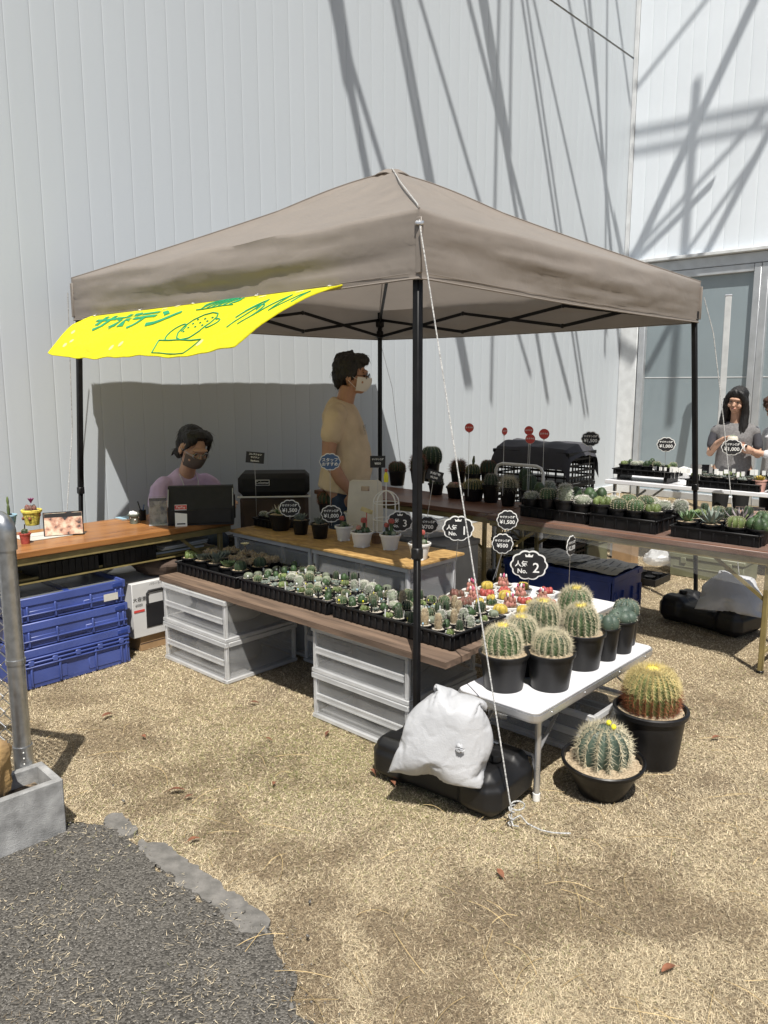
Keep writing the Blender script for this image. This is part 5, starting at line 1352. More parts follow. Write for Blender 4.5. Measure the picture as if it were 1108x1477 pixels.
# ---- the big barrel cacti on the camp table
def big(label, a, b, z, pr, ph, Rr, H, seed, ribs=17, bm='cactus_green', sm='spine_pale', sl=.025, wool='wool_yellow', base=.80, group=None, rows=11, per=7):
    t = plant('potted_barrel_cactus', label, 'cactus', AB(a, b, z), group)
    zz = add_pot(t, pr, ph, 'black_plastic', 'gravel', base, .007, 34, .93)
    t.rotation_euler = (0, 0, t.rotation_euler.z)
    ob_ = barrel(t, zz - .004, Rr, H, ribs, bm, sm, sl, rows, per, .17, wool, .00105, seed=seed)
    r9 = random.Random(seed * 7); ob_.rotation_euler = (r9.uniform(-.05, .05), r9.uniform(-.05, .05), 0); ob_.scale = (r9.uniform(.94, 1.05), r9.uniform(.94, 1.05), r9.uniform(.97, 1.03))
    return t
TZ = .402
b1 = big('yellow crowned barrel cactus in a black pot at the camp table corner by the sandbag', .060, -.410, TZ, .098, .150, .072, .118, 1)
b2 = big('pale spined barrel cactus without a yellow crown in a round black pot', .190, -.545, TZ, .096, .150, .070, .095, 2, wool=None, sl=.027)
stick(b2, .072, -.01, .145, .045); 
b3 = big('barrel cactus with yellow crown squeezed behind the two front black pots', .250, -.375, TZ, .088, .145, .064, .115, 3)
b4 = big('tall barrel cactus with yellow crown in a wide black pot mid table', .485, -.525, TZ, .098, .158, .074, .135, 4, sl=.027)
b5 = big('barrel cactus with bright crown leaning among the others mid table', .450, -.350, TZ, .088, .150, .068, .130, 5, sl=.028)
b6 = big('largest barrel cactus at the back of the camp table', .690, -.375, TZ, .092, .155, .076, .140, 6, sl=.028)
def tallpot(label, a, b, seed, kind):
    t = plant('potted_cactus', label, 'cactus', AB(a, b, TZ)); z = add_pot(t, .060, .150, 'black_plastic', 'gravel', .78, .005, 26, .95)
    if kind == 0: cluster(t, z, .034, 8, .026, 'cactus_blue', 'spine_pale', seed, .008, 26, col_h=1.3, w=.0006)
    if kind == 1: cluster(t, z, .036, 7, .032, 'cactus_blue', 'spine_white', seed, .007, 34, col_h=1.0, w=.0006)
    if kind == 2: barrel(t, z - .004, .060, .075, 11, 'cactus_blue', 'spine_pale', .008, 9, 4, .26, seed=seed, w=.0006)
    stick(t, .045, 0, z, .05); return t
tallpot('small blue green clump cactus in the first narrow black pot', .640, -.560, 3, 0)
tallpot('round headed blue green cactus in the middle narrow black pot', .775, -.570, 4, 1)
tallpot('ribbed blue green cactus in the narrow black pot at the table end', .890, -.535, 5, 2)

# ---- the two on the lawn
gb = plant('potted_golden_barrel', 'large golden barrel cactus in a tall black pot standing on the lawn', 'cactus', AB(.62, -.79, 0.004), rz=.3)
zz = add_pot(gb, .148, .245, 'black_plastic', 'gravel', .80, .012, 48, .93)
barrel(gb, zz - .006, .112, .195, 26, 'cactus_lime', 'spine_gold', .030, 17, 9, .15, 'wool_yellow', .00125, 'spine_red', 11)
bb = plant('potted_blue_barrel', 'blue green barrel cactus with curved spines in a shallow black bowl', 'cactus', AB(.242, -.765, 0.004), rz=.8)
bb.rotation_euler = (R(2), R(-3), .8)
bm_ = MB().lathe([(0, 0), (.088, 0), (.092, .005), (.105, .04), (.108, .042), (.125, .085), (.128, .087), (.146, .128), (.160, .132), (.163, .146), (.158, .150), (.150, .146), (.146, .128)], 48).build('bowl', 'black_plastic', bb, ang=30)
MB().grid(lambda u, v: (.147 * v * math.cos(6.2832 * u), .147 * v * math.sin(6.2832 * u), .128 + .012 * (1 - v * v) + .006 * noise.noise((v * 9 * math.cos(6.28 * u), v * 9 * math.sin(6.28 * u), 1))), 48, 12, wrap=True).build('gravel', 'gravel', bb)
barrel(bb, .130, .100, .150, 13, 'cactus_blue', 'spine_pale', .036, 11, 9, .24, None, .0012, seed=12, top=.99, nth=8)
for x, y in ((.012, -.03), (.03, .0)): MB().ell((x, y, .286), (.011, .011, .012), 10).build('flower_bud', 'bead_yellow', bb)
stick(bb, .10, .06, .135, .045)

# ---- strand board pots
OZ = .699
def osbpot(name, label, cat, px, py, r, h, pm, gm='gravel', group=None, base=.76, feet=0):
    p = gz(px, py, OZ); t = plant(name, label, cat, (p.x, p.y, OZ), group); z = add_pot(t, r, h, pm, gm, base, .006, 28, .92, feet); return t, z
t, z = osbpot('potted_succulent', 'spiky pale succulent in the widest black pot on the strand board', 'succulent', 405, 764, .075, .105, 'black_plastic', base=.72); rosette(t, z, .085, 30, 'spine_pale', 1, .07, .8, 2); rosette(t, z, .060, 26, 'succ_green', 1, .22, .6, 5)
t, z = osbpot('potted_succulent', 'fat leaved grey succulent in a black pot beside the widest pot', 'succulent', 434, 770, .053, .092, 'black_plastic'); rosette(t, z, .062, 22, 'succ_grey', 1, .26, .65, 3, .16)
t, z = osbpot('potted_succulent', 'fat leaved grey succulent in a black pot next to the white pots', 'succulent', 462, 776, .054, .092, 'black_plastic'); rosette(t, z, .062, 20, 'succ_grey', 1, .26, .65, 8, .16); stick(t, .02, .02, z, .04)
t, z = osbpot('potted_barrel_cactus', 'brown spined barrel cactus in a raised black pot behind the grey succulents', 'cactus', 474, 752, .066, .130, 'black_plastic'); barrel(t, z, .070, .085, 15, 'cactus_dark', 'spine_red', .022, 9, 7, .16, None, .0009, seed=21)
tray('small black tray of white domed cacti at the strand board end', .72, 1.80, OZ, .20, .26, .055, ribs=7)
for i, (x, y, kd) in enumerate(((.67, 1.87, 1), (.67, 1.80, 1), (.67, 1.73, 5), (.75, 1.86, 1), (.75, 1.77, 8), (.76, 1.71, 5))): tiny(kd, AB(x, y, OZ + .008), 'in the small tray on the strand board', None)
def moon(t, z, x, y, h, r, mtl='moon_red', st_r=.012):
    m = MB()
    m.tube([(x, y, z - .005), (x * 1.15, y * 1.15, z + h)], [st_r, st_r * .9], 3); m.build('stock', 'cactus_green', t, smooth=False)
    barrel(t, z + h - .006, r, r * 1.5, 9, mtl, 'spine_grey', .005, 5, 3, .2, seed=int(x * 1000) + 7, cx=x * 1.15, cy=y * 1.15, w=.0005, name='grafted_head')
MW = [(496, 779, .050, 'white pot with one red grafted cactus behind the fullest white pot', ((.0, .01, .045, .016, 'moon_red'), (-.02, -.015, .02, .014, 'cactus_green'))), (522, 788, .062, 'widest white pot, with a red grafted cactus and grey clump', ((-.005, .012, .062, .019, 'moon_red'), (.022, -.02, .03, .015, 'moon_pink'))), (563, 792, .057, 'white pot of red grafted cacti beside the white wire cage', ((-.012, .0, .075, .017, 'moon_red'), (.016, .01, .05, .016, 'moon_red'))), (605, 806, .058, 'white pot of a red grafted cactus behind the front tent leg', ((.0, .012, .055, .017, 'moon_red'), (-.02, -.01, .03, .015, 'moon_pink'))), (508, 757, .050, 'white pot of red grafted cactus hidden behind the cream chair back', ((.0, .0, .07, .018, 'moon_red'),))]
for px, py, r, lab, heads in MW:
    t, z = osbpot('potted_cactus', lab, 'cactus', px, py, r, .088, 'white_plastic', 'soil', 'white pots of grafted cacti', .70, 4)
    for x, y, h, rr, mt in heads: moon(t, z, x, y, h, rr, mt)
    cluster(t, z, r * .55, 6, r * .24, 'cactus_pale', 'spine_white', px, .006, 14, col_h=1.0); cluster(t, z, r * .6, 4, r * .22, 'cactus_green', 'spine_pale', px + 1, .005, 10, col_h=1.2, name='offset')
# white wire cage on a stake, bottle like topper
cg = thing('wire_cage_ornament', 'white wire birdcage ornament standing among the red grafted cacti', 'ornament', gz(557, 772, OZ), 0)
rc = .078
for k in range(8):
    a = 6.2832 * k / 8; P = [(rc * math.cos(a), rc * math.sin(a), 0), (rc * math.cos(a), rc * math.sin(a), .20)] + [(rc * math.cos(R(e)) * math.cos(a), rc * math.cos(R(e)) * math.sin(a), .20 + .075 * math.sin(R(e))) for e in (20, 40, 60, 75, 88)]
    MB().tube(P, .0034, 5).build('wire', 'white_paint', cg)
for z in (.004, .10, .20): MB().tube([(rc * math.cos(i * .349), rc * math.sin(i * .349), z) for i in range(18)], .0032, 5, closed=True).build('hoop', 'white_paint', cg)
MB().tube([(0, 0, .0), (0, 0, .33)], .003, 6).build('stake', 'white_paint', cg)
MB().lathe([(0, 0), (.014, 0), (.015, .035), (.011, .05), (.007, .055), (.007, .06), (0, .06)], 12, (0, 0, .328)).build('bottle', 'bead_yellow', cg); MB().ell((0, 0, .398), (.010, .010, .012), 8).build('red_cap', 'moon_red', cg)
wt_ = thing('wooden_tag', 'small wooden tag on a stick among the white pots', 'tag', gz(529, 775, OZ), .2)
MB().bar((0, 0, 0), (0, 0, .17), .007, .004).build('stick', 'red_print', wt_, smooth=False); MB().box((0, -.006, .165), (.075, .006, .026), .002, Matrix.Rotation(R(22), 3, 'Y')).build('board', 'spine_gold', wt_)
bsk = thing('wicker_basket', 'tiny brown wicker basket between the white pots', 'basket', gz(543, 783, OZ), 0)
MB().lathe([(0, 0), (.028, 0), (.033, .05), (.035, .052), (.030, .05), (.028, .01), (0, .008)], 16).build('weave', 'wood_stand', bsk); MB().tube([(.034 * math.cos(i * .39), .034 * math.sin(i * .39), .05) for i in range(16)], .004, 6, closed=True).build('rim', 'wood_stand', bsk)

# ---- the row of dark cacti on the brown table
RTZ = RT + .002
DK = [(573, 700, .070, .125, 'b', .068, .085, 'cactus_dark', 'spine_red', 20, 'flat topped dark barrel cactus at the table end by the rear tent leg'),
      (603, 697, .066, .120, 's', .070, .13, 'cactus_dark', 'spine_red', 12, 'dark cactus with long wild spines behind the front tent leg'),
      (622, 694, .075, .175, 'b', .092, .145, 'cactus_dark', 'spine_pale', 14, 'big dark globe cactus raised above the whole row'),
      (629, 713, .058, .085, 'b', .052, .070, 'cactus_dark', 'spine_grey', 13, 'low dark cactus in front of the big globe'),
      (661, 702, .062, .130, 's', .062, .095, 'cactus_dark', 'spine_red', 13, 'reddish spined dark cactus beside the big globe'),
      (657, 718, .066, .085, 'c', .055, .06, 'succ_brown', 'spine_grey', 9, 'low dark cactus with pink heads before the reddish spined one'),
      (682, 706, .062, .130, 'n', .056, .085, 'cactus_dark', 'spine_gold', 16, 'dark cactus with a green arm growing from its top'),
      (683, 722, .075, .090, 'b', .070, .072, 'cactus_dark', 'spine_gold', 22, 'wide golden spined dome cactus at the table front'),
      (704, 706, .058, .145, 'b', .064, .105, 'cactus_dark', 'spine_red', 15, 'dark barrel cactus behind the narrow black pot'),
      (708, 724, .060, .130, 'b', .048, .085, 'cactus_dark', 'spine_grey', 12, 'tall dark cactus in a narrow black pot beside the white tube handle'),
      (733, 729, .056, .128, 's', .054, .075, 'cactus_dark', 'spine_pale', 13, 'dark cactus with pale claws in the pot before the white tube handle'),
      (757, 716, .056, .120, 'k', .050, .105, 'cactus_dark', 'spine_grey', 9, 'smooth dark ribbed cactus in front of the black crates'),
      (763, 731, .062, .120, 'k', .052, .115, 'cactus_dark', 'spine_grey', 10, 'smooth round ribbed cactus nearest the clear sheet')]
for px, py, r, h, kd, Rr, H, bm, sm, rib, lab in DK:
    p = gz(px, py, RTZ); t = plant('potted_dark_cactus', lab, 'cactus', (p.x, p.y, RTZ), 'dark cacti in a row on the brown table'); t.scale = (1.12, 1.12, 1.10); z = add_pot(t, r, h, 'black_plastic', 'gravel', .78, .006, 24, .92)
    if kd == 'b': barrel(t, z - .004, Rr, H, rib, bm, sm, .014, 9, 6, .18, None, .0009, seed=px)
    if kd == 's': barrel(t, z - .004, Rr * .9, H, rib, bm, sm, .045, 7, 6, .2, None, .0012, seed=px)
    if kd == 'c':
        cluster(t, z, Rr, 12, .020, bm, sm, px, .014, 20); cluster(t, z + .02, .02, 4, .012, 'moon_pink', None, 3)
    if kd == 'k': barrel(t, z - .004, Rr, H, rib, bm, sm, .004, 8, 3, .24, None, .0008, seed=px, low=.12, sq=.5)
    if kd == 'n':
        barrel(t, z - .004, Rr, H, rib, bm, sm, .010, 9, 5, .16, None, .0009, seed=px); MB().tube([(0, 0, z + H * .92), (.004, 0, z + H + .02), (.018, .004, z + H + .06)], [.008, .013, .006], 8).build('arm', 'cactus_lime', t)
# ---- trays on the front trestle table
def frow(a0, a1, b0, b1, na, nb, kinds, where, z, sc=1.35, seed=3, group=None):
    r_ = random.Random(seed); out = []
    for i in range(na):
        for j in range(nb):
            a = a0 + (a1 - a0) * (i + .5) / na; b = b0 + (b1 - b0) * (j + .5) / nb
            out.append(tiny(r_.choice(kinds), AB(a, b, z), where, None, sc=sc * r_.uniform(.92, 1.1)))
    return out
tray('black nursery tray of grey woolly cacti in the shade on the brown table', 2.26, .57, RTZ, .36, .52, .075, ribs=9)
frow(2.08, 2.44, .31, .83, 3, 4, (1, 9, 0, 9, 1, 8), 'in the shaded tray on the brown table', RTZ + .012, 2.0, 5)
tray('grey edged nursery tray of flowering cacti in the sun on the brown table', 2.20, .06, RTZ, .30, .46, .085, ribs=6)
frow(2.06, 2.34, -.17, .29, 2, 4, (8, 6, 3, 8, 1), 'in the sunlit tray on the brown table', RTZ + .014, 2.0, 8)
for k, (a, b, kd, nm, lab) in enumerate(((2.40, .02, 'w', 'potted_cactus', 'tall white woolly ball cactus behind the sunlit tray'), (2.43, -.16, 'w2', 'potted_cactus', 'round white woolly cactus beside the aloe'), (2.46, -.09, 't', 'potted_cactus', 'small golden brown ball cactus behind the sunlit tray'))):
    t = plant(nm, lab, 'cactus', AB(a, b, RTZ)); z = add_pot(t, .050, .095, 'black_plastic', 'gravel', .76, .005, 20, .92)
    if kd == 'w': woolly(t, z, .055, .085, 'cactus_pale', 'spine_white', 3, 900, .014, .0007)
    if kd == 'w2': woolly(t, z, .048, .085, 'cactus_pale', 'spine_white', 4, 900, .010, .0007)
    if kd == 't': woolly(t, z, .035, .085, 'cactus_tan', 'spine_gold', 5, 700, .008, .0006)
tray('black nursery tray of leafy plants beside the framed photo', 2.22, -.50, RTZ, .32, .52, .070, ribs=7)
for k, (a, b, kd, lab) in enumerate(((2.13, -.32, 'al', 'small green aloe with toothed leaves in the leafy tray by the framed photo'), (2.14, -.46, 'ag', 'tall pale aloe with spreading pointed leaves by the framed photo'), (2.14, -.60, 'st', 'striped round cactus beside the tall pale aloe'), (2.15, -.72, 'cl', 'clump of ribbed green cacti at the tray end by the framed photo'), (2.28, -.30, 'gr', 'dark leafy succulent behind the small green aloe'), (2.29, -.43, 'gr2', 'grey leafy succulent behind the tall pale aloe'), (2.30, -.57, 'ag2', 'thin leaved violet grey agave behind the striped cactus'), (2.31, -.69, 'cl2', 'spiny green clump cactus at the rear corner of the leafy tray'))):
    t = plant('potted_succulent', lab, 'succulent', AB(a, b, RTZ + .012)); z = add_pot(t, .060, .085, 'black_plastic', 'gravel', .74, .005, 20, .92)
    if kd == 'al': rosette(t, z, .085, 16, 'succ_green', 1, .14, .75, k)
    if kd in ('ag', 'ag2'): rosette(t, z, .135 if kd == 'ag' else .12, 20, 'succ_grey' if kd == 'ag' else 'succ_violet', 1, .085, .8, k)
    if kd == 'st': barrel(t, z, .052, .065, 10, 'cactus_lime', 'spine_pale', .008, 8, 4, .22, seed=k)
    if kd in ('cl', 'cl2'): cluster(t, z, .045, 7, .028, 'cactus_green', 'spine_pale', k, .008, 30, col_h=1.4)
    if kd in ('gr', 'gr2'): rosette(t, z, .075, 30, 'succ_green' if kd == 'gr' else 'succ_grey', 1, .2, .6, k)
frow(2.40, 2.54, -.86, -.24, 2, 7, (8, 4, 9, 1, 6, 5), 'behind the leafy tray on the brown table', RTZ + .002, 1.5, 23)
# ---- trays on the far white table
FZ = .742
def far_tray(lab, a, b, d, seed, kinds, where):
    tray(lab, a, b, FZ, .34, d, .060, ribs=max(5, int(d / .06))); n = max(2, int(d / .095))
    frow(a - .16, a + .16, b - d / 2 + .01, b + d / 2 - .01, 3, n, kinds, where, FZ + .008, 1.35, seed)
tray('raised black tray on the white table nearest the wall corner', 4.38, .92, FZ + .052, .30, .56, .055, ribs=9)
for sx in (-.22, .22): 
    t = ab_thing('tray_riser', 'black plastic riser under the raised tray', 'riser', 4.38, .92 + sx, FZ, 0, 'risers under the raised tray'); MB().box((0, 0, .025), (.26, .03, .05), .003).build('block', 'black_plastic', t)
frow(4.27, 4.50, .66, 1.18, 2, 5, (3, 9, 1, 6, 8), 'in the raised tray by the wall corner', FZ + .060, 1.3, 12)
far_tray('low black tray of rosettes behind the right tent leg', 4.38, .20, .62, 14, (4, 3, 4, 6), 'in the low tray behind the tent leg')
far_tray('black tray of grey rosettes before the woman in grey', 4.40, -.38, .46, 17, (4, 4, 3), 'in the tray before the woman in grey')
pk_ = plant('potted_succulent', 'yellow flowering succulent in a pink cup before the woman in grey', 'succulent', AB(4.16 + .12, -.08, FZ)); z = add_pot(pk_, .055, .095, 'pink_print', 'soil', .8, .004, 20); rosette(pk_, z, .07, 26, 'moon_yellow', 1, .18, .7, 4)
# ---- on the counter
t = plant('potted_cactus', 'yellow painted pot with a violet flowering cactus on the counter', 'cactus', gz(47, 757, CZ) , rz=.2); z = add_pot(t, .056, .098, 'wool_yellow', 'soil', .72, .008, 26, .92)
cluster(t, z, .032, 8, .014, 'moon_dark', 'spine_white', 4, .008, 16, col_h=1.4); flower(t, .0, 0, z + .045, .022, 'flower_violet', 10, 1.2)
for k in range(5): MB().ell((.050 * math.cos(k * 1.3 - 1.6), .050 * math.sin(k * 1.3 - 1.6), .045 + .02 * (k % 2)), (.010, .010, .012), 8).build('painted_spot', 'spine_red', t)
lettering('Aloha', .022, t, lambda x, y: (x * 1.0, -.0525 - .0 * x, y + .055), 'black_print')
t = plant('potted_cactus', 'small sage green pot of white blossoms on the counter', 'cactus', gz(194, 755, CZ), rz=0); z = add_pot(t, .034, .062, 'succ_grey', 'soil', .74, .006, 22, .9); cluster(t, z, .024, 9, .012, 'white_plastic', None, 5)
for k in range(4): MB().ell((.0285 * math.cos(k * .9 - 2.9), .0285 * math.sin(k * .9 - 2.9), .028 + .012 * (k % 2)), (.006, .004, .006), 8).build('painted_dot', 'white_print', t)
t = plant('potted_cactus', 'small red cup with a cactus beside the fence post', 'cactus', gz(37, 784, CZ)); z = add_pot(t, .030, .06, 'moon_red', 'soil', .75, .004, 18); stick(t, 0, 0, z, .055); woolly(t, z, .018, .03, 'cactus_green', 'spine_pale', 2, 120)
t = plant('potted_cactus', 'green paddle cactus in a teal pot behind the fence post', 'cactus', gz(14, 758, CZ)); z = add_pot(t, .045, .07, 'bead_blue', 'soil', .75, .005, 20); MB().ell((0, 0, z + .035), (.030, .010, .042), 12).build('paddle', 'cactus_lime', t); MB().ell((-.018, 0, z + .09), (.017, .008, .030), 12, Matrix.Rotation(R(-20), 3, 'Y')).build('paddle', 'cactus_lime', t)
# ================================================================ people (local: facing -y, right hand on -x)
def hand(m, w, d, n, curl=.5, s=1.0, side=1):
    """palm and five fingers; d = pointing direction, n = palm normal (fingers curl towards it), side = thumb side"""
    w = Vector(w); d = Vector(d).normalized(); n = Vector(n); n = (n - d * n.dot(d)).normalized(); x = d.cross(n) * side
    M3 = Matrix((x, d, n)).transposed()
    m.ell(w + d * .045 * s, (.040 * s, .052 * s, .017 * s), 12, M3)
    for k, (o, L_) in enumerate(((-.032, .062), (-.011, .076), (.011, .080), (.032, .070))):
        p = w + d * .078 * s + x * o * s; P = [p - d * .02 * s, p]; a = .15
        for q, f in enumerate((.42, .32, .26)):
            a += curl * (.55 + .15 * q); dd = d * math.cos(a) + n * math.sin(a) + x * o * 1.2
            P.append(P[-1] + dd * (L_ * f * s))
        m.tube(P, [.0095 * s, .0090 * s, .0085 * s, .0080 * s, .0068 * s], 8); m.ell(P[-1], .0068 * s, 8)
    p = w + d * .030 * s + x * .030 * s; P = [p, p + (x * .8 + d * .6) * .028 * s, p + (x * .75 + d * 1.5 + n * .5 * curl) * .036 * s, p + (x * .6 + d * 2.1 + n * 1.0 * curl) * .036 * s]
    m.tube(P, [.0125 * s, .0105 * s, .0095 * s, .0075 * s], 8); m.ell(P[-1], .0075 * s, 8)
def head_xf(c, yaw, pitch, roll, s):
    Mx = Euler((pitch, roll, yaw), 'XYZ').to_matrix()
    return lambda p: Vector(c) + Mx @ (Vector(p) * s), Mx
def add_head(m, c, yaw, pitch, roll, s=1.0):
    f, Mx = head_xf(c, yaw, pitch, roll, s); q = lambda r: tuple(k * s for k in r)
    for cc, r in (((0, .018, .028), (.072, .090, .084)), ((0, -.018, -.020), (.064, .066, .080)), ((0, -.030, -.070), (.046, .046, .042)), ((0, -.048, -.093), (.026, .026, .020)), ((0, -.084, -.026), (.012, .016, .022)), ((0, -.096, -.036), (.014, .011, .010)),
                  ((0, -.074, .018), (.050, .016, .014)), ((-.040, -.058, -.040), (.022, .024, .024)), ((.040, -.058, -.040), (.022, .024, .024)), ((0, -.078, -.066), (.022, .010, .010)), ((-.074, .012, -.018), (.009, .020, .030)), ((.074, .012, -.018), (.009, .020, .030))):
        m.ell(f(cc), q(r), 16, Mx)
    return f, Mx
def face_parts(root, f, Mx, s, mouth='closed', eyes=True):
    q = lambda r: tuple(k * s for k in r)
    if eyes:
        for sx in (-1, 1):
            MB().ell(f((sx * .030, -.076, -.006)), q((.013, .008, .0055)), 10, Mx).build('eye', 'eye', root)
            MB().tube([f((sx * .015, -.083, .014)), f((sx * .030, -.083, .019)), f((sx * .047, -.072, .014))], .0028 * s, 6).build('eyebrow', 'hair_black', root)
    if mouth == 'smile':
        MB().tube([f((-.022, -.080, -.060)), f((-.010, -.088, -.066)), f((.010, -.088, -.066)), f((.022, -.080, -.060))], [(.0020 * s), .006 * s, .006 * s, .002 * s], 8).build('lips', 'lips', root)
        MB().tube([f((-.014, -.089, -.0645)), f((0, -.0925, -.067)), f((.014, -.089, -.0645))], [.001 * s, .0032 * s, .001 * s], 6).build('teeth', 'teeth', root)
def glasses(root, f, s, mtl='black_metal'):
    g_ = MB()
    for sx in (-1, 1):
        g_.tube([f((sx * .032 + .021 * math.cos(i * .393), -.094, -.008 + .017 * math.sin(i * .393))) for i in range(16)], .0024 * s, 5, closed=True)
        g_.tube([f((sx * .053, -.092, -.004)), f((sx * .072, -.06, -.004)), f((sx * .079, .01, -.004))], .0017 * s, 5)
    g_.tube([f((-.011, -.095, -.004)), f((0, -.098, -.001)), f((.011, -.095, -.004))], .0015 * s, 5)
    g_.build('glasses', mtl, root)
def mask(root, f, mtl, s):
    def fn(u, v):
        a = R(-80 + 160 * u); z = -.018 - .082 * v; r = .066 * (1 - .12 * v) ; bul = .030 * math.exp(-(a / .75) ** 2) * math.sin(math.pi * min(1, .30 + v * .62)) 
        return f((math.sin(a) * (r + .008), -.032 - math.cos(a) * (r - .006) - bul + .010 * v, z + .006 * math.sin(a) ** 2))
    mo = MB().grid(fn, 20, 10).build('face_mask', mtl, root)
    for sx in (-1, 1):
        MB().tube([f((sx * .070, -.045, -.030)), f((sx * .082, .012, .0))], .0014 * s, 5).build('ear_loop', mtl, mo); MB().tube([f((sx * .066, -.040, -.085)), f((sx * .082, .012, -.035))], .0014 * s, 5).build('ear_loop', mtl, mo)
def hair_blob(root, parts, f, Mx, s, mtl, strands=None, voxel=.006):
    m = MB()
    for cc, r in parts: m.ell(f(cc), tuple(k * s for k in r), 16, Mx)
    for P, rad in (strands or []): m.tube([f(p) for p in P], [k * s if not isinstance(k, tuple) else tuple(j * s for j in k) for k in rad], 8)
    o = m.build('hair', mtl, root); remesh(o, voxel, 3)
    displace(o, lambda x, y, z: .0050 * noise.noise((x * 75, y * 75, z * 16)) + .003 * noise.noise((x * 190, y * 190, z * 30)))      # combed locks
    r9 = random.Random(len(parts)); st9 = MB(); nv = len(o.data.vertices)
    for k in range(170):                                                          # loose strands lying over the locks
        v = o.data.vertices[r9.randrange(nv)]; p = v.co.copy(); n_ = v.normal.copy(); g_ = Vector((r9.uniform(-.3, .3), r9.uniform(-.2, .4), -1)); g_ = (g_ - n_ * g_.dot(n_))
        if g_.length < .2: continue
        g_.normalize(); L_ = r9.uniform(.02, .06); st9.tube([p, p + g_ * L_ * .5 + n_ * .004, p + g_ * L_ + n_ * r9.uniform(-.002, .008)], [.0012, .0010, .0003], 4, caps=False)
    st9.build('loose_strands', mtl, o, kind='stuff')
    return o
def limb(m, P, rr, n=12):
    m.tube(P, rr, n)
    for p, r in zip(P, rr): m.ell(p, r if not isinstance(r, tuple) else (r[1], r[0], min(r)), 12)

# ---- man in the beige T-shirt, side on
def man():
    wp_ = AB(1.21, 1.68, 0); t = thing('person', 'standing person in a beige T-shirt, white mask and glasses seen from the side', 'person', (wp_.x, wp_.y, 0), R(84))
    m = MB(); hc = (0, -.075, 1.675); f, Mx = add_head(m, hc, R(-4), R(2), 0, 1.10)
    m.tube([(0, .0, 1.42), (0, -.02, 1.50), (0, -.045, 1.60)], [.068, .060, .058], 14)
    m.tube([(0, 0, .92), (0, -.02, 1.05), (0, -.01, 1.25), (0, .0, 1.42)], [(.12, .16), (.13, .155), (.12, .165), (.08, .13)], 16)
    ra = [(-.19, .015, 1.39), (-.232, .045, 1.27), (-.245, .055, 1.14), (-.235, -.02, 1.00), (-.215, -.085, .915)]; limb(m, ra, [.056, .053, .046, .042, .030])
    hand(m, ra[-1], (.08, -.25, -1), (.9, -.35, 0), .42, 1.05, -1)
    la = [(.19, .015, 1.39), (.232, .04, 1.27), (.245, .05, 1.14), (.235, .0, 1.00), (.215, -.05, .915)]; limb(m, la, [.056, .053, .046, .042, .030]); hand(m, la[-1], (-.08, -.25, -1), (-.9, -.35, 0), .42, 1.05, 1)
    for sx in (-1, 1): limb(m, [(sx * .10, .01, .92), (sx * .11, -.01, .50), (sx * .11, .03, .09)], [.095, .062, .045]); m.ell((sx * .11, -.05, .04), (.045, .12, .04), 12)
    o = m.build('body', 'skin_dark', t); remesh(o, .0052, 3)
    s = MB()
    s.tube([(0, .005, .90), (0, -.01, .97), (0, -.035, 1.08), (0, -.030, 1.20), (0, -.005, 1.33), (0, .012, 1.42), (0, .01, 1.475), (0, 0, 1.51)], [(.172, .218), (.172, .214), (.170, .204), (.154, .198), (.134, .200), (.118, .190), (.095, .140), (.070, .078)], 24)
    for sx in (-1, 1):
        limb(s, [(sx * .155, .010, 1.430), (sx * .203, .016, 1.400), (sx * .228, .032, 1.330), (sx * .236, .040, 1.285)], [.070, .070, .067, .068])
    so = s.build('tshirt', 'shirt_beige', t); remesh(so, .008, 4)
    displace(so, lambda x, y, z: .008 * noise.noise((x * 9, y * 9 + z * 7, z * 5)) + .005 * noise.noise((x * 22, y * 20, z * 13)))
    lt_ = lambda x, y: (-.095 + .0 * y + x * .55, -.158 - .02 * math.cos(x * 8), y + 1.285)
    for k, (wd_, z) in enumerate((('MANY', 1.33), ('TINY', 1.295))):
        MB()  # printed block on the chest, lettering only
        lettering(wd_, .05, so, lambda x, y: (x - .09, -.163 + .35 * (x - .0) ** 2 - (.004 if z < 1.31 else 0), y + z), 'black_print')
    p = MB(); p.tube([(0, 0, 1.0), (0, 0, .90)], [(.138, .178), (.138, .182)], 18)
    for sx in (-1, 1): limb(p, [(sx * .092, .0, .90), (sx * .10, -.01, .50), (sx * .105, .03, .10)], [.104, .080, .070])
    po = p.build('trousers', 'jeans', t); remesh(po, .010, 3)
    sh = MB()
    for sx in (-1, 1): sh.ell((sx * .11, -.05, .045), (.052, .135, .047), 12)
    so2 = sh.build('shoes', 'fabric_black', t)
    hair_blob(t, [((0, .030, .052), (.086, .100, .078)), ((0, .075, .0), (.078, .055, .082)), ((0, -.035, .088), (.066, .062, .042)), ((-.060, .020, .020), (.030, .060, .060)), ((.060, .020, .020), (.030, .060, .060)), ((0, .085, -.045), (.055, .035, .045)), ((0, -.066, .078), (.050, .026, .024))], f, Mx, 1.10, 'hair_black', [(((0, .0, .12), (0, .09, .10), (0, .125, .04)), (.03, .03, .012)), (((.0, -.05, .110), (-.01, -.088, .085), (-.02, -.094, .058)), (.02, .014, .005))])
    glasses(t, f, 1.10); mask(t, f, 'mask_white', 1.10); face_parts(t, f, Mx, 1.10, eyes=True)
man()
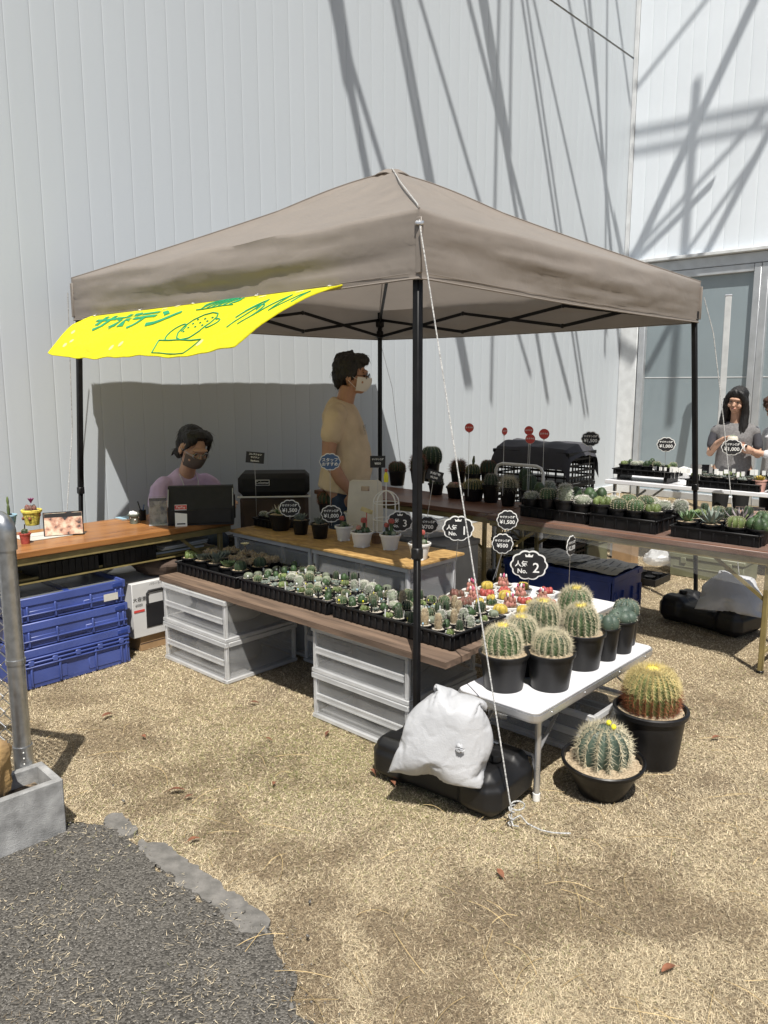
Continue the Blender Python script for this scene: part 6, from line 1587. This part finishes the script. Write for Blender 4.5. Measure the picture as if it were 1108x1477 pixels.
# ---- seated woman in lilac behind the counter
def seated():
    wp_ = AB(.655, 2.83, 0); t = thing('person', 'seated person in a lilac T-shirt with glasses and dark mask behind the counter', 'person', (wp_.x, wp_.y, 0), ROT - R(8))
    m = MB(); hs = 1.19; hc = (.0, -.27, 1.175); f, Mx = add_head(m, hc, R(6), R(24), R(3), hs)
    m.tube([(0, -.10, .92), (0, -.17, 1.02), (0, -.225, 1.11)], [.062, .056, .056], 14)
    m.tube([(0, .05, .48), (0, .02, .62), (0, -.05, .80), (0, -.10, .93)], [(.11, .155), (.11, .15), (.10, .16), (.07, .12)], 16)
    ra = [(-.18, -.11, .870), (-.230, -.19, .78), (-.21, -.36, .79)]; la = [(.18, -.11, .870), (.230, -.19, .78), (.20, -.36, .79)]
    for arm, sd in ((ra, -1), (la, 1)): limb(m, arm, [.052, .046, .028]); hand(m, arm[-1], (-sd * .3, -1, .02), (0, 0, -1), .35, .95, sd)
    for sx in (-1, 1): limb(m, [(sx * .10, .04, .50), (sx * .12, -.36, .50), (sx * .12, -.36, .08)], [.092, .064, .042]); m.ell((sx * .12, -.42, .04), (.042, .11, .038), 12)
    o = m.build('body', 'skin', t); remesh(o, .0052, 3)
    s = MB(); s.tube([(0, .055, .46), (0, .03, .58), (0, -.02, .72), (0, -.075, .85), (0, -.105, .925), (0, -.135, .965), (0, -.155, .985)], [(.135, .180), (.130, .172), (.128, .180), (.118, .190), (.098, .165), (.078, .105), (.066, .074)], 24)
    for sx in (-1, 1): limb(s, [(sx * .150, -.105, .905), (sx * .200, -.125, .870), (sx * .232, -.18, .785)], [.068, .072, .074])
    so = s.build('tshirt', 'shirt_lilac', t); remesh(so, .008, 4)
    displace(so, lambda x, y, z: .007 * noise.noise((x * 10, y * 9, z * 8)) + .004 * noise.noise((x * 24, y * 20, z * 18)))
    lettering('CACTUS', .045, so, lambda x, y: (x + .05, -.205 - .02 * math.cos(x * 6) + .25 * y, y + .830), 'black_print')
    for sx in (-1, 1): MB().tube([(sx * .062, -.16, .985), (sx * .060, -.205, .93), (sx * .035, -.225, .82), (0, -.215, .72)], .0035, 6).build('lanyard', 'shirt_white', t)
    p = MB(); p.tube([(0, .05, .56), (0, .04, .44)], [(.12, .165), (.12, .175)], 16)
    for sx in (-1, 1): limb(p, [(sx * .095, .03, .50), (sx * .12, -.36, .51), (sx * .12, -.35, .10)], [.102, .078, .062])
    po = p.build('trousers', 'jeans', t); remesh(po, .010, 3)
    sh = MB()
    for sx in (-1, 1): sh.ell((sx * .12, -.42, .042), (.046, .12, .042), 12)
    sh.build('shoes', 'fabric_black', t)
    hair_blob(t, [((0, .034, .048), (.080, .096, .078)), ((0, .070, .0), (.072, .055, .075)), ((-.052, -.015, .072), (.040, .062, .042)), ((.052, -.015, .072), (.040, .062, .042)), ((0, -.030, .100), (.055, .055, .024)), ((0, .112, -.040), (.034, .034, .040)), ((0, .125, -.085), (.030, .028, .050))], f, Mx, hs, 'hair_black', [(((-.055, -.055, .075), (-.074, -.045, .03), (-.078, -.02, -.01)), (.018, .013, .004)), (((.055, -.055, .075), (.074, -.045, .03), (.080, -.03, -.02)), (.018, .013, .004)), (((0, .12, -.06), (-.02, .15, -.10), (-.035, .155, -.14)), (.016, .012, .003)), (((0, .12, -.06), (.025, .15, -.09), (.045, .16, -.12)), (.016, .012, .003))])
    MB().box(f((-.03, .105, .045)), (.012, .012, .03), .003).build('hair_clip', 'white_paint', t)
    glasses(t, f, hs, 'steel_galv'); mask(t, f, 'mask_grey', hs); face_parts(t, f, Mx, hs)
    stl = thing('stool', 'dark stool under the seated person in lilac', 'stool', (wp_.x, wp_.y, 0), ROT)
    MB().box((0, .05, .375), (.34, .34, .04), .01).build('seat', 'fabric_black', stl)
    for sx in (-1, 1):
        for sy in (-1, 1): MB().tube([(sx * .13, .05 + sy * .13, .356), (sx * .15, .05 + sy * .15, 0)], .012, 8).build('leg', 'black_metal', stl)
seated()
# ---- woman with long black hair
def standing_woman():
    wp_ = AB(4.98, .37, 0); t = thing('person', 'smiling person with long black hair in a grey top holding a white pot', 'person', (wp_.x, wp_.y, 0), R(-26))
    m = MB(); hc = (.0, -.05, 1.475); f, Mx = add_head(m, hc, R(-14), R(10), R(7), 1.0)
    m.tube([(0, .0, 1.22), (0, -.012, 1.30), (0, -.03, 1.40)], [.056, .048, .048], 14)
    m.tube([(0, 0, .86), (0, -.01, 1.0), (0, 0, 1.12), (0, 0, 1.24)], [(.10, .145), (.095, .125), (.10, .14), (.07, .11)], 16)
    ra = [(-.15, .0, 1.205), (-.188, -.02, 1.10), (-.200, -.04, .985), (-.135, -.20, 1.085), (-.085, -.25, 1.13)]; la = [(.15, .0, 1.205), (.188, -.01, 1.10), (.200, -.04, .985), (.12, -.20, 1.045), (.04, -.25, 1.08)]
    limb(m, ra, [.038, .036, .033, .030, .023]); limb(m, la, [.038, .036, .035, .030, .023])
    hand(m, ra[-1], (.8, -.3, .25), (.3, -.5, -.8), .65, .9, 1); hand(m, la[-1], (-1, -.15, .1), (0, -.3, 1), .5, .9, -1)
    for sx in (-1, 1): limb(m, [(sx * .085, 0, .84), (sx * .09, -.01, .46), (sx * .09, .02, .08)], [.085, .056, .040]); m.ell((sx * .09, -.05, .035), (.038, .10, .035), 12)
    o = m.build('body', 'skin', t); remesh(o, .0052, 3)
    s = MB(); s.tube([(0, 0, .80), (0, -.005, .92), (0, -.01, 1.02), (0, -.012, 1.13), (0, .0, 1.215), (0, .0, 1.25), (0, -.005, 1.275)], [(.120, .165), (.115, .155), (.112, .148), (.118, .158), (.092, .168), (.075, .135), (.060, .080)], 22)
    for sx in (-1, 1): limb(s, [(sx * .120, 0, 1.215), (sx * .165, -.005, 1.185)], [.050, .050])
    so = s.build('grey_top', 'vest_grey', t); remesh(so, .008, 4)
    for sx in (-1, 1):
        d = MB(); limb(d, [(sx * .160, -.003, 1.20), (sx * .186, -.015, 1.12), (sx * .194, -.026, 1.06)], [.044, .043, .041]); do = d.build('sleeve', 'sleeve_dark', t); remesh(do, .008, 2)
    p = MB(); p.tube([(0, 0, .88), (0, 0, .80)], [(.105, .15), (.11, .16)], 16)
    for sx in (-1, 1): limb(p, [(sx * .082, 0, .82), (sx * .088, -.01, .46), (sx * .09, .02, .10)], [.092, .066, .054])
    po = p.build('trousers', 'trousers_black', t); remesh(po, .010, 3)
    sh = MB()
    for sx in (-1, 1): sh.ell((sx * .09, -.05, .04), (.042, .11, .04), 12)
    sh.build('shoes', 'fabric_black', t)
    hair_blob(t, [((0, .026, .040), (.082, .099, .086)), ((0, -.004, .066), (.070, .080, .056)), ((0, .075, -.03), (.078, .050, .11)), ((0, .075, -.14), (.085, .040, .10))], f, Mx, 1.0, 'hair_black',
              [(((-.014, -.062, .098), (-.052, -.060, .070), (-.080, -.030, .0), (-.090, .0, -.12), (-.095, -.02, -.22), (-.085, -.06, -.32)), (.012, .022, .030, .034, .036, .012)), (((.014, -.062, .098), (.050, -.066, .072), (.082, -.040, .0), (.090, -.02, -.11), (.095, -.04, -.22), (.085, -.075, -.34), (.07, -.085, -.42)), (.012, .022, .032, .036, .040, .034, .010)), (((.03, .05, -.1), (.07, .03, -.25), (.08, -.0, -.36)), (.05, .05, .012)), (((-.03, .06, -.1), (-.06, .05, -.24), (-.07, .03, -.34)), (.05, .045, .012))])
    face_parts(t, f, Mx, 1.0, 'smile')
    MB().tube([(.098 + .026 * math.cos(i * .52) * .5, -.225 + .026 * math.cos(i * .52) * .9, 1.056 + .026 * math.sin(i * .52)) for i in range(12)], .006, 6, closed=True).build('watch_strap', 'white_plastic', t); MB().box((.105, -.245, 1.074), (.018, .014, .018), .003).build('watch', 'black_plastic', t)
    MB().tube([(-.185 + .032 * math.cos(i * .52) * .6, -.115 + .030 * math.cos(i * .52) * .9, 1.045 + .03 * math.sin(i * .52)) for i in range(12)], .003, 6, closed=True).build('bracelet', 'fabric_black', t)
    w2 = t.matrix_basis @ Vector((-.012, -.285, 1.055)); q = thing('white_pot', 'round white pot held in both hands by the person in grey', 'pot', (wp_.x, wp_.y, 0), 0)
    q.location = Matrix.Translation(t.location) @ Matrix.Rotation(R(-26), 4, 'Z') @ Vector((-.010, -.290, 1.09))
    MB().lathe([(0, 0), (.030, 0), (.045, .02), (.048, .045), (.040, .066), (.036, .07), (.032, .066), (0, .06)], 20).build('shell', 'cream_plastic', q); MB().ell((0, 0, .068), (.030, .030, .014), 12).build('plant', 'cactus_pale', q)
standing_woman()
# ---- shopper at the picture edge
def shopper():
    hcw = gd(1128, 586, 7.0); t = thing('person', 'shopper with chin length brown hair holding a small dark red plant', 'person', (hcw.x, hcw.y, 0), R(-82))
    m = MB(); hc = (0, -.05, hcw.z - .01); z0 = hcw.z - 1.46; f, Mx = add_head(m, hc, R(0), R(22), 0, 1.0)
    m.tube([(0, .02, 1.20 + z0), (0, -.0, 1.29 + z0), (0, -.03, 1.38 + z0)], [.056, .048, .048], 14)
    m.tube([(0, 0, .86), (0, 0, 1.0), (0, 0, 1.22 + z0)], [(.10, .145), (.10, .13), (.07, .11)], 16)
    ra = [(-.165, 0, 1.22 + z0), (-.215, -.03, 1.02), (-.13, -.22, 1.00), (-.07, -.28, 1.02)]; la = [(.165, 0, 1.22 + z0), (.215, -.03, 1.02), (.13, -.22, 1.00), (.07, -.28, 1.02)]
    for arm, sd in ((ra, 1), (la, -1)): limb(m, arm, [.044, .036, .028, .023]); hand(m, arm[-1], (.35 * sd, -1, .1), (.5 * sd, 0, .9), .5, .9, -sd)
    for sx in (-1, 1): limb(m, [(sx * .085, 0, .84), (sx * .09, -.01, .46), (sx * .09, .02, .08)], [.085, .056, .040]); m.ell((sx * .09, -.05, .035), (.038, .10, .035), 12)
    o = m.build('body', 'skin', t); remesh(o, .0055, 3)
    s = MB(); s.tube([(0, 0, .80), (0, 0, 1.0), (0, 0, 1.14), (0, .005, 1.21 + z0), (0, .01, 1.27 + z0)], [(.12, .165), (.112, .15), (.115, .155), (.08, .14), (.058, .07)], 22)
    for sx in (-1, 1): limb(s, [(sx * .15, 0, 1.21 + z0), (sx * .21, -.03, 1.02), (sx * .135, -.205, 1.0)], [.060, .054, .040])
    so = s.build('blouse', 'shirt_white', t); remesh(so, .008, 3)
    p = MB(); p.tube([(0, 0, .88), (0, 0, .80)], [(.105, .15), (.11, .16)], 16)
    for sx in (-1, 1): limb(p, [(sx * .082, 0, .82), (sx * .088, -.01, .46), (sx * .09, .02, .10)], [.092, .066, .054])
    po = p.build('trousers', 'trousers_black', t); remesh(po, .010, 3)
    hair_blob(t, [((0, .030, .042), (.082, .096, .080)), ((-.058, -.005, .0), (.034, .062, .090)), ((.058, -.005, .0), (.034, .062, .090)), ((0, .075, -.03), (.078, .050, .085)), ((0, -.040, .095), (.058, .058, .030)), ((0, -.085, .055), (.050, .020, .030))], f, Mx, 1.0, 'hair_brown')
    face_parts(t, f, Mx, 1.0)
    q = thing('small_plant', 'small dark red plant held by the brown haired shopper', 'plant', (0, 0, 0), 0); q.location = Matrix.Translation(t.location) @ Matrix.Rotation(R(-82), 4, 'Z') @ Vector((0, -.37, 1.035))
    MB().lathe([(0, 0), (.026, 0), (.034, .045), (0, .043)], 16).build('pot', 'black_plastic', q); cluster(q, .04, .03, 10, .014, 'moon_dark', None, 4)
shopper()

# ================================================================ signs on sticks
def facecam(p, turn=0.0): return math.atan2(-p.x, p.y) + turn
def cloud(w, h, n, d=.10, m=72): 
    return [((1 + d * (abs(math.cos(n * a / 2)) ** .8 - 1)) * w / 2 * math.cos(a), (1 + d * (abs(math.cos(n * a / 2)) ** .8 - 1)) * h / 2 * math.sin(a)) for a in [2 * math.pi * k / m for k in range(m)]]
def sign(label, px, py, D, wpx, lines, zbase, shape='cloud', aspect=.82, turn=0.0, face='black_print', border='white_print', crown=False, roll=0.0, group=None, lean=0.0, stickm='steel_galv'):
    p = gd(px, py, D); dc = D * math.cos(PITCH) + (CAMH - p.z) * math.sin(PITCH); w = wpx * dc / FPX; h = w * aspect
    t = thing('price_sign' if shape != 'balloon' else 'balloon_pick', label, 'sign', (p.x, p.y, zbase), facecam(p, turn), group); zc = p.z - zbase
    rl = Matrix.Rotation(roll, 3, 'Y')
    def at(y): return lambda x, zz, o: tuple(rl @ Vector((x, 0, zz)) + Vector((0, y + o, zc)))
    if shape == 'cloud': o1 = cloud(w, h, 10); o2 = cloud(w * .92, h * .90, 10)
    elif shape == 'balloon': o1 = cloud(w, h, 1, 0); o2 = cloud(w * .94, h * .94, 1, 0)
    else: o1 = [(-w / 2, -h / 2), (w / 2, -h / 2), (w / 2, h / 2), (-w / 2, h / 2)]; o2 = [(x * .96, y * .94) for x, y in o1]
    MB().prism(o1, -.0012, .0012, lambda x, y, hh: at(0)(x, y, hh)).build('border', border, t, smooth=False)
    b = MB().prism(o2, -.0032, -.0016, lambda x, y, hh: at(0)(x, y, hh)).build('board', face, t, smooth=False)
    for (txt, s, dx, dy) in lines:
        V, F = text_mesh(txt, s * w, .004 * w); MB().add([at(0)(q.x + dx * w, q.y + dy * w, -.0042) for q in V], F).build('lettering', 'white_print', b, smooth=False)
    if crown:
        cr = [(-.09, .0), (-.11, .08), (-.045, .04), (0, .10), (.045, .04), (.11, .08), (.09, .0)]; V = [at(0)(x * w, (y + .22) * w, -.0042) for x, y in cr]; MB().add(V, [(0, 1, 2), (0, 2, 4), (0, 4, 6), (2, 3, 4), (4, 5, 6)]).build('crown_mark', 'white_print', b, smooth=False)
    tip = rl @ Vector((0, 0, -h * .42))
    MB().tube([(lean, .004, 0), (tip.x, .004, zc + tip.z)], .0016, 6).build('stick', stickm, t); MB().box((tip.x, .003, zc + tip.z), (.012, .006, .022), .001).build('clip', stickm, t)
    return t
S1 = lambda price: [('サボテン各種', .12, 0, .13), (price, .25, 0, -.10)]
NK = lambda n: [('人気', .17, -.20, .02), ('No.', .17, -.17, -.17), (n, .38, .19, -.08)]
sign('black cloud sign reading No.3 among the red grafted cacti', 577, 752, 4.22, 38, NK('3'), OZ + .06, crown=True)
sign('black cloud price sign reading 700 yen half behind the front tent leg', 617, 757, 4.12, 32, S1('¥700'), OZ + .06)
sign('black cloud sign reading No.1 beside the guy rope', 661, 762, 3.86, 46, NK('1'), BZ + .05, crown=True, lean=-.02)
sign('black cloud price sign reading 1,500 yen in front of the clear vinyl sheet', 732, 750, 4.42, 31, S1('¥1,500'), WPZ + .05, aspect=.95, lean=-.06)
sign('black cloud price sign reading 500 yen above the white pots', 725, 784, 4.36, 31, S1('¥500'), WPZ + .05, aspect=.98, lean=-.05)
sign('largest black cloud sign, reading No.2, over the white pots of pink cacti', 763, 815, 4.02, 54, NK('2'), WPZ + .055, crown=True)
sign('narrow black sign turned edge on above the navy crate', 824, 787, 4.02, 34, S1('¥2,200'), TZ + .15, aspect=.9, turn=R(68))
sign('black cloud price sign reading 1,500 yen on the strand board', 418, 733, 4.66, 31, S1('¥1,500'), OZ + .09)
sign('black cloud price sign reading 1,000 yen next to the white pots', 478, 741, 4.50, 31, S1('¥1,000'), OZ + .08)
sign('navy cloud sign with white lettering in front of the beige T-shirt', 476, 666, 4.62, 31, [('スタッフ', .19, 0, .08), ('おすすめ', .19, 0, -.12)], OZ + .09, face='navy_print')
sign('black rectangular chalk sign above the cooler bag', 368, 660, 4.95, 26, [('コレクション', .12, 0, .18), ('サボテン', .12, 0, 0), ('Staghorn', .13, 0, -.18)], OZ + .06, 'rect', .62, roll=R(6), border='black_print')
sign('black rectangular chalk sign hung beside the rear tent leg', 545, 666, 4.78, 22, [('サボテン各種', .13, 0, .15), ('¥800', .2, 0, -.12)], OZ + .05, 'rect', .78, border='black_print')
sign('tilted black chalk sign on a ring clip behind the tent leg', 627, 686, 4.30, 24, [('多肉植物', .16, 0, .12), ('¥3,500', .16, 0, -.12)], OZ + .03, 'rect', .62, roll=R(16), lean=-.06, border='black_print')
sign('black cloud price sign reading 1,500 yen against the grey wall above the dark crates', 852, 633, 5.35, 27, S1('¥1,500'), RTZ + .08)
sign('black cloud price sign reading 1,000 yen over the raised tray by the wall corner', 961, 641, 6.75, 26, S1('¥1,000'), FZ + .06)
sign('black cloud price sign reading 1,000 yen before the person in grey', 1056, 645, 6.20, 29, S1('¥1,000'), FZ + .06)
for k, (px, py, w_, tn, lab) in enumerate(((677, 617, 13, 0, 'red round pick standing alone above the dark cacti'), (728, 622, 11, .8, 'red round pick turned aside above the dark cacti'), (763, 621, 13, 0, 'upper of two overlapping red round picks'), (765, 633, 14, 0, 'lower of two overlapping red round picks'), (785, 626, 15, 0, 'red round pick at the end over the black crates'))):
    sign(lab, px, py, 5.55 + .02 * (k % 3), w_, [('おすすめ', .20, 0, .02)], RTZ + .10, 'balloon', 1.0, turn=tn, face='red_print', border='pink_print', group='red round picks over the dark cacti', stickm='white_plastic')

# ================================================================ small things on the counter and tables
def photo_mat(name, seed, a, b, c):
    m = bpy.data.materials.new(name); m.use_nodes = True; nt = m.node_tree; N = nt.nodes; L = nt.links; bs = N['Principled BSDF']
    tc = N.new('ShaderNodeTexCoord'); n1 = N.new('ShaderNodeTexNoise'); n1.inputs['Scale'].default_value = 26; n1.inputs['Detail'].default_value = 4; n1.noise_dimensions = '4D'; n1.inputs['W'].default_value = seed
    L.new(tc.outputs['Object'], n1.inputs[0]); r = N.new('ShaderNodeValToRGB'); e = r.color_ramp.elements; e[0].position = .36; e[0].color = (*a, 1); e[1].position = .60; e[1].color = (*c, 1); x = e.new(.47); x.color = (*b, 1)
    L.new(n1.outputs[0], r.inputs[0]); L.new(r.outputs[0], bs.inputs['Base Color']); bs.inputs['Roughness'].default_value = .25; M[name] = m
photo_mat('photo_sand', 1, (.05, .05, .05), (.50, .28, .20), (.62, .55, .42)); photo_mat('photo_dark', 2, (.04, .04, .05), (.24, .22, .17), (.42, .40, .33))
def photo_frame(label, loc, rz, w, h, pm, tilt=R(14)):
    t = thing('framed_photo', label, 'framed photo', loc, rz); Mr = Matrix.Rotation(-tilt, 3, 'X')
    Q = lambda c: tuple(Mr @ Vector(c))
    MB().box(Q((0, 0, h / 2)), (w, .010, h), .002, Mr).build('frame', 'black_plastic', t)
    MB().box(Q((0, -.0062, h / 2)), (w - .012, .002, h - .012), 0, Mr).build('picture', pm, t, smooth=False)
    MB().box(Q((0, -.0076, h * .86)), (w - .014, .001, h * .16), 0, Mr).build('picture_sky', 'fabric_black', t, smooth=False)
    MB().bar(Q((0, .006, h * .7)), (0, .07, 0.002), .03, .004).build('easel_leg', 'black_plastic', t); return t
photo_frame('framed photo of plants on the counter beside the yellow pot', gz(93, 773, CZ) + Vector((0, 0, .001)), R(24), .215, .140, 'photo_sand')
photo_frame('framed photo of plants leaning on the tray on the brown table', gz(1080, 757, RTZ) + Vector((0, 0, .002)), R(-26), .180, .118, 'photo_sand', R(10))
sp_ = thing('cutting_sheet', 'white sheet of paper lying on the counter under the framed photo', 'paper', gz(70, 772, CZ), ROT); MB().box((0, 0, .003), (.34, .22, .003)).build('sheet', 'paper', sp_, smooth=False); MB().box((0, 0, .0052), (.30, .003, .0006)).build('printed_rule', 'fabric_grey', sp_, smooth=False)
# black screen seen from behind
ps = thing('sales_terminal', 'black sales terminal hood standing on the counter before the seated person', 'sales terminal', gz(292, 753, CZ), R(10))
tm = MB(); wt, dt, htt = .40, .22, .235
prof = [(-dt / 2, 0), (dt / 2, 0), (dt / 2, .12), (.02, htt), (-.04, htt), (-dt / 2 + .0, .10)]
V = [(x, y, z) for x in (-wt / 2, wt / 2) for y, z in prof]; n = len(prof); tm.add(V, [tuple(range(n)), tuple(range(2 * n - 1, n - 1, -1))] + [(i, n + i, n + (i + 1) % n, (i + 1) % n) for i in range(n)]); tm.build('hood', 'fabric_black', ps, smooth=False)
MB().box((0, -dt / 2 - .004, .055), (wt - .03, .006, .085), .002).build('back_panel', 'black_plastic', ps); MB().box((wt / 2 + .004, 0, .10), (.012, .06, .15), .003).build('card_slot', 'black_plastic', ps)
for sx in (-1, 1): MB().box((sx * (wt / 2 - .004), -dt / 4 - .03, htt * .72), (.006, .012, .12), .001, Matrix.Rotation(R(-35), 3, 'X')).build('edge_trim', 'grey_box', ps)
# acrylic stand with a picture card
ac = thing('acrylic_stand', 'clear acrylic stand with a dark plant picture card on the counter', 'card stand', gz(229, 757, CZ), R(14)); Mr = Matrix.Rotation(R(-10), 3, 'X')
MB().box((0, 0, .003), (.11, .07, .005), .001).build('foot', 'clear_rim', ac); MB().box(tuple(Mr @ Vector((0, .01, .085))), (.105, .004, .165), .001, Mr).build('card', 'photo_dark', ac); MB().box(tuple(Mr @ Vector((0, .005, .158))), (.105, .003, .018), 0, Mr).build('card_header', 'black_print', ac, smooth=False); MB().box(tuple(Mr @ Vector((0, .001, .088))), (.118, .003, .18), .001, Mr).build('clear_front', 'clear_sheet', ac)
ac2 = thing('acrylic_stand', 'empty clear acrylic stand beside the picture card', 'card stand', gz(247, 756, CZ), R(70)); MB().box((0, 0, .003), (.09, .06, .005), .001).build('foot', 'clear_rim', ac2); MB().box((0, 0, .075), (.09, .003, .14), .001, Mr).build('clear_front', 'clear_sheet', ac2)
qs = thing('tent_card', 'white folded tent card with a red top strip on the counter', 'card', gz(262, 758, CZ), R(12))
Mq = Matrix.Rotation(R(-16), 3, 'X'); Mq2 = Matrix.Rotation(R(16), 3, 'X')
MB().box((0, -.016, .065), (.072, .002, .135), 0, Mq).build('front_face', 'white_print', qs, smooth=False); MB().box((0, .022, .065), (.072, .002, .135), 0, Mq2).build('back_face', 'white_print', qs, smooth=False)
MB().box((0, -.0045, .115), (.070, .001, .026), 0, Mq).build('red_strip', 'red_print', qs, smooth=False)
lettering('PayPay', .020, qs, lambda x, y: (x, -.0060 + .287 * y, y * .96 + .115), 'white_print'); MB().box((0, -.0318, .016), (.05, .001, .008), 0, Mq).build('text_bar', 'black_print', qs, smooth=False)
pn = thing('pen_cup', 'small black pen cup behind the sage green pot', 'pen cup', gz(206, 750, CZ), 0); MB().lathe([(0, 0), (.022, 0), (.023, .065), (.020, .065), (.019, .005), (0, .004)], 16).build('cup', 'black_plastic', pn); MB().tube([(.004, 0, .01), (-.03, .01, .12)], .004, 6).build('pen', 'black_plastic', pn); MB().tube([(-.004, 0, .01), (.01, .01, .10)], .004, 6).build('pen', 'navy_print', pn)
bk = thing('notebook', 'pale teal notebook lying on the counter', 'notebook', gz(186, 748, CZ), ROT); MB().box((0, 0, .005), (.14, .10, .008), .001).build('pages', 'paper', bk); MB().box((0, 0, .0105), (.142, .102, .002)).build('cover', 'bead_blue', bk, smooth=False)
# far table bits: tablet, bags, cards
tb = thing('tablet', 'dark tablet propped up on the white table behind the tent leg', 'tablet', gz(1012, 690, FZ), R(-20)); MB().box((0, 0, .07), (.20, .010, .14), .003, Matrix.Rotation(R(-35), 3, 'X')).build('screen', 'black_plastic', tb); MB().box((0, .06, .03), (.08, .08, .055), .003).build('prop', 'grey_box', tb)
soft_bag('white plastic bag on the white table by the raised tray', gz(985, 690, FZ + .002), (.11, .08, .10), 'shirt_white', 15)
for k, (px, py, mt, lab) in enumerate(((1030, 690, 'orange_print', 'pale card with orange print held up on the white table'), (1045, 691, 'cactus_lime', 'green and black box on the white table'), (1058, 689, 'bead_blue', 'small pale blue box on the white table'))):
    t = thing('card_box', lab, 'box', gz(px, py, FZ), R(-15)); MB().box((0, 0, .065), (.075, .03, .13), .002).build('carton', 'black_plastic' if k == 1 else 'paper', t); MB().box((0, -.0165, .07), (.055, .002, .09)).build('print', mt, t, smooth=False)
r_ = random.Random(31)
for k in range(26):
    px = 915 + 8.0 * k + r_.uniform(-5, 5)
    if 1010 < px < 1026: continue
    D = 6.35 + .35 * r_.random(); p = gd(px, 676 + r_.uniform(-6, 8), D)
    a_, b_ = toab(p); a_ = min(max(a_, 4.26), 4.52); q = AB(a_, b_, FZ)
    t = thing('name_card', 'small white name card on a stick among the far trays', 'card', (q.x, q.y, FZ + .05), facecam(q, r_.uniform(-.4, .4)), 'white name cards in the far trays')
    MB().bar((0, 0, 0), (0, 0, .06), .004, .002).build('stick', 'white_plastic', t, smooth=False); MB().box((0, -.003, .080), (.022 + .02 * r_.random(), .0015, .030 + .02 * r_.random())).build('card', 'white_print', t, smooth=False)
wn_ = ab_thing('wire_rack', 'white wire rack lying behind the small trays on the brown table', 'rack', 2.50, .50, RTZ)
for i in range(8): MB().tube([(-.0, -.20 + .055 * i, .02), (.02, -.20 + .055 * i, .17)], .003, 5).build('wire', 'white_paint', wn_)
for z, x in ((.02, 0), (.17, .02)): MB().tube([(x, -.21, z), (x, .20, z)], .004, 5).build('rail', 'white_paint', wn_)
for y in (-.2, .19): MB().tube([(.0, y, .02), (-.06, y, .003)], .003, 5).build('foot', 'white_paint', wn_)
bpy.data.scenes.remove(TMP)
